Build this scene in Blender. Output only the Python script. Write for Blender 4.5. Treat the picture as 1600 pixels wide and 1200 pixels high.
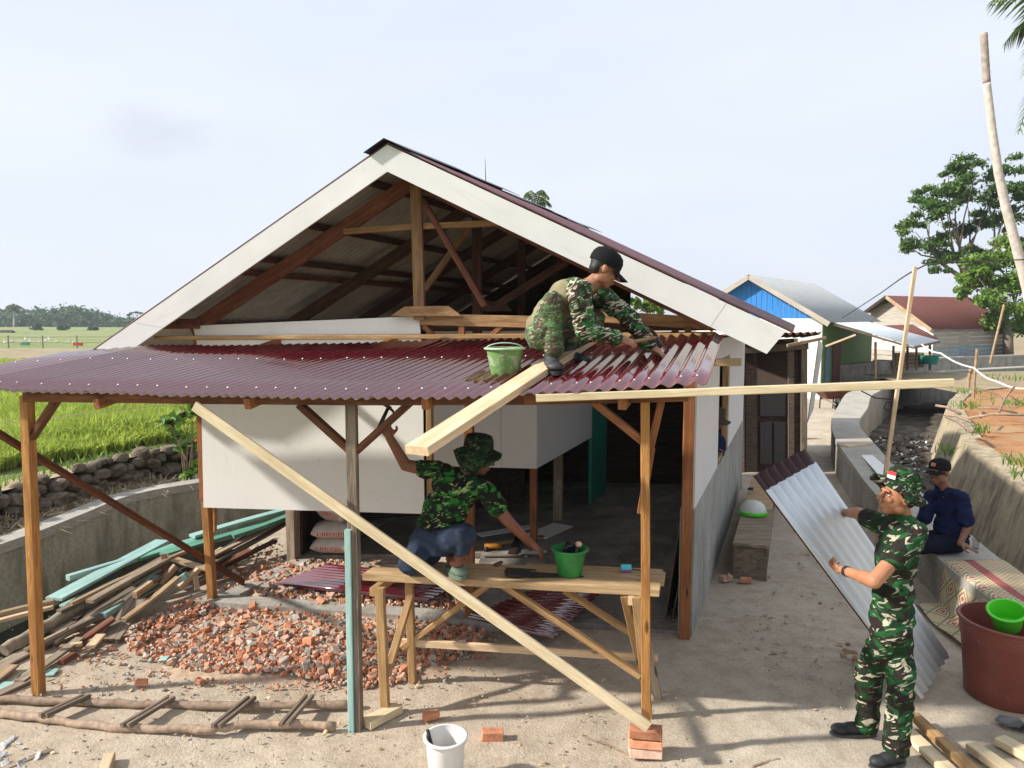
import bpy, bmesh, math, random
import numpy as np
from mathutils import Vector, Matrix, noise
random.seed(7)
for _o in list(bpy.data.objects):
    bpy.data.objects.remove(_o)
SC = bpy.context.scene
COL = SC.collection
R = math.radians

# ---------------------------------------------------------------- camera
FPX, CAMH = 1150.0, 2.7
PITCH = math.atan(100 / FPX)
cam_data = bpy.data.cameras.new('camera')
cam_data.sensor_width = 36
cam_data.lens = 36 * FPX / 1600
cam_data.clip_end = 3000
cam_data.clip_start = 0.05
cam = bpy.data.objects.new('camera', cam_data)
COL.objects.link(cam)
cam.location = (0, 0, CAMH)
cam.rotation_euler = (math.pi / 2 - PITCH, 0, 0)
SC.camera = cam

# ---------------------------------------------------------------- sky, sun, exposure
SUN_AZ = math.atan2(0.988, 0.15)      # direction the light travels, measured from +Y towards +X
SUN_EL = R(33)
world = bpy.data.worlds.new('World')
SC.world = world
world.use_nodes = True
wn = world.node_tree.nodes
wl = world.node_tree.links
wn.clear()
w_out = wn.new('ShaderNodeOutputWorld')
w_bg = wn.new('ShaderNodeBackground')
w_sky = wn.new('ShaderNodeTexSky')
w_sky.sky_type = 'NISHITA'
w_sky.sun_disc = False
w_sky.sun_elevation = SUN_EL
w_sky.sun_rotation = SUN_AZ + math.pi
w_sky.air_density = 1.0
w_sky.dust_density = 4.0
w_sky.ozone_density = 1.5
w_bg.inputs['Strength'].default_value = 0.079
# thin milky overcast veil over the whole sky, with one faint cloud and soft streaks
w_tc = wn.new('ShaderNodeTexCoord')
w_map = wn.new('ShaderNodeMapping')
w_map.inputs['Scale'].default_value = (1.6, 1.6, 6.0)
wl.new(w_tc.outputs['Generated'], w_map.inputs['Vector'])
w_no = wn.new('ShaderNodeTexNoise')
w_no.inputs['Scale'].default_value = 1.6
w_no.inputs['Detail'].default_value = 4
wl.new(w_map.outputs['Vector'], w_no.inputs['Vector'])
w_rr = wn.new('ShaderNodeValToRGB')
w_rr.color_ramp.elements[0].position = 0.3
w_rr.color_ramp.elements[0].color = (7.5, 8.15, 9.4, 1)
w_rr.color_ramp.elements[1].position = 0.72
w_rr.color_ramp.elements[1].color = (8.3, 8.75, 9.5, 1)
wl.new(w_no.outputs['Fac'], w_rr.inputs['Fac'])
w_mix = wn.new('ShaderNodeMix')
w_mix.data_type = 'RGBA'
w_mix.inputs[0].default_value = 0.88
wl.new(w_sky.outputs['Color'], w_mix.inputs[6])
wl.new(w_rr.outputs['Color'], w_mix.inputs[7])
# the small cloud
w_dir = wn.new('ShaderNodeVectorMath'); w_dir.operation = 'SUBTRACT'
_a = Vector(((240 - 800) / FPX, math.cos(PITCH) + math.sin(PITCH) * (600 - 205) / FPX, -math.sin(PITCH) + math.cos(PITCH) * (600 - 205) / FPX)).normalized()
w_dir.inputs[1].default_value = _a
wl.new(w_tc.outputs['Generated'], w_dir.inputs[0])
w_sc = wn.new('ShaderNodeVectorMath'); w_sc.operation = 'MULTIPLY'
w_sc.inputs[1].default_value = (12, 12, 24)
wl.new(w_dir.outputs[0], w_sc.inputs[0])
w_no2 = wn.new('ShaderNodeTexNoise'); w_no2.inputs['Scale'].default_value = 1.1; w_no2.inputs['Detail'].default_value = 3
wl.new(w_sc.outputs[0], w_no2.inputs['Vector'])
w_add = wn.new('ShaderNodeVectorMath'); w_add.operation = 'ADD'
wl.new(w_sc.outputs[0], w_add.inputs[0]); wl.new(w_no2.outputs['Color'], w_add.inputs[1])
w_off = wn.new('ShaderNodeVectorMath'); w_off.operation = 'SUBTRACT'; w_off.inputs[1].default_value = (.5, .5, .5)
wl.new(w_add.outputs[0], w_off.inputs[0])
w_len = wn.new('ShaderNodeVectorMath'); w_len.operation = 'LENGTH'
wl.new(w_off.outputs[0], w_len.inputs[0])
w_mr = wn.new('ShaderNodeMapRange'); w_mr.interpolation_type = 'SMOOTHSTEP'
w_mr.inputs['From Min'].default_value = 0.1; w_mr.inputs['From Max'].default_value = 0.95
w_mr.inputs['To Min'].default_value = 0.3; w_mr.inputs['To Max'].default_value = 0.0
wl.new(w_len.outputs['Value'], w_mr.inputs['Value'])
w_mix2 = wn.new('ShaderNodeMix'); w_mix2.data_type = 'RGBA'
wl.new(w_mr.outputs['Result'], w_mix2.inputs[0])
wl.new(w_mix.outputs[2], w_mix2.inputs[6])
w_mix2.inputs[7].default_value = (5.2, 5.5, 6.3, 1)
wl.new(w_mix2.outputs[2], w_bg.inputs['Color'])
wl.new(w_bg.outputs['Background'], w_out.inputs['Surface'])

sun_data = bpy.data.lights.new('sun', 'SUN')
sun_data.energy = 4.7
sun_data.angle = R(2.2)
sun_data.color = (1.0, 0.95, 0.88)
sun = bpy.data.objects.new('sun', sun_data)
COL.objects.link(sun)
_d = Vector((math.sin(SUN_AZ) * math.cos(SUN_EL), math.cos(SUN_AZ) * math.cos(SUN_EL), -math.sin(SUN_EL)))
sun.rotation_euler = _d.to_track_quat('-Z', 'Y').to_euler()
sun.location = (-20, -5, 25)

vs = SC.view_settings
vs.view_transform = 'Standard'
vs.look = 'None'
vs.exposure = 0.56
vs.gamma = 1.0
vs.use_curve_mapping = False
SC.render.engine = 'CYCLES'
SC.cycles.use_denoising = True
SC.cycles.max_bounces = 6
SC.cycles.diffuse_bounces = 4
SC.cycles.glossy_bounces = 3
SC.cycles.transmission_bounces = 4
SC.cycles.transparent_max_bounces = 6
SC.cycles.caustics_reflective = False
SC.cycles.caustics_refractive = False

# ---------------------------------------------------------------- camera-matching: a pixel of the 1600x1200 photograph to a point of the place
def ray(x, y):
    a = (x - 800) / FPX; b = (600 - y) / FPX
    return Vector((a, math.cos(PITCH) + math.sin(PITCH) * b, -math.sin(PITCH) + math.cos(PITCH) * b))
def G(x, y, z=0.0):
    r = ray(x, y); t = (z - CAMH) / r.z
    return Vector((r.x * t, r.y * t, z))
def D(x, y, Y):
    r = ray(x, y); t = Y / r.y
    return Vector((r.x * t, Y, CAMH + r.z * t))
# the house: facade line through the corner post, depth axis along the side wall
FA = R(9.9)
C0 = Vector((1.52, 6.02, 0))
U = Vector((math.cos(FA), -math.sin(FA), 0))
N = Vector((math.sin(FA), math.cos(FA), 0))
V = Vector((0.36, 0.933, 0)).normalized()
def FP(x, y, g=0.0):                       # on a plane parallel to the facade, g metres in front of it
    r = ray(x, y)
    t = (N.dot(C0) - g - 0) / (N.dot(r))
    return Vector((r.x * t, r.y * t, CAMH + r.z * t))
def PF(x, y, g=0.0):                       # on the porch front plane (through the three front posts)
    n = Vector((0.18, 1, 0)).normalized(); p = Vector((-1.017, 4.65, 0))
    r = ray(x, y); t = (n.dot(p) - g) / n.dot(r)
    return Vector((r.x * t, r.y * t, CAMH + r.z * t))

# ---------------------------------------------------------------- object helpers
def tag(o, label=None, cat=None, group=None, kind=None):
    if label: o['label'] = label
    if cat: o['category'] = cat
    if group: o['group'] = group
    if kind: o['kind'] = kind
    return o
def thing(name, label, cat, loc=(0, 0, 0), group=None):
    o = bpy.data.objects.new(name, None)
    o.empty_display_size = 0.1
    COL.objects.link(o)
    o.location = loc
    return tag(o, label, cat, group)
def link(name, me, mat=None, parent=None, mw=None, smooth=None):
    o = bpy.data.objects.new(name, me)
    COL.objects.link(o)
    if mat is not None and not me.materials:
        for m in (mat if isinstance(mat, (list, tuple)) else [mat]):
            me.materials.append(m)
    if mw is not None:
        o.matrix_basis = mw
    if parent is not None:
        o.parent = parent
        q = parent
        t = Vector((0, 0, 0))
        while q is not None:
            if q.type == 'EMPTY': t += q.location
            q = q.parent
        if parent.type == 'EMPTY':
            o.matrix_parent_inverse = Matrix.Translation(-t)
        else:
            pw = parent.matrix_basis.copy()
            o.matrix_parent_inverse = pw.inverted()
            if parent.parent is not None:
                pass
    if smooth:
        me.polygons.foreach_set('use_smooth', [True] * len(me.polygons))
    return o
def frame(p0, p1, up=None):
    p0 = Vector(p0); p1 = Vector(p1)
    x = (p1 - p0).normalized()
    up = Vector(up) if up is not None else Vector((0, 0, 1))
    if abs(x.dot(up.normalized())) > 0.98: up = Vector((0, 1, 0))
    y = up.cross(x).normalized(); z = x.cross(y)
    m = Matrix((x, y, z)).transposed().to_4x4()
    m.translation = p0
    return m

class MB:
    """collects faces for ONE mesh object"""
    def __init__(s): s.v = []; s.f = []; s.mi = []; s.uv = None
    def add(s, vs, fs, mi=0):
        n = len(s.v); s.v += [tuple(v) for v in vs]; s.f += [tuple(i + n for i in f) for f in fs]; s.mi += [mi] * len(fs)
    def box(s, a, b, mi=0, m=None):
        x0, y0, z0 = a; x1, y1, z1 = b
        vs = [Vector(v) for v in ((x0, y0, z0), (x1, y0, z0), (x1, y1, z0), (x0, y1, z0), (x0, y0, z1), (x1, y0, z1), (x1, y1, z1), (x0, y1, z1))]
        if m is not None: vs = [m @ v for v in vs]
        s.add(vs, [(0, 3, 2, 1), (4, 5, 6, 7), (0, 1, 5, 4), (1, 2, 6, 5), (2, 3, 7, 6), (3, 0, 4, 7)], mi)
    def cbox(s, a, b, c, m=None, mi=0):
        """box with chamfered long edges (c) along x"""
        x0, y0, z0 = a; x1, y1, z1 = b
        sec = [(y0 + c, z0), (y1 - c, z0), (y1, z0 + c), (y1, z1 - c), (y1 - c, z1), (y0 + c, z1), (y0, z1 - c), (y0, z0 + c)]
        vs = [Vector((x, y, z)) for x in (x0, x1) for y, z in sec]
        if m is not None: vs = [m @ v for v in vs]
        fs = [(i, (i + 1) % 8, 8 + (i + 1) % 8, 8 + i) for i in range(8)] + [tuple(range(7, -1, -1)), tuple(range(8, 16))]
        s.add(vs, fs, mi)
    def tube(s, pts, rad, n=8, mi=0, closed=True):
        pts = [Vector(p) for p in pts]
        if not isinstance(rad, (list, tuple)): rad = [rad] * len(pts)
        b = len(s.v); vs = []; ref = None
        for i, p in enumerate(pts):
            d = (pts[min(i + 1, len(pts) - 1)] - pts[max(i - 1, 0)]).normalized()
            if ref is None: ref = Vector((0, 0, 1)) if abs(d.z) < .9 else Vector((1, 0, 0))
            a = d.cross(ref).normalized(); c = a.cross(d).normalized(); ref = c
            for k in range(n):
                t = 2 * math.pi * k / n
                vs.append(p + (a * math.cos(t) + c * math.sin(t)) * rad[i])
        fs = []
        for i in range(len(pts) - 1):
            for k in range(n):
                fs.append((i * n + k, i * n + (k + 1) % n, (i + 1) * n + (k + 1) % n, (i + 1) * n + k))
        if closed:
            fs.append(tuple(range(n - 1, -1, -1))); fs.append(tuple((len(pts) - 1) * n + k for k in range(n)))
        s.add(vs, fs, mi)
    def lathe(s, prof, c=(0, 0, 0), n=24, m=None, mi=0, cap0=False, cap1=False, wob=None):
        c = Vector(c); vs = []
        for i, (r, z) in enumerate(prof):
            for k in range(n):
                t = 2 * math.pi * k / n
                p = Vector((r * math.cos(t), r * math.sin(t), z))
                if wob: p = wob(p, t, i)
                vs.append((m @ p if m is not None else p + c))
        fs = []
        for i in range(len(prof) - 1):
            for k in range(n):
                fs.append((i * n + k, i * n + (k + 1) % n, (i + 1) * n + (k + 1) % n, (i + 1) * n + k))
        if cap0: fs.append(tuple(range(n - 1, -1, -1)))
        if cap1: fs.append(tuple((len(prof) - 1) * n + k for k in range(n)))
        s.add(vs, fs, mi)
    def grid(s, fn, nu, nv, mi=0):
        vs = [fn(i / nu, j / nv) for j in range(nv + 1) for i in range(nu + 1)]
        fs = [(j * (nu + 1) + i, j * (nu + 1) + i + 1, (j + 1) * (nu + 1) + i + 1, (j + 1) * (nu + 1) + i) for j in range(nv) for i in range(nu)]
        s.add(vs, fs, mi)
    def slab(s, fn, nu, nv, th, mi=0):
        """grid surface with thickness along -z-ish (th vector)"""
        th = Vector(th)
        top = [Vector(fn(i / nu, j / nv)) for j in range(nv + 1) for i in range(nu + 1)]
        n = len(top); vs = top + [p + th for p in top]
        fs = []
        I = lambda i, j: j * (nu + 1) + i
        for j in range(nv):
            for i in range(nu):
                fs.append((I(i, j), I(i + 1, j), I(i + 1, j + 1), I(i, j + 1)))
                fs.append((n + I(i, j + 1), n + I(i + 1, j + 1), n + I(i + 1, j), n + I(i, j)))
        for i in range(nu):
            fs.append((I(i + 1, 0), I(i, 0), n + I(i, 0), n + I(i + 1, 0)))
            fs.append((I(i, nv), I(i + 1, nv), n + I(i + 1, nv), n + I(i, nv)))
        for j in range(nv):
            fs.append((I(0, j), I(0, j + 1), n + I(0, j + 1), n + I(0, j)))
            fs.append((I(nu, j + 1), I(nu, j), n + I(nu, j), n + I(nu, j + 1)))
        s.add(vs, fs, mi)
    def prism(s, poly, off, mi=0):
        off = Vector(off); a = [Vector(p) for p in poly]; k = len(a)
        s.add(a + [p + off for p in a], [tuple(range(k)), tuple(range(2 * k - 1, k - 1, -1))] + [((i + 1) % k, i, k + i, k + (i + 1) % k) for i in range(k)], mi)
    def ell(s, c, rad, m=None, n=12, mi=0):
        c = Vector(c); vs = []; k = n // 2
        for i in range(1, k):
            t = math.pi * i / k
            for j in range(n):
                u = 2 * math.pi * j / n
                p = Vector((rad[0] * math.sin(t) * math.cos(u), rad[1] * math.sin(t) * math.sin(u), rad[2] * math.cos(t)))
                vs.append(c + (m @ p if m is not None else p))
        tp = Vector((0, 0, rad[2])); bp = -tp
        vs.append(c + (m @ tp if m is not None else tp)); vs.append(c + (m @ bp if m is not None else bp))
        T = len(vs) - 2; B = T + 1; fs = []
        for i in range(k - 2):
            for j in range(n):
                fs.append((i * n + j, (i + 1) * n + j, (i + 1) * n + (j + 1) % n, i * n + (j + 1) % n))
        for j in range(n):
            fs.append((T, j, (j + 1) % n)); fs.append((B, (k - 2) * n + (j + 1) % n, (k - 2) * n + j))
        s.add(vs, fs, mi)
    def mesh(s, name):
        me = bpy.data.meshes.new(name)
        me.from_pydata(s.v, [], s.f)
        if any(s.mi): me.polygons.foreach_set('material_index', s.mi)
        me.update()
        return me
    def build(s, name, mat, parent=None, smooth=False, fix=True, angle=None, mw=None):
        me = s.mesh(name)
        if fix:
            bm = bmesh.new(); bm.from_mesh(me); bmesh.ops.recalc_face_normals(bm, faces=bm.faces); bm.to_mesh(me); bm.free()
        for m in (mat if isinstance(mat, (list, tuple)) else [mat]):
            me.materials.append(m)
        if smooth:
            me.polygons.foreach_set('use_smooth', [True] * len(me.polygons))
            if angle: me.set_sharp_from_angle(angle=R(angle))
        return link(name, me, None, parent, mw)

def jit(v, a): return v + random.uniform(-a, a)
def beam(name, p0, p1, w, t, mat, parent=None, up=None, c=0.004, bow=0.0):
    """a sawn timber from p0 to p1, w wide (local y), t thick (local z); local x runs along the grain"""
    m = frame(p0, p1, up); L = (Vector(p1) - Vector(p0)).length
    b = MB()
    if L < 0.35 or bow == 0:
        b.cbox((0, -w / 2, -t / 2), (L, w / 2, t / 2), min(c, w / 4, t / 4))
    else:
        k = 6; sec = [(-w / 2 + c, -t / 2), (w / 2 - c, -t / 2), (w / 2, -t / 2 + c), (w / 2, t / 2 - c), (w / 2 - c, t / 2), (-w / 2 + c, t / 2), (-w / 2, t / 2 - c), (-w / 2, -t / 2 + c)]
        vs = []; b1, b2 = jit(0, bow), jit(0, bow)
        for i in range(k + 1):
            f = i / k; h = 4 * f * (1 - f)
            vs += [(L * f, y + b1 * h, z + b2 * h) for y, z in sec]
        fs = [(i * 8 + j, i * 8 + (j + 1) % 8, i * 8 + 8 + (j + 1) % 8, i * 8 + 8 + j) for i in range(k) for j in range(8)]
        fs += [tuple(range(7, -1, -1)), tuple(k * 8 + j for j in range(8))]
        b.add(vs, fs)
    return b.build(name, mat, parent, mw=m)
# ---------------------------------------------------------------- materials (all procedural)
def newmat(name):
    m = bpy.data.materials.new(name); m.use_nodes = True
    nt = m.node_tree; nt.nodes.clear()
    out = nt.nodes.new('ShaderNodeOutputMaterial'); bs = nt.nodes.new('ShaderNodeBsdfPrincipled')
    nt.links.new(bs.outputs[0], out.inputs[0])
    return m, nt, bs
def c4(c): return (c[0], c[1], c[2], 1)
def nd(nt, t, **kw):
    n = nt.nodes.new(t)
    for k, v in kw.items():
        if k in n.inputs: n.inputs[k].default_value = v
        else: setattr(n, k, v)
    return n
def coords(nt, scale=(1, 1, 1), kind='Object', rot=(0, 0, 0), rnd=False):
    tc = nd(nt, 'ShaderNodeTexCoord'); mp = nd(nt, 'ShaderNodeMapping')
    mp.inputs['Scale'].default_value = scale; mp.inputs['Rotation'].default_value = rot
    nt.links.new(tc.outputs[kind], mp.inputs[0])
    if rnd:
        oi = nd(nt, 'ShaderNodeObjectInfo'); mu = nd(nt, 'ShaderNodeMath', operation='MULTIPLY'); mu.inputs[1].default_value = 37.0
        nt.links.new(oi.outputs['Random'], mu.inputs[0]); nt.links.new(mu.outputs[0], mp.inputs['Location'])
    return mp.outputs[0]
def noise_n(nt, vec, scale, detail=4, rough=.55, dist=0.0):
    n = nd(nt, 'ShaderNodeTexNoise'); n.inputs['Scale'].default_value = scale; n.inputs['Detail'].default_value = detail
    n.inputs['Roughness'].default_value = rough; n.inputs['Distortion'].default_value = dist
    nt.links.new(vec, n.inputs['Vector']); return n.outputs['Fac']
def ramp(nt, fac, stops, interp='LINEAR'):
    r = nd(nt, 'ShaderNodeValToRGB'); cr = r.color_ramp; cr.interpolation = interp
    while len(cr.elements) < len(stops): cr.elements.new(0.5)
    for e, (p, c) in zip(cr.elements, stops):
        e.position = p; e.color = c4(c) if len(c) == 3 else c
    nt.links.new(fac, r.inputs[0]); return r.outputs[0]
def mix(nt, fac, a, b, blend='MIX'):
    m = nd(nt, 'ShaderNodeMix', data_type='RGBA', blend_type=blend)
    for k, v in ((0, fac), (6, a), (7, b)):
        if isinstance(v, (int, float)): m.inputs[k].default_value = v
        elif isinstance(v, tuple): m.inputs[k].default_value = c4(v)
        else: nt.links.new(v, m.inputs[k])
    return m.outputs[2]
def bump(nt, bs, h, strength=.3, dist=.01):
    b = nd(nt, 'ShaderNodeBump'); b.inputs['Strength'].default_value = strength; b.inputs['Distance'].default_value = dist
    nt.links.new(h, b.inputs['Height']); nt.links.new(b.outputs[0], bs.inputs['Normal'])
def randval(nt, col, amt=.3):
    oi = nd(nt, 'ShaderNodeObjectInfo')
    mr = nd(nt, 'ShaderNodeMapRange'); mr.inputs['To Min'].default_value = 1 - amt; mr.inputs['To Max'].default_value = 1 + amt
    nt.links.new(oi.outputs['Random'], mr.inputs['Value'])
    cb = nd(nt, 'ShaderNodeCombineColor')
    for i in range(3): nt.links.new(mr.outputs[0], cb.inputs[i])
    return mix(nt, 1.0, col, cb.outputs[0], 'MULTIPLY')

def wood(name, a, b, rough=.65, var=.18, knots=True, grain=1.0):
    m, nt, bs = newmat(name)
    v = coords(nt, (1.3, 14, 14), rnd=True)
    n1 = noise_n(nt, v, 2.2 * grain, 5, .6, .6)
    col = ramp(nt, n1, [(.26, tuple(x * .75 for x in b)), (.42, b), (.55, a), (.76, tuple(min(1, x * 1.2) for x in a))])
    v2 = coords(nt, (4, 60, 60), rnd=True)
    n2 = noise_n(nt, v2, 3.0, 3)
    col = mix(nt, ramp(nt, n2, [(.42, (0, 0, 0)), (.62, (1, 1, 1))]), mix(nt, .6, col, b), col)
    v3 = coords(nt, (1, 1, 1), rnd=True)
    n3 = noise_n(nt, v3, 2.5, 3)
    col = mix(nt, ramp(nt, n3, [(.4, (0, 0, 0)), (.72, (.7, .7, .7))]), col, mix(nt, .6, col, tuple(x * .7 for x in b)))
    if knots:
        vo = nd(nt, 'ShaderNodeTexVoronoi'); vo.inputs['Scale'].default_value = 1.7
        nt.links.new(coords(nt, (1, 4, 4), rnd=True), vo.inputs['Vector'])
        k = ramp(nt, vo.outputs['Distance'], [(.05, (1, 1, 1)), (.1, (0, 0, 0))])
        col = mix(nt, k, col, tuple(x * .35 for x in b))
    col = randval(nt, col, var)
    nt.links.new(col, bs.inputs['Base Color']); bs.inputs['Roughness'].default_value = rough
    bs.inputs['Specular IOR Level'].default_value = .25
    bump(nt, bs, n2, .45, .004)
    return m
def plain(name, c, rough=.6, metal=0.0, var=0.0, spec=.4, nscale=0, namt=.15, bmp=0.0):
    m, nt, bs = newmat(name)
    bs.inputs['Roughness'].default_value = rough; bs.inputs['Metallic'].default_value = metal
    bs.inputs['Specular IOR Level'].default_value = spec
    if nscale or var:
        n = noise_n(nt, coords(nt, rnd=True), nscale or 4, 5, .6)
        col = ramp(nt, n, [(.3, tuple(x * (1 - namt) for x in c)), (.7, tuple(min(1, x * (1 + namt)) for x in c))])
        if var: col = randval(nt, col, var)
        nt.links.new(col, bs.inputs['Base Color'])
        if bmp: bump(nt, bs, n, bmp, .01)
    else:
        bs.inputs['Base Color'].default_value = c4(c)
    return m
def concrete(name, a, b, stain=None, rough=.9, sc=1.0, streak=True):
    m, nt, bs = newmat(name)
    v = coords(nt)
    n1 = noise_n(nt, v, 2.2 * sc, 8, .62)
    col = ramp(nt, n1, [(.3, b), (.52, a), (.75, tuple(min(1, x * 1.15) for x in a))])
    n2 = noise_n(nt, v, 30 * sc, 4, .6)
    col = mix(nt, ramp(nt, n2, [(.38, (.5, .5, .5)), (.6, (0, 0, 0))]), col, tuple(x * .75 for x in b))
    if stain is not None:
        n3 = noise_n(nt, coords(nt, (3, 3, .7) if streak else (1, 1, 1)), 1.6 * sc, 6, .65, .4)
        col = mix(nt, ramp(nt, n3, [(.46, (0, 0, 0)), (.66, (.85, .85, .85))]), col, stain)
    nt.links.new(col, bs.inputs['Base Color']); bs.inputs['Roughness'].default_value = rough
    bs.inputs['Specular IOR Level'].default_value = .2
    bump(nt, bs, n2, .35, .006)
    return m
def camo(name, scale=7.0, base=(.018, .085, .022), dark=(.028, .016, .017), light=(.03, .19, .04), cream=(.52, .47, .33), cream_amt=.64, seed=0.0, rot=.6, fade=0.0):
    m, nt, bs = newmat(name)
    tc = nd(nt, 'ShaderNodeTexCoord'); mp = nd(nt, 'ShaderNodeMapping')
    mp.inputs['Location'].default_value = (seed, seed * 1.7, seed * .3); mp.inputs['Rotation'].default_value = (.2, rot, .3)
    mp.inputs['Scale'].default_value = (1.0, 1.0, 1.7)
    nt.links.new(tc.outputs['Object'], mp.inputs[0])
    def layer(off, sc, lo, stretch=(1, 1, 1), dist=1.2):
        m2 = nd(nt, 'ShaderNodeMapping'); m2.inputs['Location'].default_value = (off, off * .6, -off); m2.inputs['Scale'].default_value = stretch
        nt.links.new(mp.outputs[0], m2.inputs[0])
        n = noise_n(nt, m2.outputs[0], sc, 1.5, .45, dist)
        return ramp(nt, n, [(lo, (0, 0, 0)), (lo + .012, (1, 1, 1))])
    col = mix(nt, layer(3.1, scale, .5), base, light)
    col = mix(nt, layer(8.7, scale * .9, .5, dist=1.5), col, dark)
    col = mix(nt, layer(14.2, scale * 1.25, cream_amt - .03, (1.0, 1.0, 2.0), 2.0), col, cream)
    col = mix(nt, layer(21.5, scale * 1.5, .63, dist=1.5), col, dark)
    n = noise_n(nt, tc.outputs['Object'], 9, 3)
    col = mix(nt, ramp(nt, n, [(.35, (.35, .35, .35)), (.65, (0, 0, 0))]), col, tuple(x * .6 for x in base))
    if fade: col = mix(nt, fade, col, (.3, .28, .18))
    nt.links.new(col, bs.inputs['Base Color']); bs.inputs['Roughness'].default_value = .85; bs.inputs['Specular IOR Level'].default_value = .15
    w = noise_n(nt, tc.outputs['Object'], 22, 4, .6, 1.2)
    bump(nt, bs, w, .7, .02)
    return m
def skin(name, c):
    m, nt, bs = newmat(name)
    n = noise_n(nt, coords(nt), 14, 4)
    col = ramp(nt, n, [(.3, tuple(x * .82 for x in c)), (.7, c)])
    nt.links.new(col, bs.inputs['Base Color']); bs.inputs['Roughness'].default_value = .5; bs.inputs['Specular IOR Level'].default_value = .35
    bs.inputs['Subsurface Weight'].default_value = .08
    bs.inputs['Subsurface Radius'].default_value = (.02, .008, .004)
    return m
def leafmat(name, a, b, trans=.25, rough=.55):
    m, nt, bs = newmat(name)
    geo = nd(nt, 'ShaderNodeNewGeometry')
    n = noise_n(nt, geo.outputs['Position'], .9, 4)
    col = ramp(nt, n, [(.3, a), (.7, b)])
    ri = nd(nt, 'ShaderNodeMapRange'); ri.inputs['To Min'].default_value = .65; ri.inputs['To Max'].default_value = 1.35
    nt.links.new(geo.outputs['Random Per Island'], ri.inputs['Value'])
    cb = nd(nt, 'ShaderNodeCombineColor')
    for i in range(3): nt.links.new(ri.outputs[0], cb.inputs[i])
    col = mix(nt, 1.0, col, cb.outputs[0], 'MULTIPLY')
    nt.links.new(col, bs.inputs['Base Color']); bs.inputs['Roughness'].default_value = rough; bs.inputs['Specular IOR Level'].default_value = .3
    tr = nd(nt, 'ShaderNodeBsdfTranslucent'); nt.links.new(col, tr.inputs[0])
    ms = nd(nt, 'ShaderNodeMixShader'); ms.inputs[0].default_value = trans
    out = [x for x in nt.nodes if x.type == 'OUTPUT_MATERIAL'][0]
    nt.links.new(bs.outputs[0], ms.inputs[1]); nt.links.new(tr.outputs[0], ms.inputs[2]); nt.links.new(ms.outputs[0], out.inputs[0])
    return m
def sheetmetal(name, c, rough=.25, metal=0.0, c2=None, dirt=(.3, .25, .2), dirt_amt=.25, coat=0.0):
    m, nt, bs = newmat(name)
    n = noise_n(nt, coords(nt, (1, 1, 1), rnd=True), 3.0, 6, .65)
    col = ramp(nt, n, [(.3, c2 or tuple(x * .8 for x in c)), (.7, c)])
    n2 = noise_n(nt, coords(nt, (1, 1, 1), rnd=True), 9, 6, .7)
    msk = ramp(nt, n2, [(.5, (0, 0, 0)), (.75, (dirt_amt,) * 3)])
    col = mix(nt, msk, col, dirt)
    nt.links.new(col, bs.inputs['Base Color'])
    rr = ramp(nt, n2, [(.35, (rough,) * 3), (.75, (min(1, rough * 1.6 + .06),) * 3)])
    nt.links.new(rr, bs.inputs['Roughness'])
    bs.inputs['Metallic'].default_value = metal; bs.inputs['Specular IOR Level'].default_value = .6
    if coat:
        bs.inputs['Coat Weight'].default_value = min(1, coat); bs.inputs['Coat Roughness'].default_value = .08; bs.inputs['Coat IOR'].default_value = 1.5 if coat < .9 else 2.15
    return m

M = {}
M['post'] = wood('stained_post_wood', (.36, .145, .055), (.22, .08, .03), .6, .15)
M['postyellow'] = wood('ochre_post_wood', (.48, .24, .07), (.3, .13, .04), .6, .12)
M['beam'] = wood('brown_beam_wood', (.22, .085, .035), (.11, .04, .02), .7, .2)
M['pale'] = wood('pale_fresh_wood', (.7, .54, .36), (.56, .4, .24), .65, .1)
M['palelong'] = wood('pale_yellow_wood', (.72, .61, .42), (.58, .46, .28), .65, .08)
M['truss'] = wood('truss_wood', (.42, .25, .12), (.26, .14, .065), .7, .2)
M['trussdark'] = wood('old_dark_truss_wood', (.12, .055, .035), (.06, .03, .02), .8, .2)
M['rafterred'] = wood('red_brown_rafter_wood', (.25, .1, .06), (.14, .05, .03), .75, .15)
M['bench'] = wood('bench_wood', (.5, .32, .15), (.34, .2, .085), .7, .15)
M['benchtop'] = wood('bench_plank_wood', (.56, .4, .22), (.38, .25, .13), .7, .06)
M['oldwood'] = wood('weathered_grey_wood', (.27, .21, .155), (.14, .108, .08), .85, .25)
M['greywood'] = wood('grey_brown_wood', (.38, .305, .225), (.22, .17, .12), .85, .25)
M['tanwood'] = wood('tan_scrap_wood', (.47, .34, .21), (.3, .2, .115), .8, .25)
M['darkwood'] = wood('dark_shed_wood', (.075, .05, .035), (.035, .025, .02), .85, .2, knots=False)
M['teal'] = wood('pale_turquoise_painted_wood', (.34, .5, .455), (.25, .41, .37), .6, .1, knots=False, grain=.5)
M['green'] = wood('green_painted_wood', (.14, .36, .25), (.08, .22, .15), .6, .15, knots=False, grain=.5)
M['bark'] = plain('stick_bark', (.3, .215, .15), .9, nscale=25, namt=.35, bmp=.5, var=.2)
M['logbark'] = plain('log_bark', (.26, .21, .15), .9, nscale=14, namt=.4, bmp=.6)
M['barge'] = None
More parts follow.
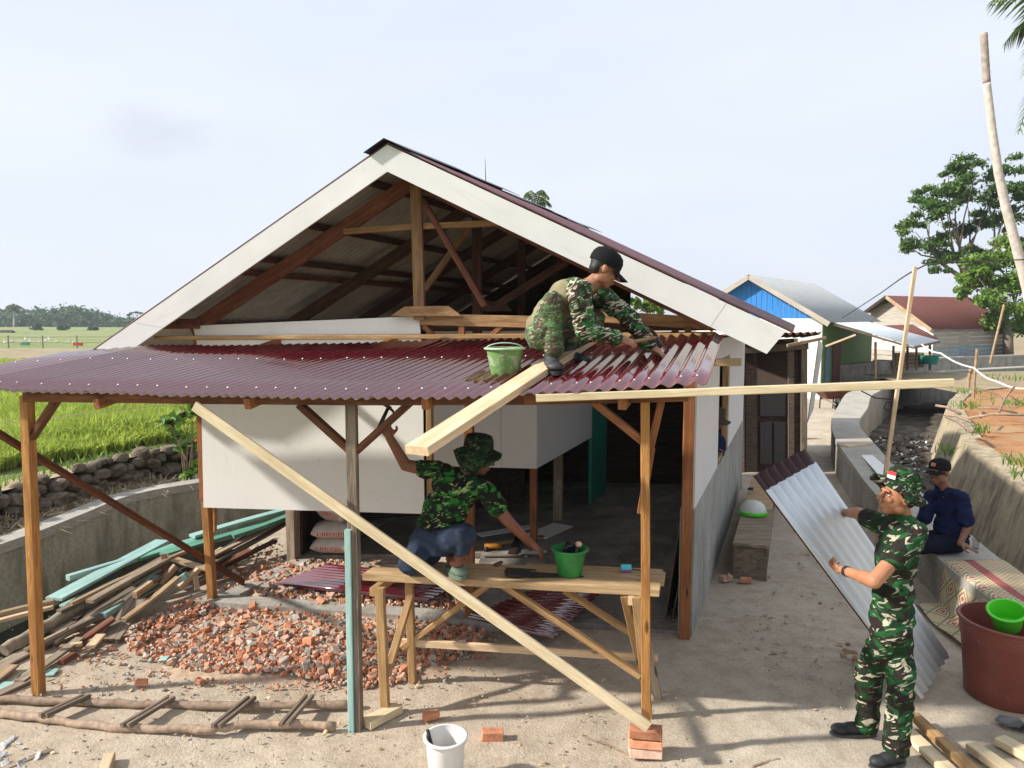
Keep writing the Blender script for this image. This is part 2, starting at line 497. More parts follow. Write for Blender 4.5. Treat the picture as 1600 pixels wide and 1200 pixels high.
def _barge():
    m, nt, bs = newmat('white_embossed_fibre_board')
    v = coords(nt, (1.2, 40, 40))
    n = noise_n(nt, v, 2.5, 5, .6, .4)
    n2 = noise_n(nt, coords(nt), 2.0, 5)
    col = ramp(nt, n2, [(.3, (.66, .655, .625)), (.7, (.74, .735, .71))])
    st = noise_n(nt, coords(nt, (.6, 3, 3)), 3.0, 7, .7, .8)
    col = mix(nt, ramp(nt, st, [(.57, (0, 0, 0)), (.78, (.3, .3, .3))]), col, (.42, .39, .33))
    nt.links.new(col, bs.inputs['Base Color']); bs.inputs['Roughness'].default_value = .7; bs.inputs['Specular IOR Level'].default_value = .25
    bump(nt, bs, n, .35, .004)
    return m
M['barge'] = _barge()
def boardmat(name, c):
    m, nt, bs = newmat(name); v = coords(nt)
    col = ramp(nt, noise_n(nt, v, 1.3, 6, .6), [(.3, tuple(x * .93 for x in c)), (.7, c)])
    st = noise_n(nt, coords(nt, (5, 5, .6)), 1.5, 7, .7, .6)
    col = mix(nt, ramp(nt, st, [(.56, (0, 0, 0)), (.78, (.22, .22, .22))]), col, tuple(x * .66 for x in c))
    sm = noise_n(nt, v, 17, 6, .75)
    col = mix(nt, ramp(nt, sm, [(.6, (0, 0, 0)), (.74, (.4, .4, .4))]), col, (.42, .36, .28))
    nt.links.new(col, bs.inputs['Base Color']); bs.inputs['Roughness'].default_value = .6; bs.inputs['Specular IOR Level'].default_value = .3
    bump(nt, bs, noise_n(nt, v, 60, 3), .06, .004)
    return m
M['panel'] = boardmat('white_board_panel', (.8, .78, .74))
M['panelgrey'] = boardmat('grey_white_board_panel', (.77, .76, .74))
M['plaster'] = concrete('grey_plaster', (.42, .41, .375), (.31, .305, .28), (.23, .225, .205))
M['concrete'] = concrete('pale_concrete', (.43, .4, .35), (.3, .28, .24), (.22, .2, .16))
M['wallmoss'] = concrete('stained_canal_concrete', (.42, .4, .31), (.29, .28, .215), (.17, .165, .11))
M['walltop'] = concrete('concrete_coping', (.42, .39, .34), (.33, .31, .26))
M['wallwarm'] = concrete('ochre_concrete', (.45, .375, .25), (.34, .275, .175), (.14, .12, .09))  # ochre concrete varied by noise, with dark streaked stains
M['floorc'] = concrete('dirty_cement_floor', (.24, .215, .185), (.14, .125, .11), (.36, .33, .28), streak=False)
M['maroon'] = sheetmetal('maroon_painted_steel', (.135, .009, .017), .07, 0, (.1, .007, .013), (.2, .14, .12), .12, 1.0)
M['maroonroof'] = sheetmetal('maroon_roof_steel', (.13, .03, .035), .32, 0, (.1, .02, .025), (.25, .2, .2), .3, .3)
M['zinc'] = sheetmetal('bare_zinc_steel', (.68, .72, .75), .4, .35, (.6, .65, .69), (.5, .5, .48), .15)
M['zincunder'] = sheetmetal('dull_roof_underside', (.46, .43, .4), .55, .15, (.34, .31, .29), (.2, .16, .13), .4)
M['maroonshaded'] = plain('shaded_maroon_steel', (.035, .008, .009), .55)  # same maroon steel, duller, its colour darkened for the shade of a down-turned face
M['rustroof'] = sheetmetal('rust_red_roof_steel', (.13, .036, .027), .85, 0, (.1, .028, .02), (.12, .05, .035), .4)
M['greyroof'] = sheetmetal('grey_zinc_roof', (.38, .4, .4), .6, .2, (.3, .32, .33), (.3, .26, .22), .4)
M['bluewall'] = plain('bright_blue_paint', (.02, .19, .52), .5, nscale=3, namt=.1)
M['whitewash'] = concrete('white_wash', (.78, .76, .7), (.66, .64, .58), streak=True)
M['limegreen'] = plain('green_house_paint', (.06, .18, .03), .6, nscale=3, namt=.15)
M['tealwall'] = plain('teal_door_paint', (.03, .26, .19), .5, nscale=4, namt=.12)
M['black'] = plain('black_plastic', (.014, .014, .015), .45)
M['capblack'] = plain('black_cap_cloth', (.012, .012, .014), .85, spec=.1)
M['rubber'] = plain('black_rubber', (.025, .026, .028), .6, nscale=30, namt=.4)
M['bootleather'] = plain('dusty_black_leather', (.045, .045, .045), .5, nscale=18, namt=.7)
M['steel'] = plain('dark_tool_steel', (.05, .045, .045), .4, .7, nscale=12, namt=.3)
M['sawsteel'] = plain('rusty_saw_steel', (.05, .035, .03), .5, .4, nscale=12, namt=.5)
M['handlewood'] = wood('hammer_handle_wood', (.4, .25, .12), (.25, .14, .06), .5, .05, knots=False)
def splashed(name, c, crust=(.5, .47, .42), rough=.5, amt=.58, maxf=.75):
    m, nt, bs = newmat(name); v = coords(nt)
    col = ramp(nt, noise_n(nt, v, 7, 5), [(.3, tuple(x * .8 for x in c)), (.7, c)])
    k = ramp(nt, noise_n(nt, v, 16, 8, .7, .4), [(amt, (0, 0, 0)), (amt + .1, (maxf,) * 3)])
    sc_ = ramp(nt, noise_n(nt, coords(nt, (3, 3, 40)), 6, 3, .6), [(.6, (0, 0, 0)), (.7, (.25, .25, .25))])
    col = mix(nt, sc_, mix(nt, k, col, crust), crust)
    nt.links.new(col, bs.inputs['Base Color']); bs.inputs['Roughness'].default_value = rough
    return m
M['bucketgreen'] = plain('green_plastic', (.03, .22, .05), .42, nscale=9, namt=.25)
M['bucketdusty'] = splashed('dusty_green_plastic', (.16, .33, .09), (.42, .45, .34), .7, .5)
M['rimgreen'] = plain('pale_green_plastic', (.36, .55, .37), .6, nscale=9, namt=.2)
M['lime'] = plain('lime_green_plastic', (.1, .62, .03), .3, nscale=4, namt=.06)
M['white'] = splashed('scuffed_white_plastic', (.76, .74, .7), (.48, .44, .38), .45, .6, .6)
M['tub'] = splashed('red_brown_plastic', (.2, .05, .035), (.36, .25, .2), .45, .62, .5)
M['navy'] = plain('navy_cotton', (.012, .017, .055), .85, nscale=14, namt=.25, spec=.1)
M['navydark'] = plain('dark_navy_trousers', (.009, .011, .024), .85, nscale=14, namt=.25, spec=.1)
M['jeans'] = plain('faded_blue_denim', (.03, .04, .068), .85, nscale=12, namt=.45, spec=.1, bmp=.2)
M['sandal'] = plain('grey_green_foam', (.12, .17, .12), .7, nscale=20, namt=.15)
M['olive'] = plain('faded_khaki_cloth', (.23, .205, .12), .85, nscale=12, namt=.2, spec=.1)
M['hair'] = plain('black_hair', (.012, .01, .009), .6)
M['skinA'] = skin('tan_skin', (.36, .17, .095))
M['skinB'] = skin('brown_skin', (.22, .085, .045))
M['skinC'] = skin('light_tan_skin', (.44, .2, .105))
M['skinD'] = skin('dark_tan_skin', (.23, .115, .07))
M['eyewhite'] = plain('eye_white', (.6, .57, .52), .3)
M['brick1'] = plain('orange_brick', (.57, .255, .145), .92, nscale=14, namt=.35, var=.35, bmp=.5, spec=.1)
M['brick2'] = plain('pale_red_brick', (.56, .38, .285), .92, nscale=14, namt=.3, var=.2, bmp=.5, spec=.1)
M['mortar'] = plain('grey_mortar', (.43, .385, .33), .95, nscale=14, namt=.25, var=.2, bmp=.5, spec=.1)
M['stone'] = concrete('bank_stone', (.21, .165, .12), (.11, .09, .065), (.05, .042, .032), streak=False, sc=2)
M['sack'] = None
M['glass'] = None
def _glass():
    m, nt, bs = newmat('drinking_glass'); bs.inputs['Transmission Weight'].default_value = 1; bs.inputs['Roughness'].default_value = .03; bs.inputs['IOR'].default_value = 1.45
    return m
M['glass'] = _glass()
def _sack():
    m, nt, bs = newmat('printed_cement_sack')
    tc = nd(nt, 'ShaderNodeTexCoord')
    sp = nd(nt, 'ShaderNodeSeparateXYZ'); nt.links.new(tc.outputs['Generated'], sp.inputs[0])
    n = noise_n(nt, tc.outputs['Object'], 9, 5)
    base = ramp(nt, n, [(.3, (.5, .44, .36)), (.7, (.64, .58, .5))])
    br = nd(nt, 'ShaderNodeTexBrick'); br.inputs['Scale'].default_value = 1.0; br.inputs['Color1'].default_value = (1, 1, 1, 1); br.inputs['Color2'].default_value = (0, 0, 0, 1); br.inputs['Mortar'].default_value = (0, 0, 0, 1)
    br.inputs['Brick Width'].default_value = .055; br.inputs['Row Height'].default_value = .3; br.inputs['Mortar Size'].default_value = .012; br.inputs['Bias'].default_value = -.2
    mp = nd(nt, 'ShaderNodeMapping'); mp.inputs['Rotation'].default_value = (R(90), 0, 0); nt.links.new(tc.outputs['Generated'], mp.inputs[0]); nt.links.new(mp.outputs[0], br.inputs['Vector'])
    band = ramp(nt, sp.outputs[2], [(.2, (0, 0, 0)), (.24, (1, 1, 1)), (.5, (1, 1, 1)), (.54, (0, 0, 0))])
    xb = ramp(nt, sp.outputs[0], [(.12, (0, 0, 0)), (.14, (1, 1, 1)), (.8, (1, 1, 1)), (.82, (0, 0, 0))])
    k = mix(nt, 1.0, mix(nt, 1.0, band, xb, 'MULTIPLY'), br.outputs[0], 'MULTIPLY')
    col = mix(nt, k, base, (.5, .05, .05))
    nt.links.new(col, bs.inputs['Base Color']); bs.inputs['Roughness'].default_value = .85
    return m
M['sack'] = _sack()
def _mat_weave():
    """woven patterned floor mat: borders, lozenges and rows of small motifs, laid out in the mat's own UV (metres)"""
    m, nt, bs = newmat('woven_patterned_mat')
    uv = nd(nt, 'ShaderNodeUVMap'); uv.uv_map = 'uv'
    sp = nd(nt, 'ShaderNodeSeparateXYZ'); nt.links.new(uv.outputs[0], sp.inputs[0])
    u, v = sp.outputs[0], sp.outputs[1]
    br = nd(nt, 'ShaderNodeTexBrick'); nt.links.new(uv.outputs[0], br.inputs['Vector'])
    br.inputs['Scale'].default_value = 1; br.inputs['Brick Width'].default_value = .05; br.inputs['Row Height'].default_value = .026; br.inputs['Mortar Size'].default_value = .006
    br.inputs['Color1'].default_value = (.16, .17, .075, 1); br.inputs['Color2'].default_value = (.34, .11, .075, 1); br.inputs['Mortar'].default_value = (.56, .48, .31, 1)
    ch = nd(nt, 'ShaderNodeTexVoronoi', feature='F1', distance='MANHATTAN'); ch.inputs['Scale'].default_value = 4.2; ch.inputs['Randomness'].default_value = 0.0
    nt.links.new(uv.outputs[0], ch.inputs['Vector'])
    loz = ramp(nt, ch.outputs['Distance'], [(0, (.3, .05, .05)), (.1, (.3, .05, .05)), (.12, (.6, .53, .37)), (.18, (.6, .53, .37)), (.2, (.32, .12, .09)), (.3, (.32, .12, .09)), (.32, (.58, .5, .34)), (.42, (.58, .5, .34)), (.44, (.18, .2, .09)), (.55, (.5, .42, .28))], 'CONSTANT')
    # bands across v (distance from the mat's front border)
    sel = ramp(nt, v, [(0, (.2, .2, .2)), (.16, (0, 0, 0)), (.26, (.5, .5, .5)), (.34, (0, 0, 0)), (.45, (1, 1, 1))], 'CONSTANT')
    s1 = ramp(nt, sel, [(0, (0, 0, 0)), (.8, (1, 1, 1))], 'CONSTANT')
    s2 = ramp(nt, sel, [(0, (0, 0, 0)), (.4, (1, 1, 1)), (.6, (0, 0, 0))], 'CONSTANT')
    col = mix(nt, s1, br.outputs[0], loz)
    col = mix(nt, s2, col, (.28, .035, .045))
    n = noise_n(nt, uv.outputs[0], 130, 2)
    col = mix(nt, ramp(nt, n, [(.4, (.3, .3, .3)), (.6, (0, 0, 0))]), col, (.5, .42, .28))
    nt.links.new(col, bs.inputs['Base Color']); bs.inputs['Roughness'].default_value = .8; bs.inputs['Specular IOR Level'].default_value = .2
    bump(nt, bs, n, .2, .003)
    return m
M['weave'] = _mat_weave()
def _ground():
    m, nt, bs = newmat('sandy_yard_soil')
    v = coords(nt)
    n1 = noise_n(nt, v, .8, 8, .6)
    col = ramp(nt, n1, [(.3, (.43, .35, .26)), (.5, (.53, .445, .34)), (.72, (.6, .52, .415))])
    # greyer cement-dusted trodden path towards the right
    sp = nd(nt, 'ShaderNodeSeparateXYZ'); nt.links.new(v, sp.inputs[0])
    ad = nd(nt, 'ShaderNodeMath', operation='ADD'); nt.links.new(sp.outputs[0], ad.inputs[0])
    n0 = noise_n(nt, v, 1.2, 5); nt.links.new(n0, ad.inputs[1])
    grey = ramp(nt, ad.outputs[0], [(.0, (0, 0, 0)), (1.0, (0, 0, 0))])
    mr = nd(nt, 'ShaderNodeMapRange'); mr.inputs['From Min'].default_value = .6; mr.inputs['From Max'].default_value = 2.4
    nt.links.new(ad.outputs[0], mr.inputs['Value'])
    col = mix(nt, mr.outputs[0], col, ramp(nt, n1, [(.3, (.43, .37, .29)), (.7, (.59, .52, .42))]))
    n2 = noise_n(nt, v, 6, 8, .68)
    col = mix(nt, ramp(nt, n2, [(.38, (.4, .4, .4)), (.58, (0, 0, 0))]), col, (.27, .205, .14))
    n3 = noise_n(nt, v, 55, 5, .7)
    col = mix(nt, ramp(nt, n3, [(.34, (.4, .4, .4)), (.54, (0, 0, 0))]), col, (.25, .195, .14))
    vo = nd(nt, 'ShaderNodeTexVoronoi'); vo.inputs['Scale'].default_value = 26; nt.links.new(v, vo.inputs['Vector'])
    peb = ramp(nt, vo.outputs['Distance'], [(.1, (.6, .6, .6)), (.2, (0, 0, 0))])
    col = mix(nt, peb, col, (.5, .43, .34))
    nt.links.new(col, bs.inputs['Base Color']); bs.inputs['Roughness'].default_value = .95; bs.inputs['Specular IOR Level'].default_value = .12
    ad2 = nd(nt, 'ShaderNodeMath', operation='ADD'); nt.links.new(n2, ad2.inputs[0]); nt.links.new(n3, ad2.inputs[1])
    bump(nt, bs, ad2.outputs[0], .6, .02)
    return m
M['soil'] = _ground()
M['redsoil'] = concrete('orange_red_soil', (.4, .19, .08), (.28, .13, .06), (.32, .25, .15), streak=False, sc=.8)
M['drysoil'] = concrete('dry_field_soil', (.38, .29, .19), (.26, .2, .13), (.2, .2, .09), streak=False, sc=.5)
M['fieldbase'] = concrete('paddy_mud', (.14, .17, .05), (.1, .13, .04), streak=False, sc=.4)
M['farfield'] = concrete('far_grassland', (.22, .27, .09), (.14, .19, .06), (.3, .28, .14), streak=False, sc=.06)
M['mud'] = concrete('canal_mud', (.1, .085, .065), (.05, .042, .034), (.2, .18, .15), streak=False, sc=1.4)
M['trash'] = plain('pale_litter', (.6, .59, .57), .7, nscale=30, namt=.5, var=.3)
M['litterdark'] = plain('dark_litter', (.1, .085, .07), .9, nscale=9, namt=.4)
M['straw'] = leafmat('dry_straw', (.36, .28, .17), (.5, .41, .27), .15)
M['rice'] = leafmat('rice_blades', (.27, .36, .045), (.44, .53, .1), .45)
M['grass'] = leafmat('bank_grass', (.11, .21, .03), (.22, .33, .06), .3)
M['leafA'] = leafmat('dark_compound_leaves', (.055, .12, .025), (.13, .235, .05), .35)
M['leafB'] = leafmat('bright_compound_leaves', (.12, .23, .035), (.25, .38, .07), .4)
M['leafC'] = leafmat('far_forest_leaves', (.03, .085, .03), (.08, .16, .045), .2)
M['palmleaf'] = leafmat('palm_leaflets', (.05, .1, .02), (.13, .18, .05), .25)
M['shrubleaf'] = leafmat('shrub_leaves', (.09, .2, .03), (.2, .34, .06), .3)
M['petal'] = plain('orange_pink_petals', (.65, .2, .09), .6)
M['petaly'] = plain('yellow_leaf', (.65, .45, .03), .6)
M['trunk'] = plain('grey_tree_bark', (.2, .16, .12), .9, nscale=9, namt=.3, bmp=.5)
M['palmtrunk'] = plain('pale_palm_trunk', (.5, .46, .4), .9, nscale=7, namt=.25, bmp=.4)
M['wire'] = plain('black_cable', (.015, .015, .015), .6)
M['rope'] = plain('white_rope', (.7, .67, .6), .8)
def _water():
    m, nt, bs = newmat('murky_canal_water')
    bs.inputs['Base Color'].default_value = (.012, .02, .012, 1); bs.inputs['Roughness'].default_value = .08
    bump(nt, bs, noise_n(nt, coords(nt), 7, 3), .08, .02)
    return m
M['water'] = _water()
def _boards(name, a, b, pitch, axis=2):
    m, nt, bs = newmat(name)
    v = coords(nt, (1, 1, 1)); n = noise_n(nt, coords(nt, (1, 1, 10)), 1.4, 6, .6, .5)
    col = ramp(nt, n, [(.3, b), (.7, a)])
    nt.links.new(col, bs.inputs['Base Color']); bs.inputs['Roughness'].default_value = .85
    return m
M['oldboard'] = _boards('weathered_wall_board', (.46, .42, .36), (.3, .27, .22), .2)
M['bluegrey'] = concrete('pale_blue_wash', (.33, .42, .44), (.25, .32, .34), (.3, .3, .27))
M['patio'] = plain('red_flag_cloth', (.65, .03, .03), .7)
# ---------------------------------------------------------------- the setting
def interp(poly, y):
    """x of a polyline given as (x, y) sorted by y"""
    if y <= poly[0][1]: a, b = poly[0], poly[1]
    elif y >= poly[-1][1]: a, b = poly[-2], poly[-1]
    else:
        for a, b in zip(poly, poly[1:]):
            if a[1] <= y <= b[1]: break
    f = (y - a[1]) / (b[1] - a[1])
    return a[0] + (b[0] - a[0]) * f
WALL_IN = [(3.85, .5), (3.86, 3.0), (3.88, 5.05), (3.95, 5.95), (4.1, 6.85), (4.62, 9.15), (5.05, 10.7), (5.715, 12.829), (6.75, 15.415), (8.1, 18.113), (9.486, 20.794), (10.481, 22.348), (11.938, 24.647), (14.804, 28.111), (19.163, 31.418), (25.1, 34.6)]
WALL_OUT = [(4.38, .5), (4.39, 3.0), (4.42, 5.05), (4.5, 5.95), (4.66, 6.85), (5.2, 9.15), (5.62, 10.7), (6.2, 12.5), (7.1, 14.95), (8.55, 17.6), (9.95, 20.3), (11.0, 21.9), (12.4, 24.1), (15.1, 27.6), (19.4, 30.85), (25.3, 34.0)]
BANK = [(4.9, .5), (5.1, 4.0), (5.688, 7.551), (6.202, 8.808), (7.3, 11.65), (8.456, 13.871), (10.279, 17.25), (11.64, 19.3), (13.03, 21.0), (15.5, 22.6), (20, 24.5), (26, 26.5)]
YARD_L = [(-4.9, .5), (-4.6, 4.0), (-4.2, 5.8), (-3.85, 7.4), (-3.6, 9.0), (-2.6, 12.0), (-1.0, 16)]
LWALL = [(-5.3, 3.0), (-5.16, 5.0), (-5.08, 6.66), (-5.05, 7.09), (-4.96, 7.58), (-4.905, 8.22), (-4.86, 8.95), (-4.66, 9.43), (-4.23, 9.9), (-3.4, 10.8), (-1.5, 13.5)]

def ground_h(x, y):
    h = .035 * noise.noise(Vector((x * .9, y * .9, 1.3))) + .014 * noise.noise(Vector((x * 3.1, y * 3.1, 4.2)))
    h += .007 * noise.noise(Vector((x * 9, y * 9, 7.7)))
    return h
def yard_fn(u, v):
    y = .6 + 23.0 * v ** 1.7
    a, b = interp(YARD_L, y), interp(WALL_IN, y) + .12
    x = a + (b - a) * u
    h = ground_h(x, y)
    if u < .04: h -= .35 * (1 - u / .04)
    return Vector((x, y, h))
b = MB(); b.grid(yard_fn, 150, 210)
tag(b.build('yard_ground', M['soil'], smooth=True, fix=False), kind='structure')

# the great sheet under everything, out to the horizon
b = MB(); b.grid(lambda u, v: Vector((-1200 + 2400 * u, -200 + 1900 * v, -.9)), 4, 4)
tag(b.build('terrain', M['farfield'], fix=False), kind='structure')

# left canal: water and far retaining wall
b = MB()
b.grid(lambda u, v: (lambda y: Vector((interp(LWALL, y) - .1 + (interp(YARD_L, y) + .3 - interp(LWALL, y)) * u, y, -.38)))(1 + 12 * v), 4, 10)
tag(b.build('canal_water', M['water'], fix=False), kind='structure')
b = MB()
b.grid(lambda u, v: (lambda y: Vector((interp(YARD_L, y) - .25 + .6 * u, y, -.6 + .5 * u)))(.6 + 14 * v), 3, 40)
tag(b.build('canal_edge', M['drysoil'], fix=False), kind='structure')

def wall_strip(b, inner, outer, z0, z1, ys, batter_in=0, batter_out=0, mi=0):
    """a wall of thickness between two polylines; cross-section a quad"""
    vs = []
    for y in ys:
        pass
def ribbon(b, A, B, z0, z1, off0=0.0, mi=0, capz=None, nrm=None):
    """closed wall between polylines A (x,y) and B (x,y) of equal length from z0 to z1"""
    n = len(A); vs = []; f0, f1 = z0, z1
    for (ax, ay), (bx, by) in zip(A, B):
        if callable(f0): z0 = f0(ay)
        if callable(f1): z1 = f1(ay)
        vs += [(ax, ay, z0), (ax, ay, z1), (bx, by, z1), (bx, by, z0)]
    fs = []
    for i in range(n - 1):
        for k in range(4):
            fs.append((4 * i + k, 4 * i + (k + 1) % 4, 4 * i + 4 + (k + 1) % 4, 4 * i + 4 + k))
    fs += [(3, 2, 1, 0), (4 * n - 4, 4 * n - 3, 4 * n - 2, 4 * n - 1)]
    b.add(vs, fs, mi)
def coping_z(y): return .42 + .18 * max(0, min(1, (y - 7) / 5))
def smooth_poly(P, k=6):
    """Catmull-Rom through the points"""
    out = []
    Q = [Vector((p[0], p[1], 0)) for p in P]
    for i in range(len(Q) - 1):
        p0 = Q[max(i - 1, 0)]; p1 = Q[i]; p2 = Q[i + 1]; p3 = Q[min(i + 2, len(Q) - 1)]
        for j in range(k):
            t = j / k
            q = .5 * ((2 * p1) + (p2 - p0) * t + (2 * p0 - 5 * p1 + 4 * p2 - p3) * t * t + (3 * p1 - p0 - 3 * p2 + p3) * t ** 3)
            out.append((q.x, q.y))
    out.append((Q[-1].x, Q[-1].y)); return out
def offset_poly(P, d):
    out = []
    for i in range(len(P)):
        a = Vector(P[max(i - 1, 0)]).to_2d() if False else Vector((P[max(i - 1, 0)][0], P[max(i - 1, 0)][1]))
        c = Vector((P[min(i + 1, len(P) - 1)][0], P[min(i + 1, len(P) - 1)][1]))
        t = (c - a).normalized(); out.append((P[i][0] - t.y * d, P[i][1] + t.x * d))
    return out
lw = smooth_poly(LWALL)
t = thing('retaining_wall', 'stained grey concrete canal wall with pale coping behind the lumber pile', 'wall', (-5.05, 7.1, -.6))
b = MB(); ribbon(b, lw, offset_poly(lw, .22), -.8, .4); b.build('wall_face', M['wallmoss'], t)
b = MB(); ribbon(b, offset_poly(lw, -.012), offset_poly(lw, .235), .4, .5); b.build('coping', M['walltop'], t)

# the strip of littered bank, the loose stone bank and the paddy level
STB = [(-5.75, 4.0), (-5.68, 6.0), (-5.6, 7.6), (-5.35, 8.7), (-5.2, 9.6), (-4.9, 10.5), (-4.3, 11.6), (-2.5, 14.5)]
b = MB()
def strip_fn(u, v):
    y = 3 + 11 * v; a = interp(LWALL, y) - .15; c = interp(STB, y) - .1
    return Vector((a + (c - a) * u, y, .33 + .1 * u + .05 * noise.noise(Vector((u * 3, y * 2.5, 0)))))
b.grid(strip_fn, 8, 60)
tag(b.build('littered_bank', M['drysoil'], smooth=True, fix=False), kind='structure')

def field_fn(u, v):
    y = 3.0 + 48 * v ** 1.6; a = interp(STB, min(y, 14.5)) - .12
    x = a - (2.0 + 40 * v) * u ** 1.0
    z = .82 - .14 * min(1, u * (2.0 + 40 * v) / 1.0)
    return Vector((x, y, z + .03 * noise.noise(Vector((x, y, 0)))))
b = MB(); b.grid(field_fn, 50, 70)
tag(b.build('paddy_field', M['drysoil'], smooth=True, fix=False), kind='structure')
b = MB(); b.grid(lambda u, v: (lambda y: Vector((-90 + (90 + (interp(STB, min(y, 14.5)) - 1.0)) * u, y, .69)))(9 + 23 * v), 4, 30)
tag(b.build('paddy_mud', M['fieldbase'], fix=False), kind='structure')
b = MB(); b.grid(lambda u, v: Vector((-160 + 170 * u, 32 + 18.5 * v, .76)), 4, 2)
tag(b.build('dirt_road', M['drysoil'], fix=False), kind='structure')
b = MB(); b.grid(lambda u, v: Vector((-420 + 440 * u, 50.5 + 250 * v, .7 - .2 * v + .3 * noise.noise(Vector((u * 9, v * 7, 0))))), 40, 30)
tag(b.build('grassland', M['farfield'], smooth=True, fix=False), kind='structure')

# stones of the bank: each a lump in the wall
def stone_mesh(seed, sx=1, sy=.8, sz=.7):
    bm = bmesh.new(); bmesh.ops.create_icosphere(bm, subdivisions=2, radius=.5)
    for v in bm.verts:
        n = noise.noise(v.co * 1.9 + Vector((seed * 3.7, 0, seed)))
        c = v.co * (1 + .35 * n)
        v.co = Vector((max(-.42, min(.42, c.x)) * sx, max(-.42, min(.42, c.y)) * sy, max(-.4, min(.4, c.z)) * sz)) * 1.15
    me = bpy.data.meshes.new('stone'); bm.to_mesh(me); bm.free(); me.materials.append(M['stone']); return me
stones = [stone_mesh(i) for i in range(8)]
sb = thing('stone_bank', 'rough dark stone bank along the edge of the rice field', 'wall', (-5.5, 8, .4))
random.seed(21)
y = 5.2
while y < 11.2:
    w = random.uniform(.1, .22)
    for k, z in enumerate((.4, .56, .7, .82)):
        yy = y + (w / 2 if k % 2 else 0) + jit(0, .03)
        x = interp(STB, yy) - .03 * k - .05
        if k == 3 and random.random() < .35: continue
        s = w * random.uniform(.8, 1.5)
        o = link('stone', random.choice(stones), None, sb, Matrix.Translation((jit(x, .03), yy, jit(z, .04))) @ Matrix.Rotation(jit(.1, .9), 4, 'Z') @ Matrix.Rotation(jit(0, .5), 4, 'X') @ Matrix.Diagonal((s, s * 1.1, s * .95, 1)))
    y += w * .92

# rice: blades grown on the paddy
def blades(name, pts, hmin, hmax, wmin, wmax, lean, mat, per=1, mats=None, kind='stuff', parent=None):
    rng = np.random.default_rng(5)
    P = np.asarray(pts, float); n = len(P) * per; P = np.repeat(P, per, 0)
    h = rng.uniform(hmin, hmax, n); w = rng.uniform(wmin, wmax, n); a = rng.uniform(0, 2 * np.pi, n); l = rng.uniform(.1, lean, n)
    if P.shape[1] > 3: h *= P[:, 3]; w *= P[:, 4]; P = P[:, :3]
    dx, dy = np.cos(a), np.sin(a); fa = rng.uniform(0, 2 * np.pi, n); px, py = np.cos(fa), np.sin(fa)
    base = P; mid = P + np.stack([dx * l * h * .35, dy * l * h * .35, h * .6], 1); tip = P + np.stack([dx * l * h, dy * l * h, h * (1 - .25 * l)], 1)
    off = np.stack([px * w, py * w, np.zeros(n)], 1)
    V_ = np.stack([base - off * .6, base + off * .6, mid - off, mid + off, tip], 1).reshape(-1, 3)
    i = np.arange(n)[:, None] * 5
    F = np.concatenate([np.concatenate([i, i + 1, i + 3], 1), np.concatenate([i, i + 3, i + 2], 1), np.concatenate([i + 2, i + 3, i + 4], 1)], 0)
    me = bpy.data.meshes.new(name)
    me.vertices.add(len(V_)); me.vertices.foreach_set('co', V_.ravel())
    me.loops.add(F.size); me.loops.foreach_set('vertex_index', F.ravel().astype(np.int32))
    me.polygons.add(len(F)); me.polygons.foreach_set('loop_start', np.arange(0, F.size, 3, dtype=np.int32)); me.polygons.foreach_set('loop_total', np.full(len(F), 3, np.int32))
    me.update(calc_edges=True); me.validate()
    me.materials.append(mat)
    o = link(name, me, None, parent)
    return tag(o, kind=kind) if kind else o
pts = []
rr = random.Random(3)
for _ in range(26000):
    y = 9.0 + 22 * rr.random() ** 1.35
    x = -2.0 - y * .16 - rr.random() * (y * .66 + 1.0)
    edge = -7.0 + (y - 9.3) * .56 if y < 12.5 else -4.9 + (y - 12.5) * .2
    if x > edge + .25 * noise.noise(Vector((x * 2, y * 2, 0))): continue
    s = 1 + max(0, (y - 12)) * .03
    edged = min(1, .4 + .45 * (edge - x + .3))
    clump = edged * .85 + .25 * noise.noise(Vector((x * .7, y * .7, 3)))
    pts.append((x, y, .68, clump * min(1.25, .9 + y * .008), s))
tag(blades('rice_crop', pts, .38, .6, .009, .017, .8, M['rice'], per=9), 'bright green rice growing in the paddy', 'rice')
pts = [(jit(interp(STB, y) - .35 - rr.random() * .5, .1), y, .75, .5, 1) for y in (rr.uniform(6, 12) for _ in range(240))]
tag(blades('bank_grass', pts, .1, .3, .006, .012, 1.2, M['grass'], per=3), 'short grass along the paddy edge', 'grass')
# straw and litter on the bank strip and in front of the stones
pts = []
for _ in range(1500):
    y = rr.uniform(6, 10.2); u = rr.random(); p = strip_fn(u, (y - 3) / 11); pts.append((p.x, p.y, p.z))
tag(blades('dry_straw', pts, .08, .22, .004, .009, 2.6, M['straw'], per=3), 'dry straw lying on the littered bank', 'straw')
def scraps(name, pts, smin, smax, mat, flat=.35, seed=1, parent=None, kind='stuff'):
    rng = random.Random(seed); b = MB()
    for p in pts:
        s = rng.uniform(smin, smax); a = rng.uniform(0, 6.28); m = Matrix.Translation(p) @ Matrix.Rotation(a, 4, 'Z') @ Matrix.Rotation(rng.uniform(-.5, .5), 4, 'X') @ Matrix.Rotation(rng.uniform(-.5, .5), 4, 'Y')
        k = rng.randint(4, 6); ring = [Vector((s * rng.uniform(.5, 1) * math.cos(6.283 * i / k), s * .6 * rng.uniform(.5, 1) * math.sin(6.283 * i / k), s * flat * rng.uniform(-.5, .5))) for i in range(k)]
        b.add([m @ q for q in ring] + [m @ (q * .8 + Vector((0, 0, s * flat))) for q in ring], [tuple(range(k - 1, -1, -1)), tuple(range(k, 2 * k))] + [(i, (i + 1) % k, k + (i + 1) % k, k + i) for i in range(k)])
    return tag(b.build(name, mat, parent, fix=False), kind=kind)
lp = []
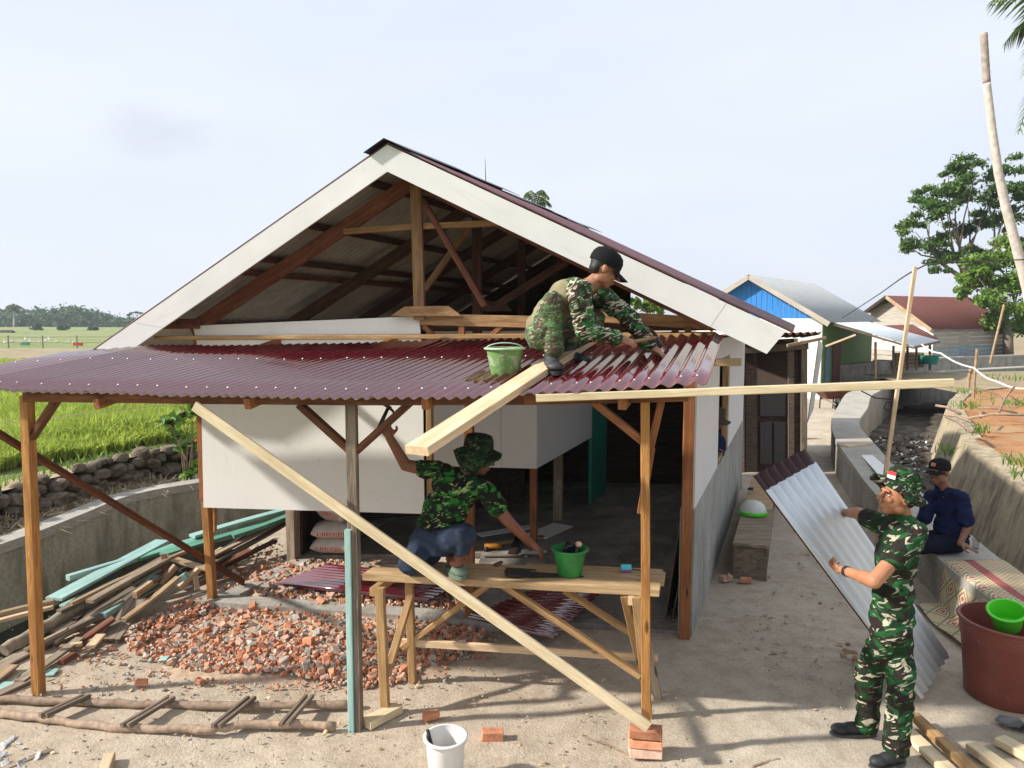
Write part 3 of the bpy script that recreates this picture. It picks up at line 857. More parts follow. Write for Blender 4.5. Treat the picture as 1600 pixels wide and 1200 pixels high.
for _ in range(900):
    y = rr.uniform(6, 10.4); p = strip_fn(rr.random(), (y - 3) / 11); lp.append(p + Vector((0, 0, .02)))
tag(scraps('plastic_litter', lp[:520], .02, .085, M['trash'], .2, 4), 'pale plastic litter on the bank', 'litter')
tag(scraps('dark_litter', lp[520:], .03, .1, M['litterdark'], .4, 5), 'dark rotting litter on the bank', 'litter')

# ---------------------------------------------------------------- right canal
win, wout = smooth_poly(WALL_IN), smooth_poly(WALL_OUT)
t = thing('canal_wall', 'low curving concrete canal wall running past the seated man', 'wall', (3.8, 6.4, 0))
b = MB(); ribbon(b, win, wout, -.9, lambda y: coping_z(y) - .08); b.build('wall_face', M['concrete'], t)
b = MB(); ribbon(b, [(x - .012, y) for x, y in win], [(x + .012, y) for x, y in wout], lambda y: coping_z(y) - .08, coping_z); b.build('coping', M['walltop'], t)
b = MB()
def bed_fn(u, v):
    y = .6 + 31 * v
    a = interp(WALL_OUT, y) - .1; c = interp(BANK, min(y, 20.5)) + .1 + max(0, y - 20.5) * 4
    x = a + (c - a) * u
    return Vector((x, y, -.5 + .1 * noise.noise(Vector((x * 1.4, y * 1.4, 0))) + .05 * noise.noise(Vector((x * 5, y * 5, 0)))))
b.grid(bed_fn, 60, 150)
tag(b.build('canal_bed', M['mud'], smooth=True, fix=False), kind='structure')
bp = []
for _ in range(900):
    y = 6 + 14 * rr.random(); p = bed_fn(rr.random(), (y - .6) / 31); bp.append(p + Vector((0, 0, .03)))
tag(scraps('canal_litter', bp[:300], .025, .11, M['trash'], .25, 8), 'pale litter in the canal bed', 'litter')
tag(scraps('canal_debris', bp[300:], .03, .14, M['litterdark'], .35, 9), 'dark debris in the canal bed', 'debris')
bk = smooth_poly(BANK)
t = thing('bank_wall', 'sloping ochre concrete wall of the bank opposite the seated man', 'wall', (6.2, 9, -.5))
b = MB()
n = len(bk); foot = offset_poly(bk, .42); back = offset_poly(bk, -.3)
vs = []
for (ax, ay), (fx, fy), (cx, cy) in zip(bk, foot, back):
    vs += [(fx, fy, -.9), (ax + jit(0, .015), ay, .68 + jit(0, .02)), (cx, cy, .7), (cx, cy, -.9)]
b.add(vs, [(4 * i + k, 4 * i + (k + 1) % 4, 4 * i + 4 + (k + 1) % 4, 4 * i + 4 + k) for i in range(n - 1) for k in range(4)] + [(3, 2, 1, 0), (4 * n - 4, 4 * n - 3, 4 * n - 2, 4 * n - 1)])
b.build('wall_face', M['wallwarm'], t)
def bankground(u, v):
    y = 1 + 20 * v; a = interp(BANK, y) + .18
    x = a + 14 * u ** 1.4
    return Vector((x, y, .66 + .22 * min(1, 14 * u ** 1.4 / 2.5) + .1 * noise.noise(Vector((x * .8, y * .8, 0))) + .04 * noise.noise(Vector((x * 3, y * 3, 0)))))
b = MB(); b.grid(bankground, 60, 100)
tag(b.build('bank_soil', M['redsoil'], smooth=True, fix=False), kind='structure')
b = MB(); b.grid(lambda u, v: (lambda x: Vector((x, 20.9 + (x - 13) * .25 + 6 * v, .62 + .1 * v)))(12.8 + 25 * u), 10, 4)
tag(b.build('far_path', M['drysoil'], fix=False), kind='structure')
# the ground of the hamlet behind the canal and under the trees
b = MB(); b.grid(lambda u, v: Vector((3.9 + 130 * u, 36 + 150 * v, .3 + .5 * u)), 4, 4)
tag(b.build('hamlet_ground', M['drysoil'], fix=False), kind='structure')
b = MB(); b.grid(lambda u, v: (lambda y: Vector((-1 + u * (interp(WALL_IN, y) + 1.1), y, .02 + .02 * noise.noise(Vector((u * 20, y, 0))))))(16.5 + 17.9 * v), 30, 30)
tag(b.build('lane', M['soil'], fix=False), kind='structure')
def far_wall():
    A = [(11.5, 26.5), (15, 29.5), (19.4, 32.6), (25.5, 35.6), (40, 39)]
    t = thing('far_canal_wall', 'long pale concrete wall along the canal before the wooden house', 'wall', (19, 32, .3))
    b = MB(); ribbon(b, A, offset_poly(A, .4), -.5, .95); b.build('wall_face', M['concrete'], t)
    b = MB(); ribbon(b, offset_poly(A, -.02), offset_poly(A, .42), .95, 1.05); b.build('coping', M['walltop'], t)
far_wall()
# ---------------------------------------------------------------- corrugated sheets
def corr_mesh(name, p00, p10, p01, p11, pitch, amp, nseg_len=2, per=6, th=.004, mats=(0,), phase=0.0, cut=None):
    """sheet: corrugation varies along u (p00->p10), ribs run along v (p00->p01). Two-sided with thickness; second slot = underside"""
    p00, p10, p01, p11 = map(Vector, (p00, p10, p01, p11))
    W = (p10 - p00).length; nw = max(2, int(round(W / pitch * per)))
    nrm = (p10 - p00).cross(p01 - p00).normalized()
    if nrm.z < 0: nrm = -nrm
    vt = []
    for j in range(nseg_len + 1):
        v = j / nseg_len
        for i in range(nw + 1):
            u = i / nw
            vv = v
            if cut: vv = v * cut(u)
            p = (p00 * (1 - u) + p10 * u) * (1 - vv) + (p01 * (1 - u) + p11 * u) * vv
            vt.append(p + nrm * amp * math.sin(2 * math.pi * u * W / pitch + phase))
    n = len(vt); vb = [p - nrm * th for p in vt]
    I = lambda i, j: j * (nw + 1) + i
    b = MB(); fs = []; ft = []; fb = []
    for j in range(nseg_len):
        for i in range(nw):
            ft.append((I(i, j), I(i + 1, j), I(i + 1, j + 1), I(i, j + 1)))
            fb.append((n + I(i, j + 1), n + I(i + 1, j + 1), n + I(i + 1, j), n + I(i, j)))
    rim = []
    for i in range(nw):
        rim.append((I(i + 1, 0), I(i, 0), n + I(i, 0), n + I(i + 1, 0)))
        rim.append((I(i, nseg_len), I(i + 1, nseg_len), n + I(i + 1, nseg_len), n + I(i, nseg_len)))
    for j in range(nseg_len):
        rim.append((I(0, j), I(0, j + 1), n + I(0, j + 1), n + I(0, j)))
        rim.append((I(nw, j + 1), I(nw, j), n + I(nw, j), n + I(nw, j + 1)))
    b.v = [tuple(p) for p in vt + vb]
    fl = (p10 - p00).cross(p01 - p00).dot(nrm) < 0
    if fl: ft = [tuple(reversed(f)) for f in ft]; fb = [tuple(reversed(f)) for f in fb]; rim = [tuple(reversed(f)) for f in rim]
    b.f = ft + fb + rim; b.mi = [0] * len(ft) + [1] * len(fb) + [0] * len(rim)
    me = b.mesh(name); me.polygons.foreach_set('use_smooth', [k < len(ft) + len(fb) for k in range(len(b.f))])
    return me
def corr(name, p00, p10, p01, p11, pitch, amp, mats, parent=None, **kw):
    me = corr_mesh(name, p00, p10, p01, p11, pitch, amp, **kw)
    for m in mats: me.materials.append(m)
    return link(name, me, None, parent)
def lerp(a, b, f): return Vector(a) * (1 - f) + Vector(b) * f
def Vx(p, t, dz=0.0): return Vector(p) + V * t + Vector((0, 0, dz))

# ---------------------------------------------------------------- the house under construction
HL = 6.2
house = thing('house', 'white panelled house under construction with a wide open gable', 'house', C0)
G_B = .45                                     # barge plane, in front of the facade
A_top, A_bot = FP(605, 226, G_B), FP(605, 268, G_B)
L_top, L_bot = FP(150, 545, G_B), FP(202, 549, G_B)
R_top, R_bot = FP(1228, 517, G_B), FP(1198, 553, G_B)
def barge(pts, name='barge_board'):
    b = MB(); b.prism([p for p in pts], N * .025)
    # local frame: x along the board so the embossed grain follows it
    return b
for tl, bl, tr, br_ in ((L_top, L_bot, A_top, A_bot), (A_top, A_bot, R_top, R_bot)):
    x = (tr - tl).normalized(); m = Matrix((x, N, x.cross(N))).transposed().to_4x4(); m.translation = tl
    mi = m.inverted()
    # two lengths of board with a butt joint
    f = .86 if tl is A_top else .14
    j0, j1 = lerp(tl, tr, f), lerp(bl, br_, f)
    e = x * .0015
    for q in ((tl, j0 - e, j1 - e, bl), (j0 + e, tr, br_, j1 + e)):
        b = MB(); b.prism([mi @ p for p in q], (0, .02, 0)); b.build('barge_board', M['barge'], house, mw=m)
# roof planes (the metal sits 3 cm above the barge top and 3 cm proud of it)
up = Vector((0, 0, .02)); fwd = N * .012
ridge0 = A_top + up + fwd; ridge1 = ridge0 + V * HL
eR0 = R_top + up + fwd + (R_top - A_top).normalized() * .06; eL0 = L_top + up + fwd + (L_top - A_top).normalized() * .25
nsh = 7
for k in range(nsh):
    a, c = k / nsh, (k + 1) / nsh + .012
    dz = Vector((0, 0, .004 * (k % 2)))
    corr('roof_sheet', lerp(ridge0, ridge1, a) + dz, lerp(ridge0, ridge1, min(c, 1)) + dz, lerp(eR0, eR0 + V * HL, a) + dz, lerp(eR0, eR0 + V * HL, min(c, 1)) + dz, .09, .011, (M['maroonroof'], M['zincunder']), house, nseg_len=3)
    corr('roof_sheet', lerp(ridge0, ridge1, a) + dz, lerp(ridge0, ridge1, min(c, 1)) + dz, lerp(eL0, eL0 + V * HL, a) + dz, lerp(eL0, eL0 + V * HL, min(c, 1)) + dz, .09, .011, (M['maroonroof'], M['zincunder']), house, nseg_len=3)
dR, dL = (eR0 - ridge0).normalized(), (eL0 - ridge0).normalized()
for k in range(5):                               # folded ridge caps, slightly uneven, overlapping
    a, c = ridge0 + V * (HL * k / 5 - .06), ridge0 + V * (HL * (k + 1) / 5 + .02)
    z0, z1 = Vector((0, 0, .022 + .012 * (k % 2))), Vector((0, 0, .03 + jit(.01, .012)))
    b = MB()
    b.slab(lambda u, v: (a + z0 + (dL * .2 * (1 - 2 * u) if u < .5 else dR * .2 * (2 * u - 1))) * (1 - v) + (c + z1 + (dL * .2 * (1 - 2 * u) if u < .5 else dR * .2 * (2 * u - 1))) * v, 4, 1, (0, 0, -.004))
    b.build('ridge_cap', M['trussdark'] if False else M['black'], house)
# trusses: the first on the facade line, others behind it
apexF, leftF, rightF = FP(648, 282, -.02), FP(300, 515, -.02), FP(1118, 508, -.02)
for k in range(5):
    o = V * (k * 1.32)
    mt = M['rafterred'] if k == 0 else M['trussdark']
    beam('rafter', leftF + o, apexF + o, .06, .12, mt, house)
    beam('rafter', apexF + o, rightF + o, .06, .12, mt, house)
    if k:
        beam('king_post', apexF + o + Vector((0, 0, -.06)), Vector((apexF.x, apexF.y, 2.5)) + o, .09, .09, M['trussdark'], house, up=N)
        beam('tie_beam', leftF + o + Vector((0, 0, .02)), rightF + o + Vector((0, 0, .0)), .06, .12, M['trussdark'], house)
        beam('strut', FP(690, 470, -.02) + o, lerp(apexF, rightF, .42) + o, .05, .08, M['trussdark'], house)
beam('king_post', FP(650, 290, .06), FP(656, 500, .06), .095, .05, M['truss'], house, up=N)
beam('collar', FP(538, 362, .01), FP(650, 354, .01), .05, .05, M['truss'], house)
beam('collar', FP(656, 354, .01), FP(790, 348, .01), .05, .05, M['truss'], house)
beam('strut', FP(660, 312, .02), FP(757, 478, .02), .05, .065, M['rafterred'], house, up=N)
beam('strut', FP(738, 348, -.4), FP(664, 452, -.4), .05, .06, M['truss'], house, up=N)
b = MB(); b.prism([FP(x, y, .1) for x, y in ((610, 494), (632, 479), (700, 478), (722, 494))], N * .03); b.build('gusset', M['truss'], house)
b = MB(); b.prism([FP(x, y, -1.3) for x, y in ((742, 486), (755, 470), (790, 472), (800, 486))], N * .03); b.build('gusset', M['trussdark'], house)
# purlins under the left slope and the right slope
for f in (.12, .33, .5, .57, .86):
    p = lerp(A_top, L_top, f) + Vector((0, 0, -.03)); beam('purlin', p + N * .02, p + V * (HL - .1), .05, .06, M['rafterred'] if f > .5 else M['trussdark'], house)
for f in (.12, .35, .6, .85):
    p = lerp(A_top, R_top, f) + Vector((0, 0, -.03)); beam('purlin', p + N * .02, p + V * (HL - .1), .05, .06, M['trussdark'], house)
# wall plates and frame timbers at eaves height
beam('tie_beam', FP(657, 499, .03), FP(830, 503, .03), .05, .1, M['truss'], house)
beam('tie_beam', FP(935, 494, -.05), FP(1112, 506, -.05), .05, .1, M['truss'], house)
beam('wall_plate', FP(300, 528, .02), FP(1118, 522, .02), .05, .04, M['truss'], house)
beam('batten', FP(242, 528, .28), FP(1118, 524, .28), .035, .035, M['bench'], house)
for x0, y0, x1, y1 in ((662, 509, 690, 536), (787, 506, 757, 536), (995, 508, 1050, 536), (1075, 525, 1055, 540)):
    beam('brace', FP(x0, y0, .02), FP(x1, y1, .02), .04, .055, M['post'], house, up=N)
beam('stud', FP(722, 504, .02), FP(722, 540, .02), .05, .06, M['post'], house, up=N)
beam('stud', FP(1075, 510, -.02), FP(1075, 540, -.02), .05, .07, M['post'], house, up=N)
beam('eave_block', FP(283, 506, .08), FP(310, 506, .08), .05, .09, M['rafterred'], house)
# front board panel: lower sheet, upper sheet with a fine joint
pz = 2.22
def panel(name, q, mat, th=.012, par=house):
    b = MB(); b.prism([Vector(p) for p in q], N * th); return b.build(name, mat, par)
bl, br2 = FP(318, 793, .03), FP(663, 803, .03); tl, tr = FP(313, 560, .03), FP(660, 560, .03)
panel('wall_panel', (bl, br2, tr, tl), M['panel'])
panel('wall_panel', (tl + Vector((0, 0, .003)), tr + Vector((0, 0, .003)), FP(655, 494, .03), FP(301, 509, .03)), M['panel'])
# posts on the facade line
beam('post', Vector((-2.85, 6.8, .06)), FP(322, 780, -.04), .07, .07, M['postyellow'], house, up=N)
beam('post', FP(322, 779, -.04), FP(312, 520, -.04), .085, .085, M['post'], house, up=N)
beam('post', FP(336, 792, -.02), FP(336, 830, -.02), .02, .04, M['postyellow'], house, up=N)
pc = FP(733, 700, 0)
beam('post', Vector((pc.x, pc.y, .06)), Vector((pc.x, pc.y, 2.5)), .08, .08, M['post'], house, up=N)
pr = FP(672, 700, .0)
beam('post', Vector((pr.x, pr.y, .9)), Vector((pr.x, pr.y, 2.5)), .05, .07, M['bench'], house, up=N)
beam('corner_post', Vector((C0.x - .06, C0.y + .01, 0)), Vector((C0.x - .06, C0.y + .01, 2.5)), .085, .1, M['post'], house, up=N)
# foundation strips and floor slab
b = MB(); b.box((0, -.11, -.1), (3.0, .09, .07), m=frame((-3.05, 6.84, 0), (-.05, 6.32, 0))); b.build('foundation', M['concrete'], house)
b = MB(); b.box((0, -.09, -.1), (3.3, .09, .06), m=frame((-2.72, 6.95, 0), Vector((-2.72, 6.95, 0)) + V * 3)); b.build('foundation', M['concrete'], house)
fl0 = Vector((-.42, 6.5, 0)); 
b = MB(); b.prism([fl0, C0 + Vector((-.02, .05, 0)), C0 + V * HL, Vector((-2.7, 7.0, 0)) + V * HL, Vector((-2.6, 8.1, 0)), Vector((-.35, 8.2, 0))], (0, 0, .05)); b.build('floor_slab', M['floorc'], house)
# right side wall: plaster base, white boards, a window opening with a frame
def sidewall(name, t0, t1, z0, z1, mat, th=.1, o=0.0):
    a = C0 + Vector((0, 0, 0)) + V * t0; c = C0 + V * t1; nn = Vector((V.y, -V.x, 0))
    b = MB(); b.prism([a + nn * o + Vector((0, 0, z0)), c + nn * o + Vector((0, 0, z0)), c + nn * o + Vector((0, 0, z1)), a + nn * o + Vector((0, 0, z1))], -nn * th); return b.build(name, mat, house)
sidewall('plaster_base', .02, HL - .2, -.05, 1.12, M['plaster'], .12)
sidewall('wall_panel', .04, 1.95, 1.12, 2.5, M['panelgrey'], .02, -.004)
sidewall('wall_panel', 3.25, HL - .2, 1.12, 2.5, M['panelgrey'], .02, -.004)
sidewall('wall_panel', 1.95, 3.25, 2.28, 2.5, M['panelgrey'], .02, -.004)
ws = C0 + Vector((-.05, 0, 0))
for tt in (1.98, 3.2):
    beam('window_frame', ws + V * tt + Vector((0, 0, 1.12)), ws + V * tt + Vector((0, 0, 2.28)), .07, .07, M['bench'], house, up=V)
beam('window_frame', ws + V * 2.02 + Vector((0, 0, 2.24)), ws + V * 3.16 + Vector((0, 0, 2.24)), .07, .06, M['bench'], house)
beam('window_sill', ws + V * 2.02 + Vector((0, 0, 1.15)), ws + V * 3.16 + Vector((0, 0, 1.15)), .07, .05, M['bench'], house)
beam('outrigger', FP(1085, 566, .02), FP(1158, 566, .02), .05, .06, M['pale'], house)
# inner partition of the entrance bay: boards on posts
ip = Vector((.277, 8.182, 0)); il = D(668, 700, 8.35)
i0 = Vector((il.x, il.y, 1.03)); i1 = Vector((ip.x, ip.y, 1.03)); i2 = ip + V * 2.4 + Vector((0, 0, 1.03)); H2 = Vector((0, 0, 1.62))
jn = D(783, 700, 8.24); j = Vector((jn.x, jn.y, 1.03))
for a, c in ((i0, j - U * .002), (j + U * .002, i1)):
    b = MB(); b.prism((a, c, c + H2, a + H2), N * .012); b.build('partition_panel', M['panelgrey'], house)
b = MB(); b.prism((i1 + V * .012, i2, i2 + H2, i1 + V * .012 + H2), Vector((-.012, 0, 0))); b.build('partition_panel', M['panelgrey'], house)
beam('post', Vector((ip.x - .03, ip.y + .07, .05)), Vector((ip.x - .03, ip.y + .07, 2.6)), .08, .08, M['post'], house, up=N)
b = MB(); b.prism((i2 + Vector((0, 0, -.98)), i2 + V * .9 + Vector((0, 0, -.98)), i2 + V * .9 + Vector((0, 0, 1.2)), i2 + Vector((0, 0, 1.2))), Vector((-.04, 0, 0))); b.build('door', M['tealwall'], house)
cp = D(872, 760, 9.6); beam('post', Vector((cp.x, cp.y, .05)), Vector((cp.x, cp.y, 2.5)), .12, .1, M['greywood'], house, up=N)
# carved post and boards beside the cement sacks
kp = G(459, 872, .05)
beam('carved_post', Vector((kp.x, kp.y, .02)), Vector((kp.x, kp.y, 2.5)), .1, .14, M['greywood'], house, up=N)
b = MB(); b.box((0, 0, .02), (.02, 1.2, 2.5), m=Matrix.Translation((kp.x + .06, kp.y + .08, 0))); b.build('board', M['darkwood'], house)
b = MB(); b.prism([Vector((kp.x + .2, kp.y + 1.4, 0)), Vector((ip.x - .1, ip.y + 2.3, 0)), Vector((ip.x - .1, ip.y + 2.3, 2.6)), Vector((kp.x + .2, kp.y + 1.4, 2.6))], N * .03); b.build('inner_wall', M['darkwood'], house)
# rear wall and boarded part of the rear gable
b = MB(); rl, rr_ = Vector((L_top.x + .4, L_top.y, 0)) + V * (HL - .2), C0 + V * (HL - .15)
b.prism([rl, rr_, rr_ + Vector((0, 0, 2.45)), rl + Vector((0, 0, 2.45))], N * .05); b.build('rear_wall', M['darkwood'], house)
zz = Vector((0, 0, 0))
gl, ga, gr = Vector((rl.x, rl.y, 2.5)), ridge1 - V * .15 + Vector((0, 0, -.06)), lerp(ridge1, eR0 + V * HL, .22) - V * .15 + Vector((0, 0, -.08))
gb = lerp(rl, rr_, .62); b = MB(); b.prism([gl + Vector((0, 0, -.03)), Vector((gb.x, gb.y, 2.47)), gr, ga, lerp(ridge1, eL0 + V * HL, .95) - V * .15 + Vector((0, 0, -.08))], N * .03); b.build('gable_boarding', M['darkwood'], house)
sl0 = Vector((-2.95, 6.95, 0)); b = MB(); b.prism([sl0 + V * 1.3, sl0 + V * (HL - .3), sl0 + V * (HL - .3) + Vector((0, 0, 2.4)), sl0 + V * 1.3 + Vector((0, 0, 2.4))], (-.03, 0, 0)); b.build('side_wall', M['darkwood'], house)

# ---------------------------------------------------------------- porch in front of the house
porch = thing('porch', 'open timber porch with a corrugated maroon roof before the white gable', 'porch', (-1.0, 4.65, 0))
FE = [(-260, 606), (0, 613), (250, 620), (560, 626), (700, 625), (850, 619), (960, 613), (1105, 603)]
RE_ = [(100, 544), (155, 543), (360, 543.5), (500, 541), (710, 535), (955, 530), (1135, 525)]
def edge_y(E, x):
    for (x0, y0), (x1, y1) in zip(E, E[1:]):
        if x0 <= x <= x1: break
    return y0 + (y1 - y0) * (x - x0) / (x1 - x0)
frontP = lambda s: PF(s, edge_y(FE, s), .13)
rearP = lambda s: FP(s, edge_y(RE_, s), .5)
# sheet boundaries along the front edge and the matching rear positions: corrugations all run parallel, down the slope
fx = [-190, -95, 10, 128, 240, 352, 462, 575, 690, 800, 905, 1000, 1105]
def rear_of(x):
    y = edge_y(FE, x); r = x
    for _ in range(6): r = x + (1189 - x) * (y - edge_y(RE_, r)) / (y - 350)
    return r
rx = [rear_of(x) for x in fx]
pit = [.07, .07, .07, .07, .071, .072, .073, .075, .074, .08, .084, .088, .09]
screws = []
for k in range(len(fx) - 1):
    f0, f1, r0, r1 = frontP(fx[k]), frontP(fx[k + 1]), rearP(rx[k]), rearP(rx[k + 1])
    f0, f1 = f0 + (f0 - r0).normalized() * jit(0, .012), f1 + (f1 - r1).normalized() * jit(0, .012)
    z = Vector((0, 0, .004 * (k % 2) + .014))
    pt_ = (f1 - f0).length / round((f1 - f0).length / pit[k])
    cut = (lambda u: .35 + .65 * u) if False else None
    corr('roof_sheet', f0 + z, f1 + z, r0 + z, r1 + z, pt_, .0115, (M['maroon'], M['zincunder']), porch, nseg_len=4, per=8)
    for fr in (.1, .62):
        cnt = 3
        for i in range(cnt):
            u = (math.floor((i + .5) / cnt * round((f1 - f0).length / pt_)) + .25) / round((f1 - f0).length / pt_)
            p = lerp(lerp(f0, f1, u), lerp(r0, r1, u), fr) + z + Vector((0, 0, .0105))
            screws.append(p)
b0 = MB(); b0.lathe([(.0, .007), (.003, .007), (.004, .003), (.007, .002), (.008, 0)], n=8)
scm = b0.mesh('screw'); scm.materials.append(M['zinc'])
for p in screws: link('screw', scm, None, porch, Matrix.Translation(p))
dn = lambda p, z: Vector((p.x, p.y, p.z - z))
# front beam, mid purlin, rear purlin
FB = [PF(40, 620, .02), PF(300, 623, .02), PF(559, 625, .02), PF(820, 624, .02), PF(1075, 618, .02)]
for a, c in zip(FB, FB[1:]): beam('front_beam', a, c, .05, .065, M['beam'], porch)
mid = [lerp(frontP(f), rearP(r), .6) + Vector((0, 0, -.035)) for f, r in ((-150, rear_of(-150)), (575, rear_of(575)), (1100, rear_of(1100)))]
for a, c in zip(mid, mid[1:]): beam('purlin', a, c, .05, .05, M['beam'], porch)
rearp = [rearP(x) + Vector((0, 0, -.045)) + N * -.05 for x in (160, 640, 1125)]
for a, c in zip(rearp, rearp[1:]): beam('purlin', a, c, .05, .05, M['post'], porch)
# rafters from the front beam back to the house
for x, w in ((150, .05), (386, .05), (664, .06), (972, .05)):
    a = PF(x, 629, .09); a.z -= .01
    e = a + V * 2.0; e.z = a.z + .38
    beam('rafter', a, e, .05, .07, M['post'], porch)
# posts
pl0 = Vector((-3.43, 5.12, 0)); pl1 = PF(42, 618, -.02)
beam('post', pl0 + Vector((0, 0, -.05)), pl1, .065, .07, M['postyellow'], porch, up=N)
pm0 = Vector((-1.03, 4.66, 0)); pm1 = PF(548, 628, -.03)
beam('post', lerp(pm0, pm1, .0) + Vector((-.024, 0, -.05)), lerp(pm0, pm1, .62) + Vector((-.024, 0, 0)), .042, .07, M['teal'], porch, up=N)
beam('post', lerp(pm0, pm1, .0) + Vector((.019, 0, -.05)), lerp(pm0, pm1, .66) + Vector((.019, .0, 0)), .04, .06, M['oldwood'], porch, up=N)
beam('post', lerp(pm0, pm1, .6) + Vector((0, .02, 0)), pm1 + Vector((0, .02, 0)), .07, .05, M['oldwood'], porch, up=N)
ps0 = Vector((.83, 4.36, .19)); ps1 = PF(1008, 627, -.03)
beam('post', ps0, ps1, .055, .055, M['postyellow'], porch, up=N)
# knee braces
for (x0, y0), (x1, y1), g, w in (((92, 620), (44, 692), -.03, .07), ((468, 632), (550, 706), -.06, .07), ((640, 630), (556, 706), -.06, .065), ((928, 628), (1005, 690), -.06, .08), ((1033, 628), (1013, 712), -.1, .05), ((1018, 700), (1001, 802), -.12, .045)):
    beam('knee_brace', PF(x0, y0, g), PF(x1, y1, g), .045, w * .85, M['beam'] if x0 < 900 else M['post'], porch, up=N)
beam('long_brace', D(-70, 636, 5.35), G(380, 910, .08), .04, .055, M['beam'], porch, up=N)
# ---------------------------------------------------------------- loose boards leaning on and lying about the porch
def plank(name, label, p0, p1, w, t, mat, cat='plank', group=None, up=None, bow=0.0):
    o = beam(name, p0, p1, w, t, mat, None, up=up, bow=bow)
    return tag(o, label, cat, group)
plank('plank', 'long pale board nailed diagonally across the porch posts down to the bricks', PF(304, 634, .1), PF(1013, 1136, .1), .07, .024, M['palelong'], up=Vector((0, 1, 0)).cross(Vector((0, 0, 1))) if False else None)
bpy.data.objects['plank'].matrix_basis = bpy.data.objects['plank'].matrix_basis @ Matrix.Rotation(R(90), 4, 'X')
plank('plank', 'long pale batten jutting out to the right under the roof edge', PF(838, 622, .115), PF(1489, 598, .115), .035, .045, M['palelong'])
rp0, rp1 = D(940, 527, 5.62), D(651, 709, 3.55)
rp0.z += .05; rp1.z += .015
plank('plank', 'thick pale plank on the roof under the squatting man, overhanging the edge', rp0, rp1, .14, .045, M['pale'])
plank('plank', 'thin pale batten standing upright against the curved canal wall', Vector((4.42, 8.75, .0)), D(1430, 417, 8.95), .045, .03, M['pale'])
a = G(1318, 698, .6); c = G(1356, 694, .6)
plank('plank', 'short pale board lying across the canal wall', a + Vector((0, 0, .01)), c + Vector((0, 0, .01)), .2, .03, M['pale'])
o = MB(); q = [G(x, y, .575) for x, y in ((1346, 712), (1360, 709), (1405, 748), (1388, 760))]; o.prism(q, (0, 0, .008))
tag(o.build('flat_board', M['panel']), 'white flat board lying on the coping of the canal wall', 'board')

# ---------------------------------------------------------------- work platform
bench = thing('work_platform', 'rough timber work platform on braced legs under the porch', 'platform', (0, 5, 0))
Z = .93
fl, fr = G(566, 897, Z), G(1030, 922, Z); bl_, br_ = G(600, 874, Z), G(1035, 893, Z)
def strip(p0, p1, q0, q1, th, name='top_plank', mat='benchtop'):
    b = MB(); m = frame(p0, p1); mi = m.inverted(); b.prism([mi @ Vector(p) for p in (p0, p1, q1, q0)], (0, 0, -th)); return b.build(name, M[mat], bench, mw=m)
# lie the planks towards the house from the front edge
mf = lambda u, v: lerp(lerp(fl, fr, u), lerp(bl_, br_, u), v)
g_ = .012
strip(mf(0, 0), mf(1, 0), mf(.0, .48), mf(1, .48), .045)
strip(mf(.02, .52), mf(1.01, .5), mf(.02, 1.0), mf(1.01, 1.0), .04)
strip(mf(.52, 1.04), mf(1.0, 1.03), mf(.52, 1.16), mf(1.0, 1.14), .05)
LF, LR, RF, RR_ = Vector((-.873, 4.85, .05)), Vector((-.744, 5.3, 0)), Vector((.93, 4.75, 0)), Vector((1.045, 5.05, 0))
tp = Z - .05
beam('leg', LF, Vector((-.9, 4.88, tp)), .06, .05, M['bench'], bench, up=N)
beam('leg', LR, Vector((-.76, 5.28, tp)), .055, .05, M['bench'], bench, up=N)
beam('leg', RR_, Vector((.86, 5.02, tp)), .06, .06, M['greywood'], bench, up=N)
beam('leg', RF + Vector((.0, .05, 0)), Vector((.82, 4.72, tp)), .06, .05, M['bench'], bench, up=N)
beam('foot', G(572, 1138, .0) + Vector((0, 0, .03)), G(622, 1112, 0) + Vector((0, 0, .03)), .1, .055, M['palelong'], bench)
beam('crosspiece', Vector((-.95, 4.88, tp - .03)), Vector((-.82, 5.3, tp - .03)), .05, .06, M['bench'], bench)
beam('crosspiece', Vector((.79, 4.72, tp - .03)), Vector((.9, 5.06, tp - .03)), .05, .06, M['pale'], bench)
beam('end_brace', D(642, 930, 5.28), D(604, 1055, 4.87), .05, .05, M['bench'], bench, up=N)
beam('end_brace', D(975, 930, 4.76), D(1000, 1040, 5.0), .05, .04, M['bench'], bench, up=N)
beam('stretcher', D(622, 1003, 5.32), D(1028, 1028, 5.07), .03, .055, M['pale'], bench)
beam('brace', D(783, 912, 4.93), D(1000, 1056, 4.74), .04, .055, M['bench'], bench, up=N)
beam('brace', D(775, 905, 5.28), D(628, 1012, 5.3), .04, .055, M['bench'], bench, up=N)
beam('brace', D(882, 922, 5.2), D(1018, 1010, 5.08), .04, .055, M['bench'], bench, up=N)
b = MB(); b.prism([p + Vector((0, 0, .004)) for p in (mf(.0, .55), mf(.1, .5), mf(.16, .9), mf(.08, 1.0), mf(.01, 1.0))], (0, 0, .012))
tag(b.build('cardboard', M['oldwood']), 'flat grey cardboard piece under the kneeling worker on the platform', 'cardboard')

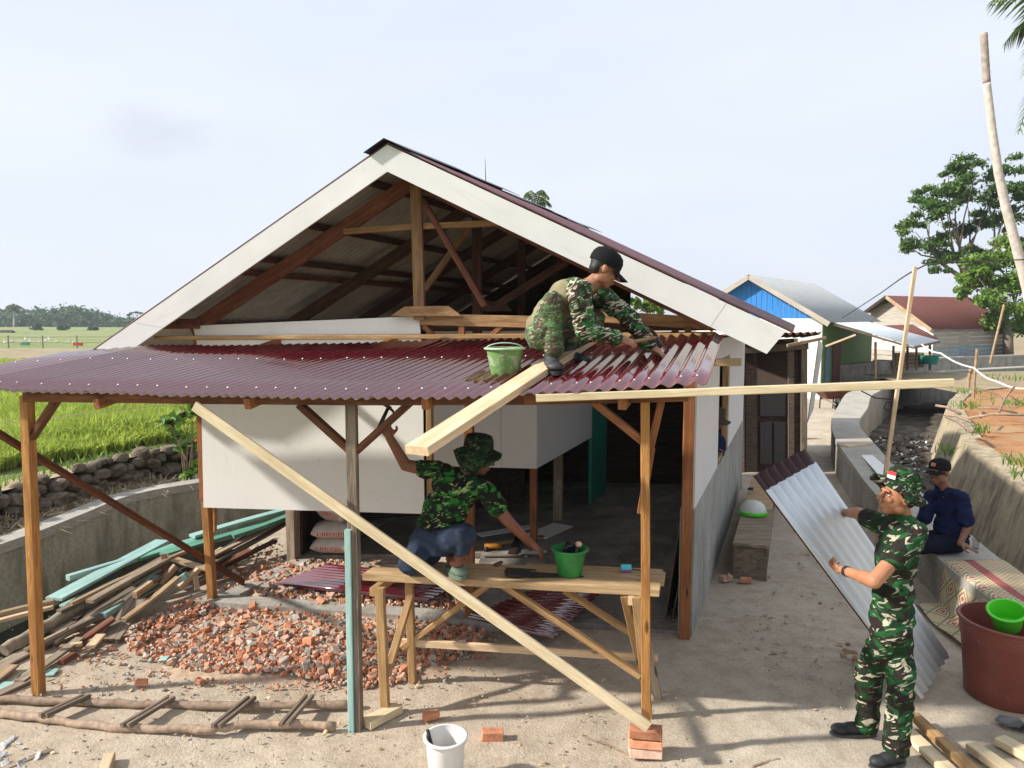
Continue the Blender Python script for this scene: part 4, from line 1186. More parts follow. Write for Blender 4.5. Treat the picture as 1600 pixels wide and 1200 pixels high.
# ---------------------------------------------------------------- ladder of sticks
lad = thing('ladder', 'homemade stick ladder lying on the sandy ground', 'ladder', (-2.3, 4.9, 0))
def wavy(pts, r, name, mat, parent, n=9, w=.012, label=None):
    P = [Vector(p) for p in pts]; out = []
    for i in range(len(P) - 1):
        for j in range(6):
            out.append(P[i].lerp(P[i + 1], j / 6))
    out.append(P[-1])
    out = [p + Vector((jit(0, w), jit(0, w), jit(0, w * .5))) for p in out]
    b = MB(); b.tube(out, [r * random.uniform(.85, 1.15) for _ in out], n); return b.build(name, mat, parent, smooth=True)
Gz = lambda x, y, z=.035: G(x, y, z)
wavy([Gz(-40, 1090), Gz(20, 1093), Gz(130, 1098), Gz(300, 1102), Gz(430, 1103), Gz(556, 1101)], .026, 'rail', M['bark'], lad)
wavy([Gz(-40, 1107), Gz(0, 1113), Gz(110, 1130), Gz(190, 1138), Gz(330, 1140), Gz(400, 1130), Gz(525, 1133)], .028, 'rail', M['bark'], lad)
for (x0, y0), (x1, y1) in (((62, 1118), (130, 1087)), ((190, 1134), (262, 1090)), ((332, 1135), (388, 1090)), ((438, 1133), (478, 1087))):
    for d in (0, 10):
        beam('rung', Gz(x0 + d, y0, .075), Gz(x1 + d, y1, .075), .028, .028, M['oldwood'], lad)

# ---------------------------------------------------------------- heap of old boards against the canal wall
random.seed(11)
def P2(x, y, z): return G(x, y, z)
LUM = [
 # name, label, (x0,y0,z0), (x1,y1,z1), w, t, mat
 ('board', 'wide pale turquoise board on top of the lumber heap', (84, 936, .26), (254, 845, .34), .17, .025, 'teal'),
 ('beam', 'pale turquoise beam behind the wide board, nearest the canal wall', (106, 903, .3), (325, 838, .3), .07, .05, 'teal'),
 ('board', 'narrow turquoise board low in the heap beside the round log', (97, 948, .16), (190, 905, .24), .1, .02, 'teal'),
 ('board', 'green board at the top of the heap by the house', (255, 866, .33), (452, 806, .36), .13, .03, 'green'),
 ('board', 'pale green board running to the white panel', (300, 838, .38), (448, 796, .42), .12, .03, 'teal'),
 ('board', 'mid green board just under the white panel', (362, 838, .34), (452, 806, .4), .1, .04, 'green'),
 ('board', 'dark green edge board between the green boards', (215, 873, .3), (330, 838, .34), .1, .03, 'green'),
 ('plank', 'long brown plank beside the wide turquoise board', (92, 956, .2), (262, 868, .34), .07, .03, 'oldwood'),
 ('plank', 'tan plank edging the turquoise board', (110, 944, .28), (300, 858, .36), .05, .03, 'tanwood'),
 ('plank', 'brown plank with sawn edge over the heap middle', (140, 940, .3), (262, 873, .37), .08, .03, 'greywood'),
 ('beam', 'turquoise sided beam end lying on the heap front', (160, 962, .15), (243, 902, .25), .08, .05, 'teal'),
 ('board', 'wide pale notched board leaning down the heap front', (172, 1000, .03), (215, 935, .22), .17, .022, 'greywood'),
 ('plank', 'long thin plank across the heap front', (193, 968, .14), (278, 902, .3), .06, .025, 'tanwood'),
 ('plank', 'whitish plank at the foot of the house post', (268, 872, .3), (330, 890, .2), .1, .025, 'pale'),
 ('plank', 'red brown plank in front of the heap', (124, 1003, .03), (178, 966, .16), .09, .03, 'rafterred'),
 ('block', 'short tan offcut standing up on the heap', (250, 912, .2), (275, 884, .34), .06, .05, 'tanwood'),
 ('block', 'upright brown stub in the heap', (256, 868, .4), (258, 900, .25), .05, .05, 'rafterred'),
 ('block', 'curved pale offcut near the rubble edge', (280, 918, .1), (310, 890, .22), .05, .05, 'pale'),
 ('block', 'small pale offcut standing beside the curved one', (305, 900, .18), (308, 922, .06), .05, .04, 'pale'),
 ('block', 'turquoise ended block among the offcuts', (276, 908, .2), (292, 898, .26), .06, .06, 'teal'),
 ('block', 'orange brown offcut across the turquoise beam end', (210, 930, .26), (236, 912, .28), .05, .06, 'tanwood'),
 ('plank', 'sawn tan plank reaching past the yellow post to the picture edge', (-30, 968, .2), (84, 940, .24), .06, .04, 'tanwood'),
 ('plank', 'pale sawn plank above the canal water', (-30, 978, .1), (84, 948, .18), .06, .03, 'pale'),
 ('plank', 'grey brown plank hidden low behind the yellow post', (40, 1018, .05), (160, 960, .15), .07, .04, 'oldwood'),
 ('plank', 'dark plank under the round log', (84, 990, .08), (210, 920, .2), .08, .04, 'oldwood'),
 ('plank', 'grey plank sloping below the log', (84, 1004, .06), (190, 938, .2), .07, .03, 'greywood'),
 ('board', 'flat grey brown board at the heap foot behind the yellow post', (-20, 1052, .02), (110, 985, .05), .13, .02, 'greywood'),
 ('board', 'worn grey board crossing the heap foot', (30, 1065, .04), (125, 997, .07), .08, .02, 'greywood'),
 ('board', 'dark brown board beside the ladder end', (-20, 1093, .02), (46, 1062, .03), .09, .02, 'oldwood'),
 ('board', 'tan board at the picture edge below the heap', (-30, 1078, .03), (20, 1040, .05), .1, .02, 'tanwood'),
 ('plank', 'grey plank against the mossy wall foot', (330, 880, .22), (446, 818, .26), .08, .03, 'oldwood'),
 ('plank', 'brown plank under the green boards', (330, 870, .26), (446, 812, .3), .07, .03, 'greywood'),
 ('plank', 'dark plank beneath the green boards near the carved post', (350, 885, .14), (430, 845, .2), .07, .03, 'darkwood'),
 ('block', 'tan block on the sandy ground before the heap', (94, 1012, .03), (128, 1010, .03), .05, .04, 'tanwood'),
 ('block', 'flat tan offcut among wood scraps', (110, 1008, .06), (128, 1006, .06), .04, .03, 'pale'),
 ('block', 'rust brown offcut beside the yellow post foot', (95, 1035, .03), (116, 1022, .03), .05, .04, 'rafterred'),
 ('board', 'flat pale sliver board before the heap', (124, 1025, .02), (160, 1008, .03), .06, .015, 'greywood'),
 ('board', 'whitish offcut beside the tan blocks', (140, 1012, .06), (158, 992, .08), .08, .02, 'pale'),
 ('chip', 'square turquoise chip on the sand by the yellow post', (68, 1052, .015), (88, 1050, .015), .11, .012, 'teal'),
 ('chip', 'turquoise sliver at the picture edge', (-4, 1080, .02), (14, 1066, .02), .1, .012, 'teal'),
 ('chip', 'small turquoise chip on the brick rubble', (250, 1030, .05), (263, 1028, .06), .07, .012, 'teal'),
]
for nm, lb, a, c, w, t_, mt in LUM:
    nm = {'board': 'board', 'beam': 'timber_beam', 'plank': 'plank', 'block': 'wood_block', 'chip': 'wood_chip'}[nm]
    plank(nm, lb, P2(*a), P2(*c), w, t_, M[mt], {'timber_beam': 'beam', 'wood_block': 'offcut', 'wood_chip': 'wood chip'}.get(nm, nm), 'old timber in the heap', bow=.012)
b = MB(); P = [P2(4, 1016, .07), P2(60, 985, .12), P2(130, 945, .17), P2(200, 908, .24)]
b.tube(sum([[P[i].lerp(P[i + 1], j / 4) + Vector((jit(0, .008), jit(0, .008), jit(0, .006))) for j in range(4)] for i in range(3)], []) + [P[-1]], .05, 12)
tag(b.build('log', M['logbark'], smooth=True, angle=50), 'long round grey log lying on the lumber heap', 'log', 'old timber in the heap')
for k in range(18):                              # anonymous splintered pieces filling the heap
    x = random.uniform(60, 330); y = 1000 - (x - 60) * .42 + random.uniform(-18, 8); L = random.uniform(40, 110)
    z = random.uniform(.02, .2)
    plank('plank', 'splintered brown plank buried low in the lumber heap', P2(x, y, z), P2(x + L * random.uniform(.7, 1), y - L * random.uniform(.35, .6), z + random.uniform(0, .1)), random.uniform(.04, .09), .025, M[random.choice(['oldwood', 'greywood', 'tanwood', 'rafterred', 'darkwood'])], 'plank', 'buried planks', bow=.02)

# ---------------------------------------------------------------- corrugated sheets on the ground
def sheet_stack(name, label, q, n, dz, pitch=.075, amp=.011, mats=None):
    t = thing(name, label, 'metal sheets', q[0])
    for k in range(n):
        o = Vector((jit(0, .025), jit(0, .025), dz * k))
        corr('sheet', q[0] + o, q[1] + o, q[2] + o, q[3] + o, pitch, amp, mats or (M['maroon'], M['maroon']), t, nseg_len=2, per=8)
    return t
# ribs run along v = from the left end (p00,p10) to the right end (p01,p11)
sheet_stack('sheet_stack', 'glossy maroon corrugated sheets lying on the rubble behind the posts', (G(430, 914, .13), G(512, 884, .13), G(668, 940, .1), G(735, 905, .1)), 3, .012)
sheet_stack('sheet_stack', 'dark maroon corrugated sheets under the work platform', (G(735, 968, .12), G(842, 925, .2), G(862, 1000, .06), G(935, 928, .2)), 4, .014)

# bricks under the porch post
bst = []
def brick_mesh(name, l=.2, w=.1, h=.055):
    bm = bmesh.new(); bmesh.ops.create_cube(bm, size=1)
    for v in bm.verts: v.co = Vector((v.co.x * l + jit(0, .006), v.co.y * w + jit(0, .006), v.co.z * h + jit(0, .004)))
    bmesh.ops.bevel(bm, geom=bm.edges[:], offset=.004, segments=1, affect='EDGES')
    me = bpy.data.meshes.new(name); bm.to_mesh(me); bm.free(); return me
pb = Vector((.825, 4.36, 0))
for k, (lb, mt) in enumerate((('lowest pale brick of the three under the porch post', 'brick2'), ('middle orange brick of the three under the porch post', 'brick1'), ('top orange brick of the three, the porch post standing on it', 'brick1'))):
    tag(link('brick', brick_mesh('brick'), M[mt], None, Matrix.Translation(pb + Vector((jit(0, .006), jit(0, .006), .034 + .06 * k))) @ Matrix.Rotation(R(-8 + jit(0, 5)), 4, 'Z')), lb, 'brick', 'bricks under the post')
for x, y, lb, s in ((770, 1150, 'single orange brick half on the sand near the white bucket', .7), (673, 1120, 'small orange brick half near the platform foot', .55), (222, 1068, 'broken red brick lump alone on the sand by the ladder', .42), (312, 1066, 'crumbled red brick lump above the ladder', .38), (1135, 905, 'pale brick piece beside the low wooden bench', .6), (1165, 908, 'red brick piece at the foot of the low wooden bench', .55)):
    tag(link('brick', brick_mesh('brick', .2 * s, .11 * s, .09 * s), M['brick2' if 'pale' in lb else 'brick1'], None, Matrix.Translation(G(x, y, .03) + Vector((0, 0, .01))) @ Matrix.Rotation(jit(0, .8), 4, 'Z')), lb, 'brick')

# ---------------------------------------------------------------- brick rubble
frag = []
random.seed(5)
for i in range(14):
    bm = bmesh.new(); bmesh.ops.create_cube(bm, size=1)
    sx, sy, sz = random.uniform(.7, 1.5), random.uniform(.6, 1), random.uniform(.45, .75)
    for v in bm.verts: v.co = Vector((v.co.x * sx * random.uniform(.6, 1.1), v.co.y * sy * random.uniform(.6, 1.1), v.co.z * sz * random.uniform(.6, 1.1)))
    for _ in range(2):
        n_ = Vector((random.uniform(-1, 1), random.uniform(-1, 1), random.uniform(-.3, 1))).normalized()
        bmesh.ops.bisect_plane(bm, geom=bm.verts[:] + bm.edges[:] + bm.faces[:], plane_co=n_ * random.uniform(.25, .4), plane_no=n_, clear_outer=True)
        bmesh.ops.holes_fill(bm, edges=bm.edges[:], sides=0)
    bmesh.ops.triangulate(bm, faces=[f for f in bm.faces if len(f.verts) > 4])
    bm.normal_update()
    me = bpy.data.meshes.new('brick_fragment'); bm.to_mesh(me); bm.free(); frag.append(me)
fragm = {}
for i, me in enumerate(frag):
    for mt in ('brick1', 'brick2', 'mortar'):
        c = me.copy(); c.materials.append(M[mt]); fragm[i, mt] = c
def inpoly(x, y, P):
    r = False
    for (x0, y0), (x1, y1) in zip(P, P[1:] + P[:1]):
        if (y0 > y) != (y1 > y) and x < (x1 - x0) * (y - y0) / (y1 - y0) + x0: r = not r
    return r
HEAP = [[(195, 1000), (250, 960), (330, 945), (420, 950), (560, 962), (700, 968), (760, 985), (735, 1020), (690, 1030), (640, 1060), (570, 1075), (480, 1058), (400, 1050), (300, 1048), (230, 1030)],
        [(345, 920), (400, 890), (500, 872), (560, 878), (700, 880), (760, 900), (735, 935), (700, 955), (600, 952), (500, 950), (430, 935)],
        [(330, 880), (400, 850), (445, 850), (440, 880), (350, 905)],
        [(200, 985), (300, 930), (345, 940), (250, 985), (200, 1020)]]
allf = []
rg = random.Random(17)
def heap_h(x, y, poly):
    cx = sum(p[0] for p in poly) / len(poly); cy = sum(p[1] for p in poly) / len(poly)
    d = ((x - cx) / 230) ** 2 + ((y - cy) / 52) ** 2
    return .13 * math.exp(-d)
for pi, (poly, cnt) in enumerate(zip(HEAP, (3300, 1150, 170, 330))):
    xs = [p[0] for p in poly]; ys = [p[1] for p in poly]; k = 0
    while k < cnt:
        x, y = rg.uniform(min(xs), max(xs)), rg.uniform(min(ys), max(ys))
        if not inpoly(x, y, poly): continue
        k += 1; h = heap_h(x, y, poly); p = G(x, y, h * .6)
        s = rg.uniform(.02, .05) * (1.0 if pi in (0, 1) else .8)
        if rg.random() < .1: s *= 1.6
        if rg.random() < .015: s *= 1.5
        allf.append((s, p + Vector((0, 0, rg.uniform(-.2, .5) * s)), rg))
for _ in range(420):                             # thinning out round the heap
    a_ = rg.uniform(0, 6.283); q_ = 1 + abs(rg.gauss(0, .13)); x, y = 455 + 275 * q_ * math.cos(a_), 1008 + 58 * q_ * math.sin(a_)
    allf.append((rg.uniform(.01, .032), G(x, y, .012), rg))
for _ in range(130):                             # strays on the sand
    x, y = rg.gauss(430, 210), 1062 + abs(rg.gauss(0, 22)); p = G(x, y, .012); allf.append((rg.uniform(.008, .022), p, rg))
allf.sort(key=lambda q: -q[0])
rub = thing('brick_rubble', 'heap of broken orange and grey brick rubble under the porch', 'rubble', G(450, 1010, 0))
def fr_mw(s, p):
    return Matrix.Translation(p) @ Matrix.Rotation(rg.uniform(0, 6.28), 4, 'Z') @ Matrix.Rotation(rg.uniform(-.7, .7), 4, 'X') @ Matrix.Rotation(rg.uniform(-.6, .6), 4, 'Y') @ Matrix.Diagonal((s, s, s, 1))
pick = lambda: rg.choices(('brick1', 'brick2', 'mortar'), (.48, .27, .25))[0]
for s, p, _ in allf[:300]:
    link('brick_fragment', fragm[rg.randrange(14), pick()], None, rub, fr_mw(s, p))
b = MB()
for s, p, _ in allf[300:]:
    me = frag[rg.randrange(14)]; m = fr_mw(s, p); mi = {'brick1': 0, 'brick2': 1, 'mortar': 2}[pick()]
    b.add([m @ v.co for v in me.vertices], [tuple(f.vertices) for f in me.polygons], mi)
tag(b.build('small_rubble', [M['brick1'], M['brick2'], M['mortar']], rub, fix=False), kind='stuff')
# a low mound of dust and crushed brick beneath
b = MB()
for poly in HEAP[:2]:
    x0, x1 = min(p[0] for p in poly), max(p[0] for p in poly); y0, y1 = min(p[1] for p in poly), max(p[1] for p in poly)
    def mound(u, v):
        x = x0 + (x1 - x0) * u; y = y0 + (y1 - y0) * v; h = heap_h(x, y, poly) * .55
        e = min(u, 1 - u, v, 1 - v) * 6
        return G(x, y, 0) + Vector((0, 0, -.05 + (h + .055) * min(1, e)))
    b.grid(mound, 30, 16)
b.build('dust_mound', plain('crushed_brick_dust', (.42, .31, .22), .95, nscale=16, namt=.3, spec=.1), rub, smooth=True, fix=False)
# wood chips, shavings, litter on the sand
cp = [G(rg.uniform(0, 1600), rg.uniform(1000, 1200), .012) for _ in range(150)]
tag(scraps('wood_chips', [p for p in cp if p.x < 3.1][:110], .008, .035, M['pale'], .2, 31), 'pale wood chips scattered over the sandy ground', 'wood chips')
cp = [G(rg.uniform(0, 330), rg.uniform(1000, 1100), .012) for _ in range(110)] + [G(rg.uniform(1150, 1330), rg.uniform(860, 1060), .012) for _ in range(60)]
tag(scraps('scrap_litter', cp, .008, .04, M['mortar'], .3, 33), 'grey mortar crumbs scattered on the ground', 'debris')
cp = [G(rg.uniform(0, 1330), rg.uniform(960, 1200), .006) for _ in range(900)]
tag(scraps('pebbles', cp, .004, .014, M['mortar'], .7, 34), 'small pebbles on the sandy ground', 'pebbles')
cp = [G(rg.uniform(-20, 60), rg.uniform(1130, 1195), .015) for _ in range(10)]
tag(scraps('paper_litter', cp, .03, .08, M['trash'], .08, 35), 'white paper litter in the corner near the ladder', 'litter')
wavy([G(915, 1152, .008), G(955, 1165, .012), G(985, 1180, .008), G(1004, 1182, .01)], .006, 'twig', M['bark'], None, 6, .004)
tag(bpy.data.objects['twig'], 'thin red brown twig on the sand beside the bricks', 'twig')
wavy([G(1173, 1200, .01), G(1200, 1190, .014), G(1228, 1186, .01)], .01, 'curled_stick', M['bark'], None, 6, .004)
tag(bpy.data.objects['curled_stick'], 'short curved brown stick on the sand near the standing soldier', 'stick')

# foreground boards at the bottom right corner
plank('plank', 'reddish brown sawn plank at the feet of the standing soldier', G(1428, 1118, .06), G(1580, 1262, .06), .07, .045, M['bench'], group='sawn timber by the tub')
plank('plank', 'yellow sawn plank lying flat beside the reddish one', G(1412, 1138, .02), G(1520, 1240, .02), .1, .035, M['palelong'], group='sawn timber by the tub')
plank('plank', 'wide pale yellow plank offcut before the brown tub', G(1518, 1166, .03), G(1640, 1250, .03), .09, .05, M['palelong'], group='sawn timber by the tub')
plank('plank', 'pale plank in the corner of the picture below the handsaw', G(1562, 1156, .03), G(1680, 1220, .03), .1, .05, M['palelong'], group='sawn timber by the tub')
plank('wood_block', 'pale block of wood at the bottom edge before the ladder', G(172, 1182, .03), G(160, 1215, .03), .06, .05, M['pale'], 'offcut')
plank('board', 'grey board sliver on the sand in the corner', G(-10, 1208, .01), G(80, 1172, .012), .05, .015, M['greywood'])
# ---------------------------------------------------------------- buckets, tub and small props
def bucket(name, label, loc, h, r0, r1, mbody, mrim, cat='bucket', handle=True, tilt=None, n=36):
    t = thing(name, label, cat, loc); L = Matrix.Translation(loc) @ (tilt or Matrix.Identity(4))
    b = MB(); th = .004
    b.lathe([(0, 0), (r0, 0), (r0 + .002, .004), (r1, h), (r1 - th, h), (r0 - th, .008), (0, .008)], n=n, m=L)
    b.build('body', mbody, t, smooth=True, angle=40)
    b = MB(); b.lathe([(r1 + .001, h - .012), (r1 + .014, h - .01), (r1 + .016, h), (r1 + .008, h + .004), (r1 - .004, h + .002)], n=n, m=L)
    b.build('rim', mrim, t, smooth=True)
    if handle:
        b = MB(); b.tube([L @ Vector((r1 * math.cos(a) * 1.03, -r1 * .35 * math.sin(a) * 1.0 - .0, h - .01 + .045 * math.sin(a))) for a in [math.pi * i / 12 for i in range(13)]], .004, 6)
        b.build('handle', mrim, t, smooth=True)
    return t
rb = D(789, 587, 4.9)
bucket('bucket', 'dusty olive green bucket standing on the maroon roof', rb + Vector((0, 0, -.005)), .19, .088, .125, M['bucketdusty'], M['rimgreen'])
gb_ = G(890, 897, Z + .005)
bucket('bucket', 'bright green bucket with tools standing on the work platform', gb_, .185, .082, .115, M['bucketgreen'], M['bucketgreen'], handle=False)
# tools sticking out of it
t = thing('trowel', 'dark tool handle sticking out of the bright green bucket', 'tool', gb_)
b = MB(); b.tube([gb_ + Vector((-.05, 0, .05)), gb_ + Vector((-.02, -.02, .2)), gb_ + Vector((.02, -.03, .22))], .018, 8); b.build('grip', M['black'], t, smooth=True)
b = MB(); b.box((-.05, -.004, 0), (.05, .004, .12), m=Matrix.Translation(gb_ + Vector((-.02, .03, .1))) @ Matrix.Rotation(.4, 4, 'Y')); b.build('blade', M['steel'], t)
t = thing('mallet', 'pale wooden tool head showing above the rim of the bright green bucket', 'tool', gb_ + Vector((.06, 0, 0)))
b = MB(); b.tube([gb_ + Vector((.02, .0, .03)), gb_ + Vector((.05, -.01, .2))], .012, 8); b.build('handle', M['steel'], t, smooth=True)
b = MB(); b.ell(gb_ + Vector((.06, -.01, .215)), (.024, .022, .022)); b.build('head', M['pale'], t, smooth=True)
wb = Vector((-.385, 4.07, 0))
bucket('bucket', 'white plastic bucket at the bottom edge with a brush inside', wb, .3, .09, .115, M['white'], M['white'], handle=False)
t = thing('paint_brush', 'black handled brush standing in the white bucket', 'brush', wb)
b = MB(); b.tube([wb + Vector((-.04, .02, .05)), wb + Vector((-.105, .01, .33))], .011, 8); b.build('handle', M['black'], t, smooth=True)
b = MB(); b.box((-.03, -.01, 0), (.03, .01, .07), m=Matrix.Translation(wb + Vector((-.03, .025, .02)))); b.build('bristles', M['straw'], t)
tb = Vector((3.56, 5.08, 0))
t = thing('tub', 'large red brown plastic tub beside the patterned mat', 'tub', tb)
b = MB(); b.lathe([(0, 0), (.25, 0), (.272, .02), (.277, .12), (.305, .42), (.309, .43), (.313, .44), (.32, .57), (.313, .57), (.3, .43), (.265, .03), (0, .03)], c=tb, n=56); b.build('body', M['tub'], t, smooth=True, angle=50)
b = MB(); b.lathe([(.318, .555), (.335, .558), (.34, .57), (.33, .58), (.313, .576)], c=tb, n=56); b.build('rim', M['tub'], t, smooth=True)
gp = D(1567, 972, 5.05)
bucket('pail', 'lime green plastic dipper lying in the brown tub', Vector((gp.x + .03, gp.y, .54)), .14, .085, .11, M['lime'], M['lime'], 'pail', handle=False, tilt=Matrix.Rotation(R(16), 4, 'X') @ Matrix.Rotation(R(-14), 4, 'Y'))
t = None
# handsaw, square, tape measure on the platform
def at_bench(x, y, dz=.004): return G(x, y, Z + dz)
t = thing('handsaw', 'black handsaw lying on the front of the work platform', 'saw', at_bench(850, 900))
P = [at_bench(x, y) for x, y in ((822, 893), (912, 900), (912, 902), (826, 903))]
b = MB(); b.prism(P, (0, 0, .004)); b.build('blade', M['sawsteel'], t)
b = MB(); b.prism([at_bench(x, y, .008) for x, y in ((788, 895), (800, 891), (828, 894), (830, 901), (806, 903), (790, 901))], (0, 0, .02)); b.build('handle', M['black'], t)
t = thing('try_square', 'thin brown try square lying behind the handsaw', 'square', at_bench(800, 885))
b = MB(); b.prism([at_bench(x, y) for x, y in ((790, 887), (838, 890), (838, 891.5), (790, 889))], (0, 0, .003)); b.build('blade', M['sawsteel'], t)
b = MB(); b.prism([at_bench(x, y) for x, y in ((771, 884), (782, 879), (786, 880), (777, 886))], (0, 0, .015)); b.build('stock', M['rafterred'], t)
tm = at_bench(978, 893)
t = thing('tape_measure', 'turquoise and purple tape measure by the platform end', 'tape measure', tm)
b = MB(); b.cbox((-.035, -.02, .012), (.035, .02, .05), .008, m=Matrix.Translation(tm)); b.build('case', plain('turquoise_plastic', (.1, .55, .6), .4), t)
b = MB(); b.cbox((-.034, -.021, 0), (.034, .021, .0119), .004, m=Matrix.Translation(tm)); b.build('base', plain('purple_plastic', (.35, .05, .4), .4), t)
b = MB(); b.tube([tm + Vector((.035, 0, .015)), tm + Vector((.08, .0, .012)), tm + Vector((.12, .01, .003))], .004, 6); b.build('strap', M['black'], t)
# boards and offcuts on the entrance floor
random.seed(4)
for x0, y0, x1, y1, w, mt, lb in ((748, 836, 836, 822, .16, 'panelgrey', 'pale board offcut on the entrance floor behind the worker'), (762, 852, 850, 838, .1, 'pale', 'pale plank on the entrance floor in the light'), (800, 865, 812, 838, .1, 'darkwood', 'dark slanting board offcut by the inner post'), (838, 838, 880, 820, .3, 'panelgrey', 'large white board scrap at the inner post foot'), (755, 868, 840, 868, .06, 'oldwood', 'brown batten lying along the entrance floor'), (816, 868, 850, 860, .12, 'panelgrey', 'small white board scrap before the inner post')):
    plank('board', lb, G(x0, y0, .07), G(x1, y1, .07), w, .012, M[mt], 'board')
t = thing('power_drill', 'orange power tool lying on the entrance floor', 'drill', G(757, 851, .1))
dp = G(757, 853, .1)
b = MB(); b.tube([dp, dp + Vector((.14, 0, .0)), dp + Vector((.2, 0, .0))], [.035, .032, .016], 10); b.build('body', plain('orange_plastic', (.6, .22, .02), .4), t, smooth=True)
b = MB(); b.tube([dp + Vector((.03, 0, 0)), dp + Vector((.02, -.06, -.05))], .022, 8); b.build('grip', M['black'], t, smooth=True)
# leaning thin boards inside the right corner post
for (x0, y0, x1, y1, lb) in ((1040, 905, 1068, 775, 'thin grey sheet leaning against the corner post inside'), (1050, 960, 1072, 845, 'second thin sheet leaning lower against the corner post')):
    a = D(x0, y0, 6.35); c = D(x1, y1, 6.3)
    b = MB(); q0 = Vector((a.x, a.y, .05)); b.prism([q0, q0 + V * .9 * 1.02, c + V * .9, c], (.008, 0, 0)); tag(b.build('leaning_sheet', M['oldwood']), lb, 'sheet')
# cement sacks
def sack(loc, sx, sy, sz, rot, label, seed):
    bm = bmesh.new(); bmesh.ops.create_cube(bm, size=1); bmesh.ops.subdivide_edges(bm, edges=bm.edges[:], cuts=9, use_grid_fill=True)
    for v in bm.verts:
        x, y, z = v.co * 2
        f = (1 - abs(x) ** 5 * .45) ; g = (1 - abs(y) ** 4 * .5)
        z2 = z * f * g * (1 if z > 0 else .8) + .12 * noise.noise(Vector((x * 1.5, y * 1.5, seed)))
        x2 = x * (1 - .06 * abs(z) ** 2) + .03 * noise.noise(Vector((y * 3, z, seed)))
        v.co = Vector((x2 * sx / 2, y * (1 - .08 * z * z) * sy / 2, z2 * sz / 2))
    me = bpy.data.meshes.new('cement_sack'); bm.to_mesh(me); bm.free()
    o = link('cement_sack', me, M['sack'], None, Matrix.Translation(loc) @ rot, smooth=True)
    return tag(o, label, 'sack', 'cement sacks')
sk = G(517, 872, .05)
RZ = lambda d: Matrix.Rotation(R(d), 4, 'Z')
sack(sk + Vector((0, .2, .1)), .46, .36, .2, RZ(-6), 'lowest white cement sack of the three under the panel', 1)
sack(sk + Vector((.0, .2, .27)), .47, .36, .2, RZ(4), 'middle white cement sack of the three, plump with red print', 2)
sack(sk + Vector((.0, .25, .47)), .34, .3, .26, RZ(-12) @ Matrix.Rotation(R(15), 4, 'Y'), 'top cement sack with red print, tilted under the white panel', 3)

# ---------------------------------------------------------------- low bench and things by the house side wall
lb0 = Vector((2.5, 7.55, 0))
t = thing('low_bench', 'low weathered wooden bench along the house side wall', 'bench', lb0)
dv = V
b = MB(); m = frame(Vector((2.3, 7.5, .36)), Vector((2.3, 7.5, .36)) + dv * 1.55); b.cbox((0, -.36, 0), (1.55, 0.0, .03), .004, m=m); b.build('seat', M['greywood'], t)
b = MB(); m = frame(Vector((2.3, 7.5, .33)), Vector((2.3, 7.5, .33)) + dv * 3.6); b.cbox((1.57, -.34, 0), (3.6, 0.0, .03), .004, m=m); b.build('seat', M['tanwood'], t)
b = MB(); b.box((.03, -.345, -.36), (.06, -.01, 0), m=frame(Vector((2.3, 7.5, .36)), Vector((2.3, 7.5, .36)) + dv)); b.build('end_board', M['oldwood'], t)
b = MB(); b.box((.06, -.335, -.36), (3.5, -.31, 0), m=frame(Vector((2.3, 7.5, .33)), Vector((2.3, 7.5, .33)) + dv)); b.build('front_board', M['oldwood'], t)
hp = D(1176, 812, 8.6); hp.z = .395
t = thing('helmet', 'white dome with a lime green rim on the low bench', 'helmet', hp)
b = MB(); b.lathe([(.155, .03), (.15, .07), (.13, .115), (.095, .148), (.05, .165), (0.001, .17)], c=hp, n=28); b.build('shell', plain('white_cloudy_plastic', (.6, .63, .58), .3), t, smooth=True)
b = MB(); b.lathe([(.15, 0), (.163, .004), (.163, .04), (.156, .05), (.15, .04)], c=hp, n=28); b.build('rim', M['lime'], t, smooth=True)
tag(scraps('wood_scrap', [G(1140, 903, .05)], .05, .09, M['pale'], .5, 41, kind=None), 'splintered pale wood scrap at the foot of the low bench', 'wood scrap')
tag(scraps('black_rag', [G(1172, 765, .42)], .08, .1, M['black'], .4, 43, kind=None), 'crumpled black rag on the low bench behind the helmet', 'rag')
t = thing('scrap_heap', 'small heap of wood scraps behind the standing soldier', 'debris', G(1325, 1020, 0))
for k, (x, y) in enumerate(((1312, 1010), (1320, 1018), (1330, 1022), (1318, 1026), (1335, 1030), (1326, 1008), (1340, 1036))):
    tag(scraps('scrap', [G(x, y, .03)], .03, .07, M['tanwood'], .5, 44 + k, parent=t, kind=None))

# ---------------------------------------------------------------- patterned mat over the canal wall, drinking glass
def wall_at(y, f): return Vector((interp(WALL_IN, y) * (1 - f) + interp(WALL_OUT, y) * f, y, 0))
def mat_fn(u, v):
    y = 6.8 - 2.0 * u                                # along the wall towards the camera
    s = v * 1.12                                        # 0 = far edge of the coping, grows over the near edge and down
    w0 = .52
    if s < w0:
        p = wall_at(y, 1 - s / w0); p.z = .432 + .006 * noise.noise(Vector((u * 9, s * 9, 0)))
    else:
        d = s - w0; p = wall_at(y, 0)
        e = min(1, d / .06)
        p.x -= .02 * e + .1 * max(0, d - .1) + .03 * math.sin(u * 9) * min(1, d * 2) + (.12 * max(0, d - .45) if d > .45 else 0)
        p.y -= .02 * e
        p.z = .432 - d * (.98) * (1 if d > .03 else .6); 
        p.z = max(p.z, .025 + .01 * math.sin(u * 20))
        if p.z <= .05: p.x -= (d - .4) * .8
    return p
b = MB(); NU, NV = 60, 50
b.slab(mat_fn, NU, NV, (0, 0, .006))
mo = b.build('patterned_mat', M['weave'], None, smooth=True, fix=True)
me = mo.data; ul = me.uv_layers.new(name='uv'); nn_ = (NU + 1) * (NV + 1)
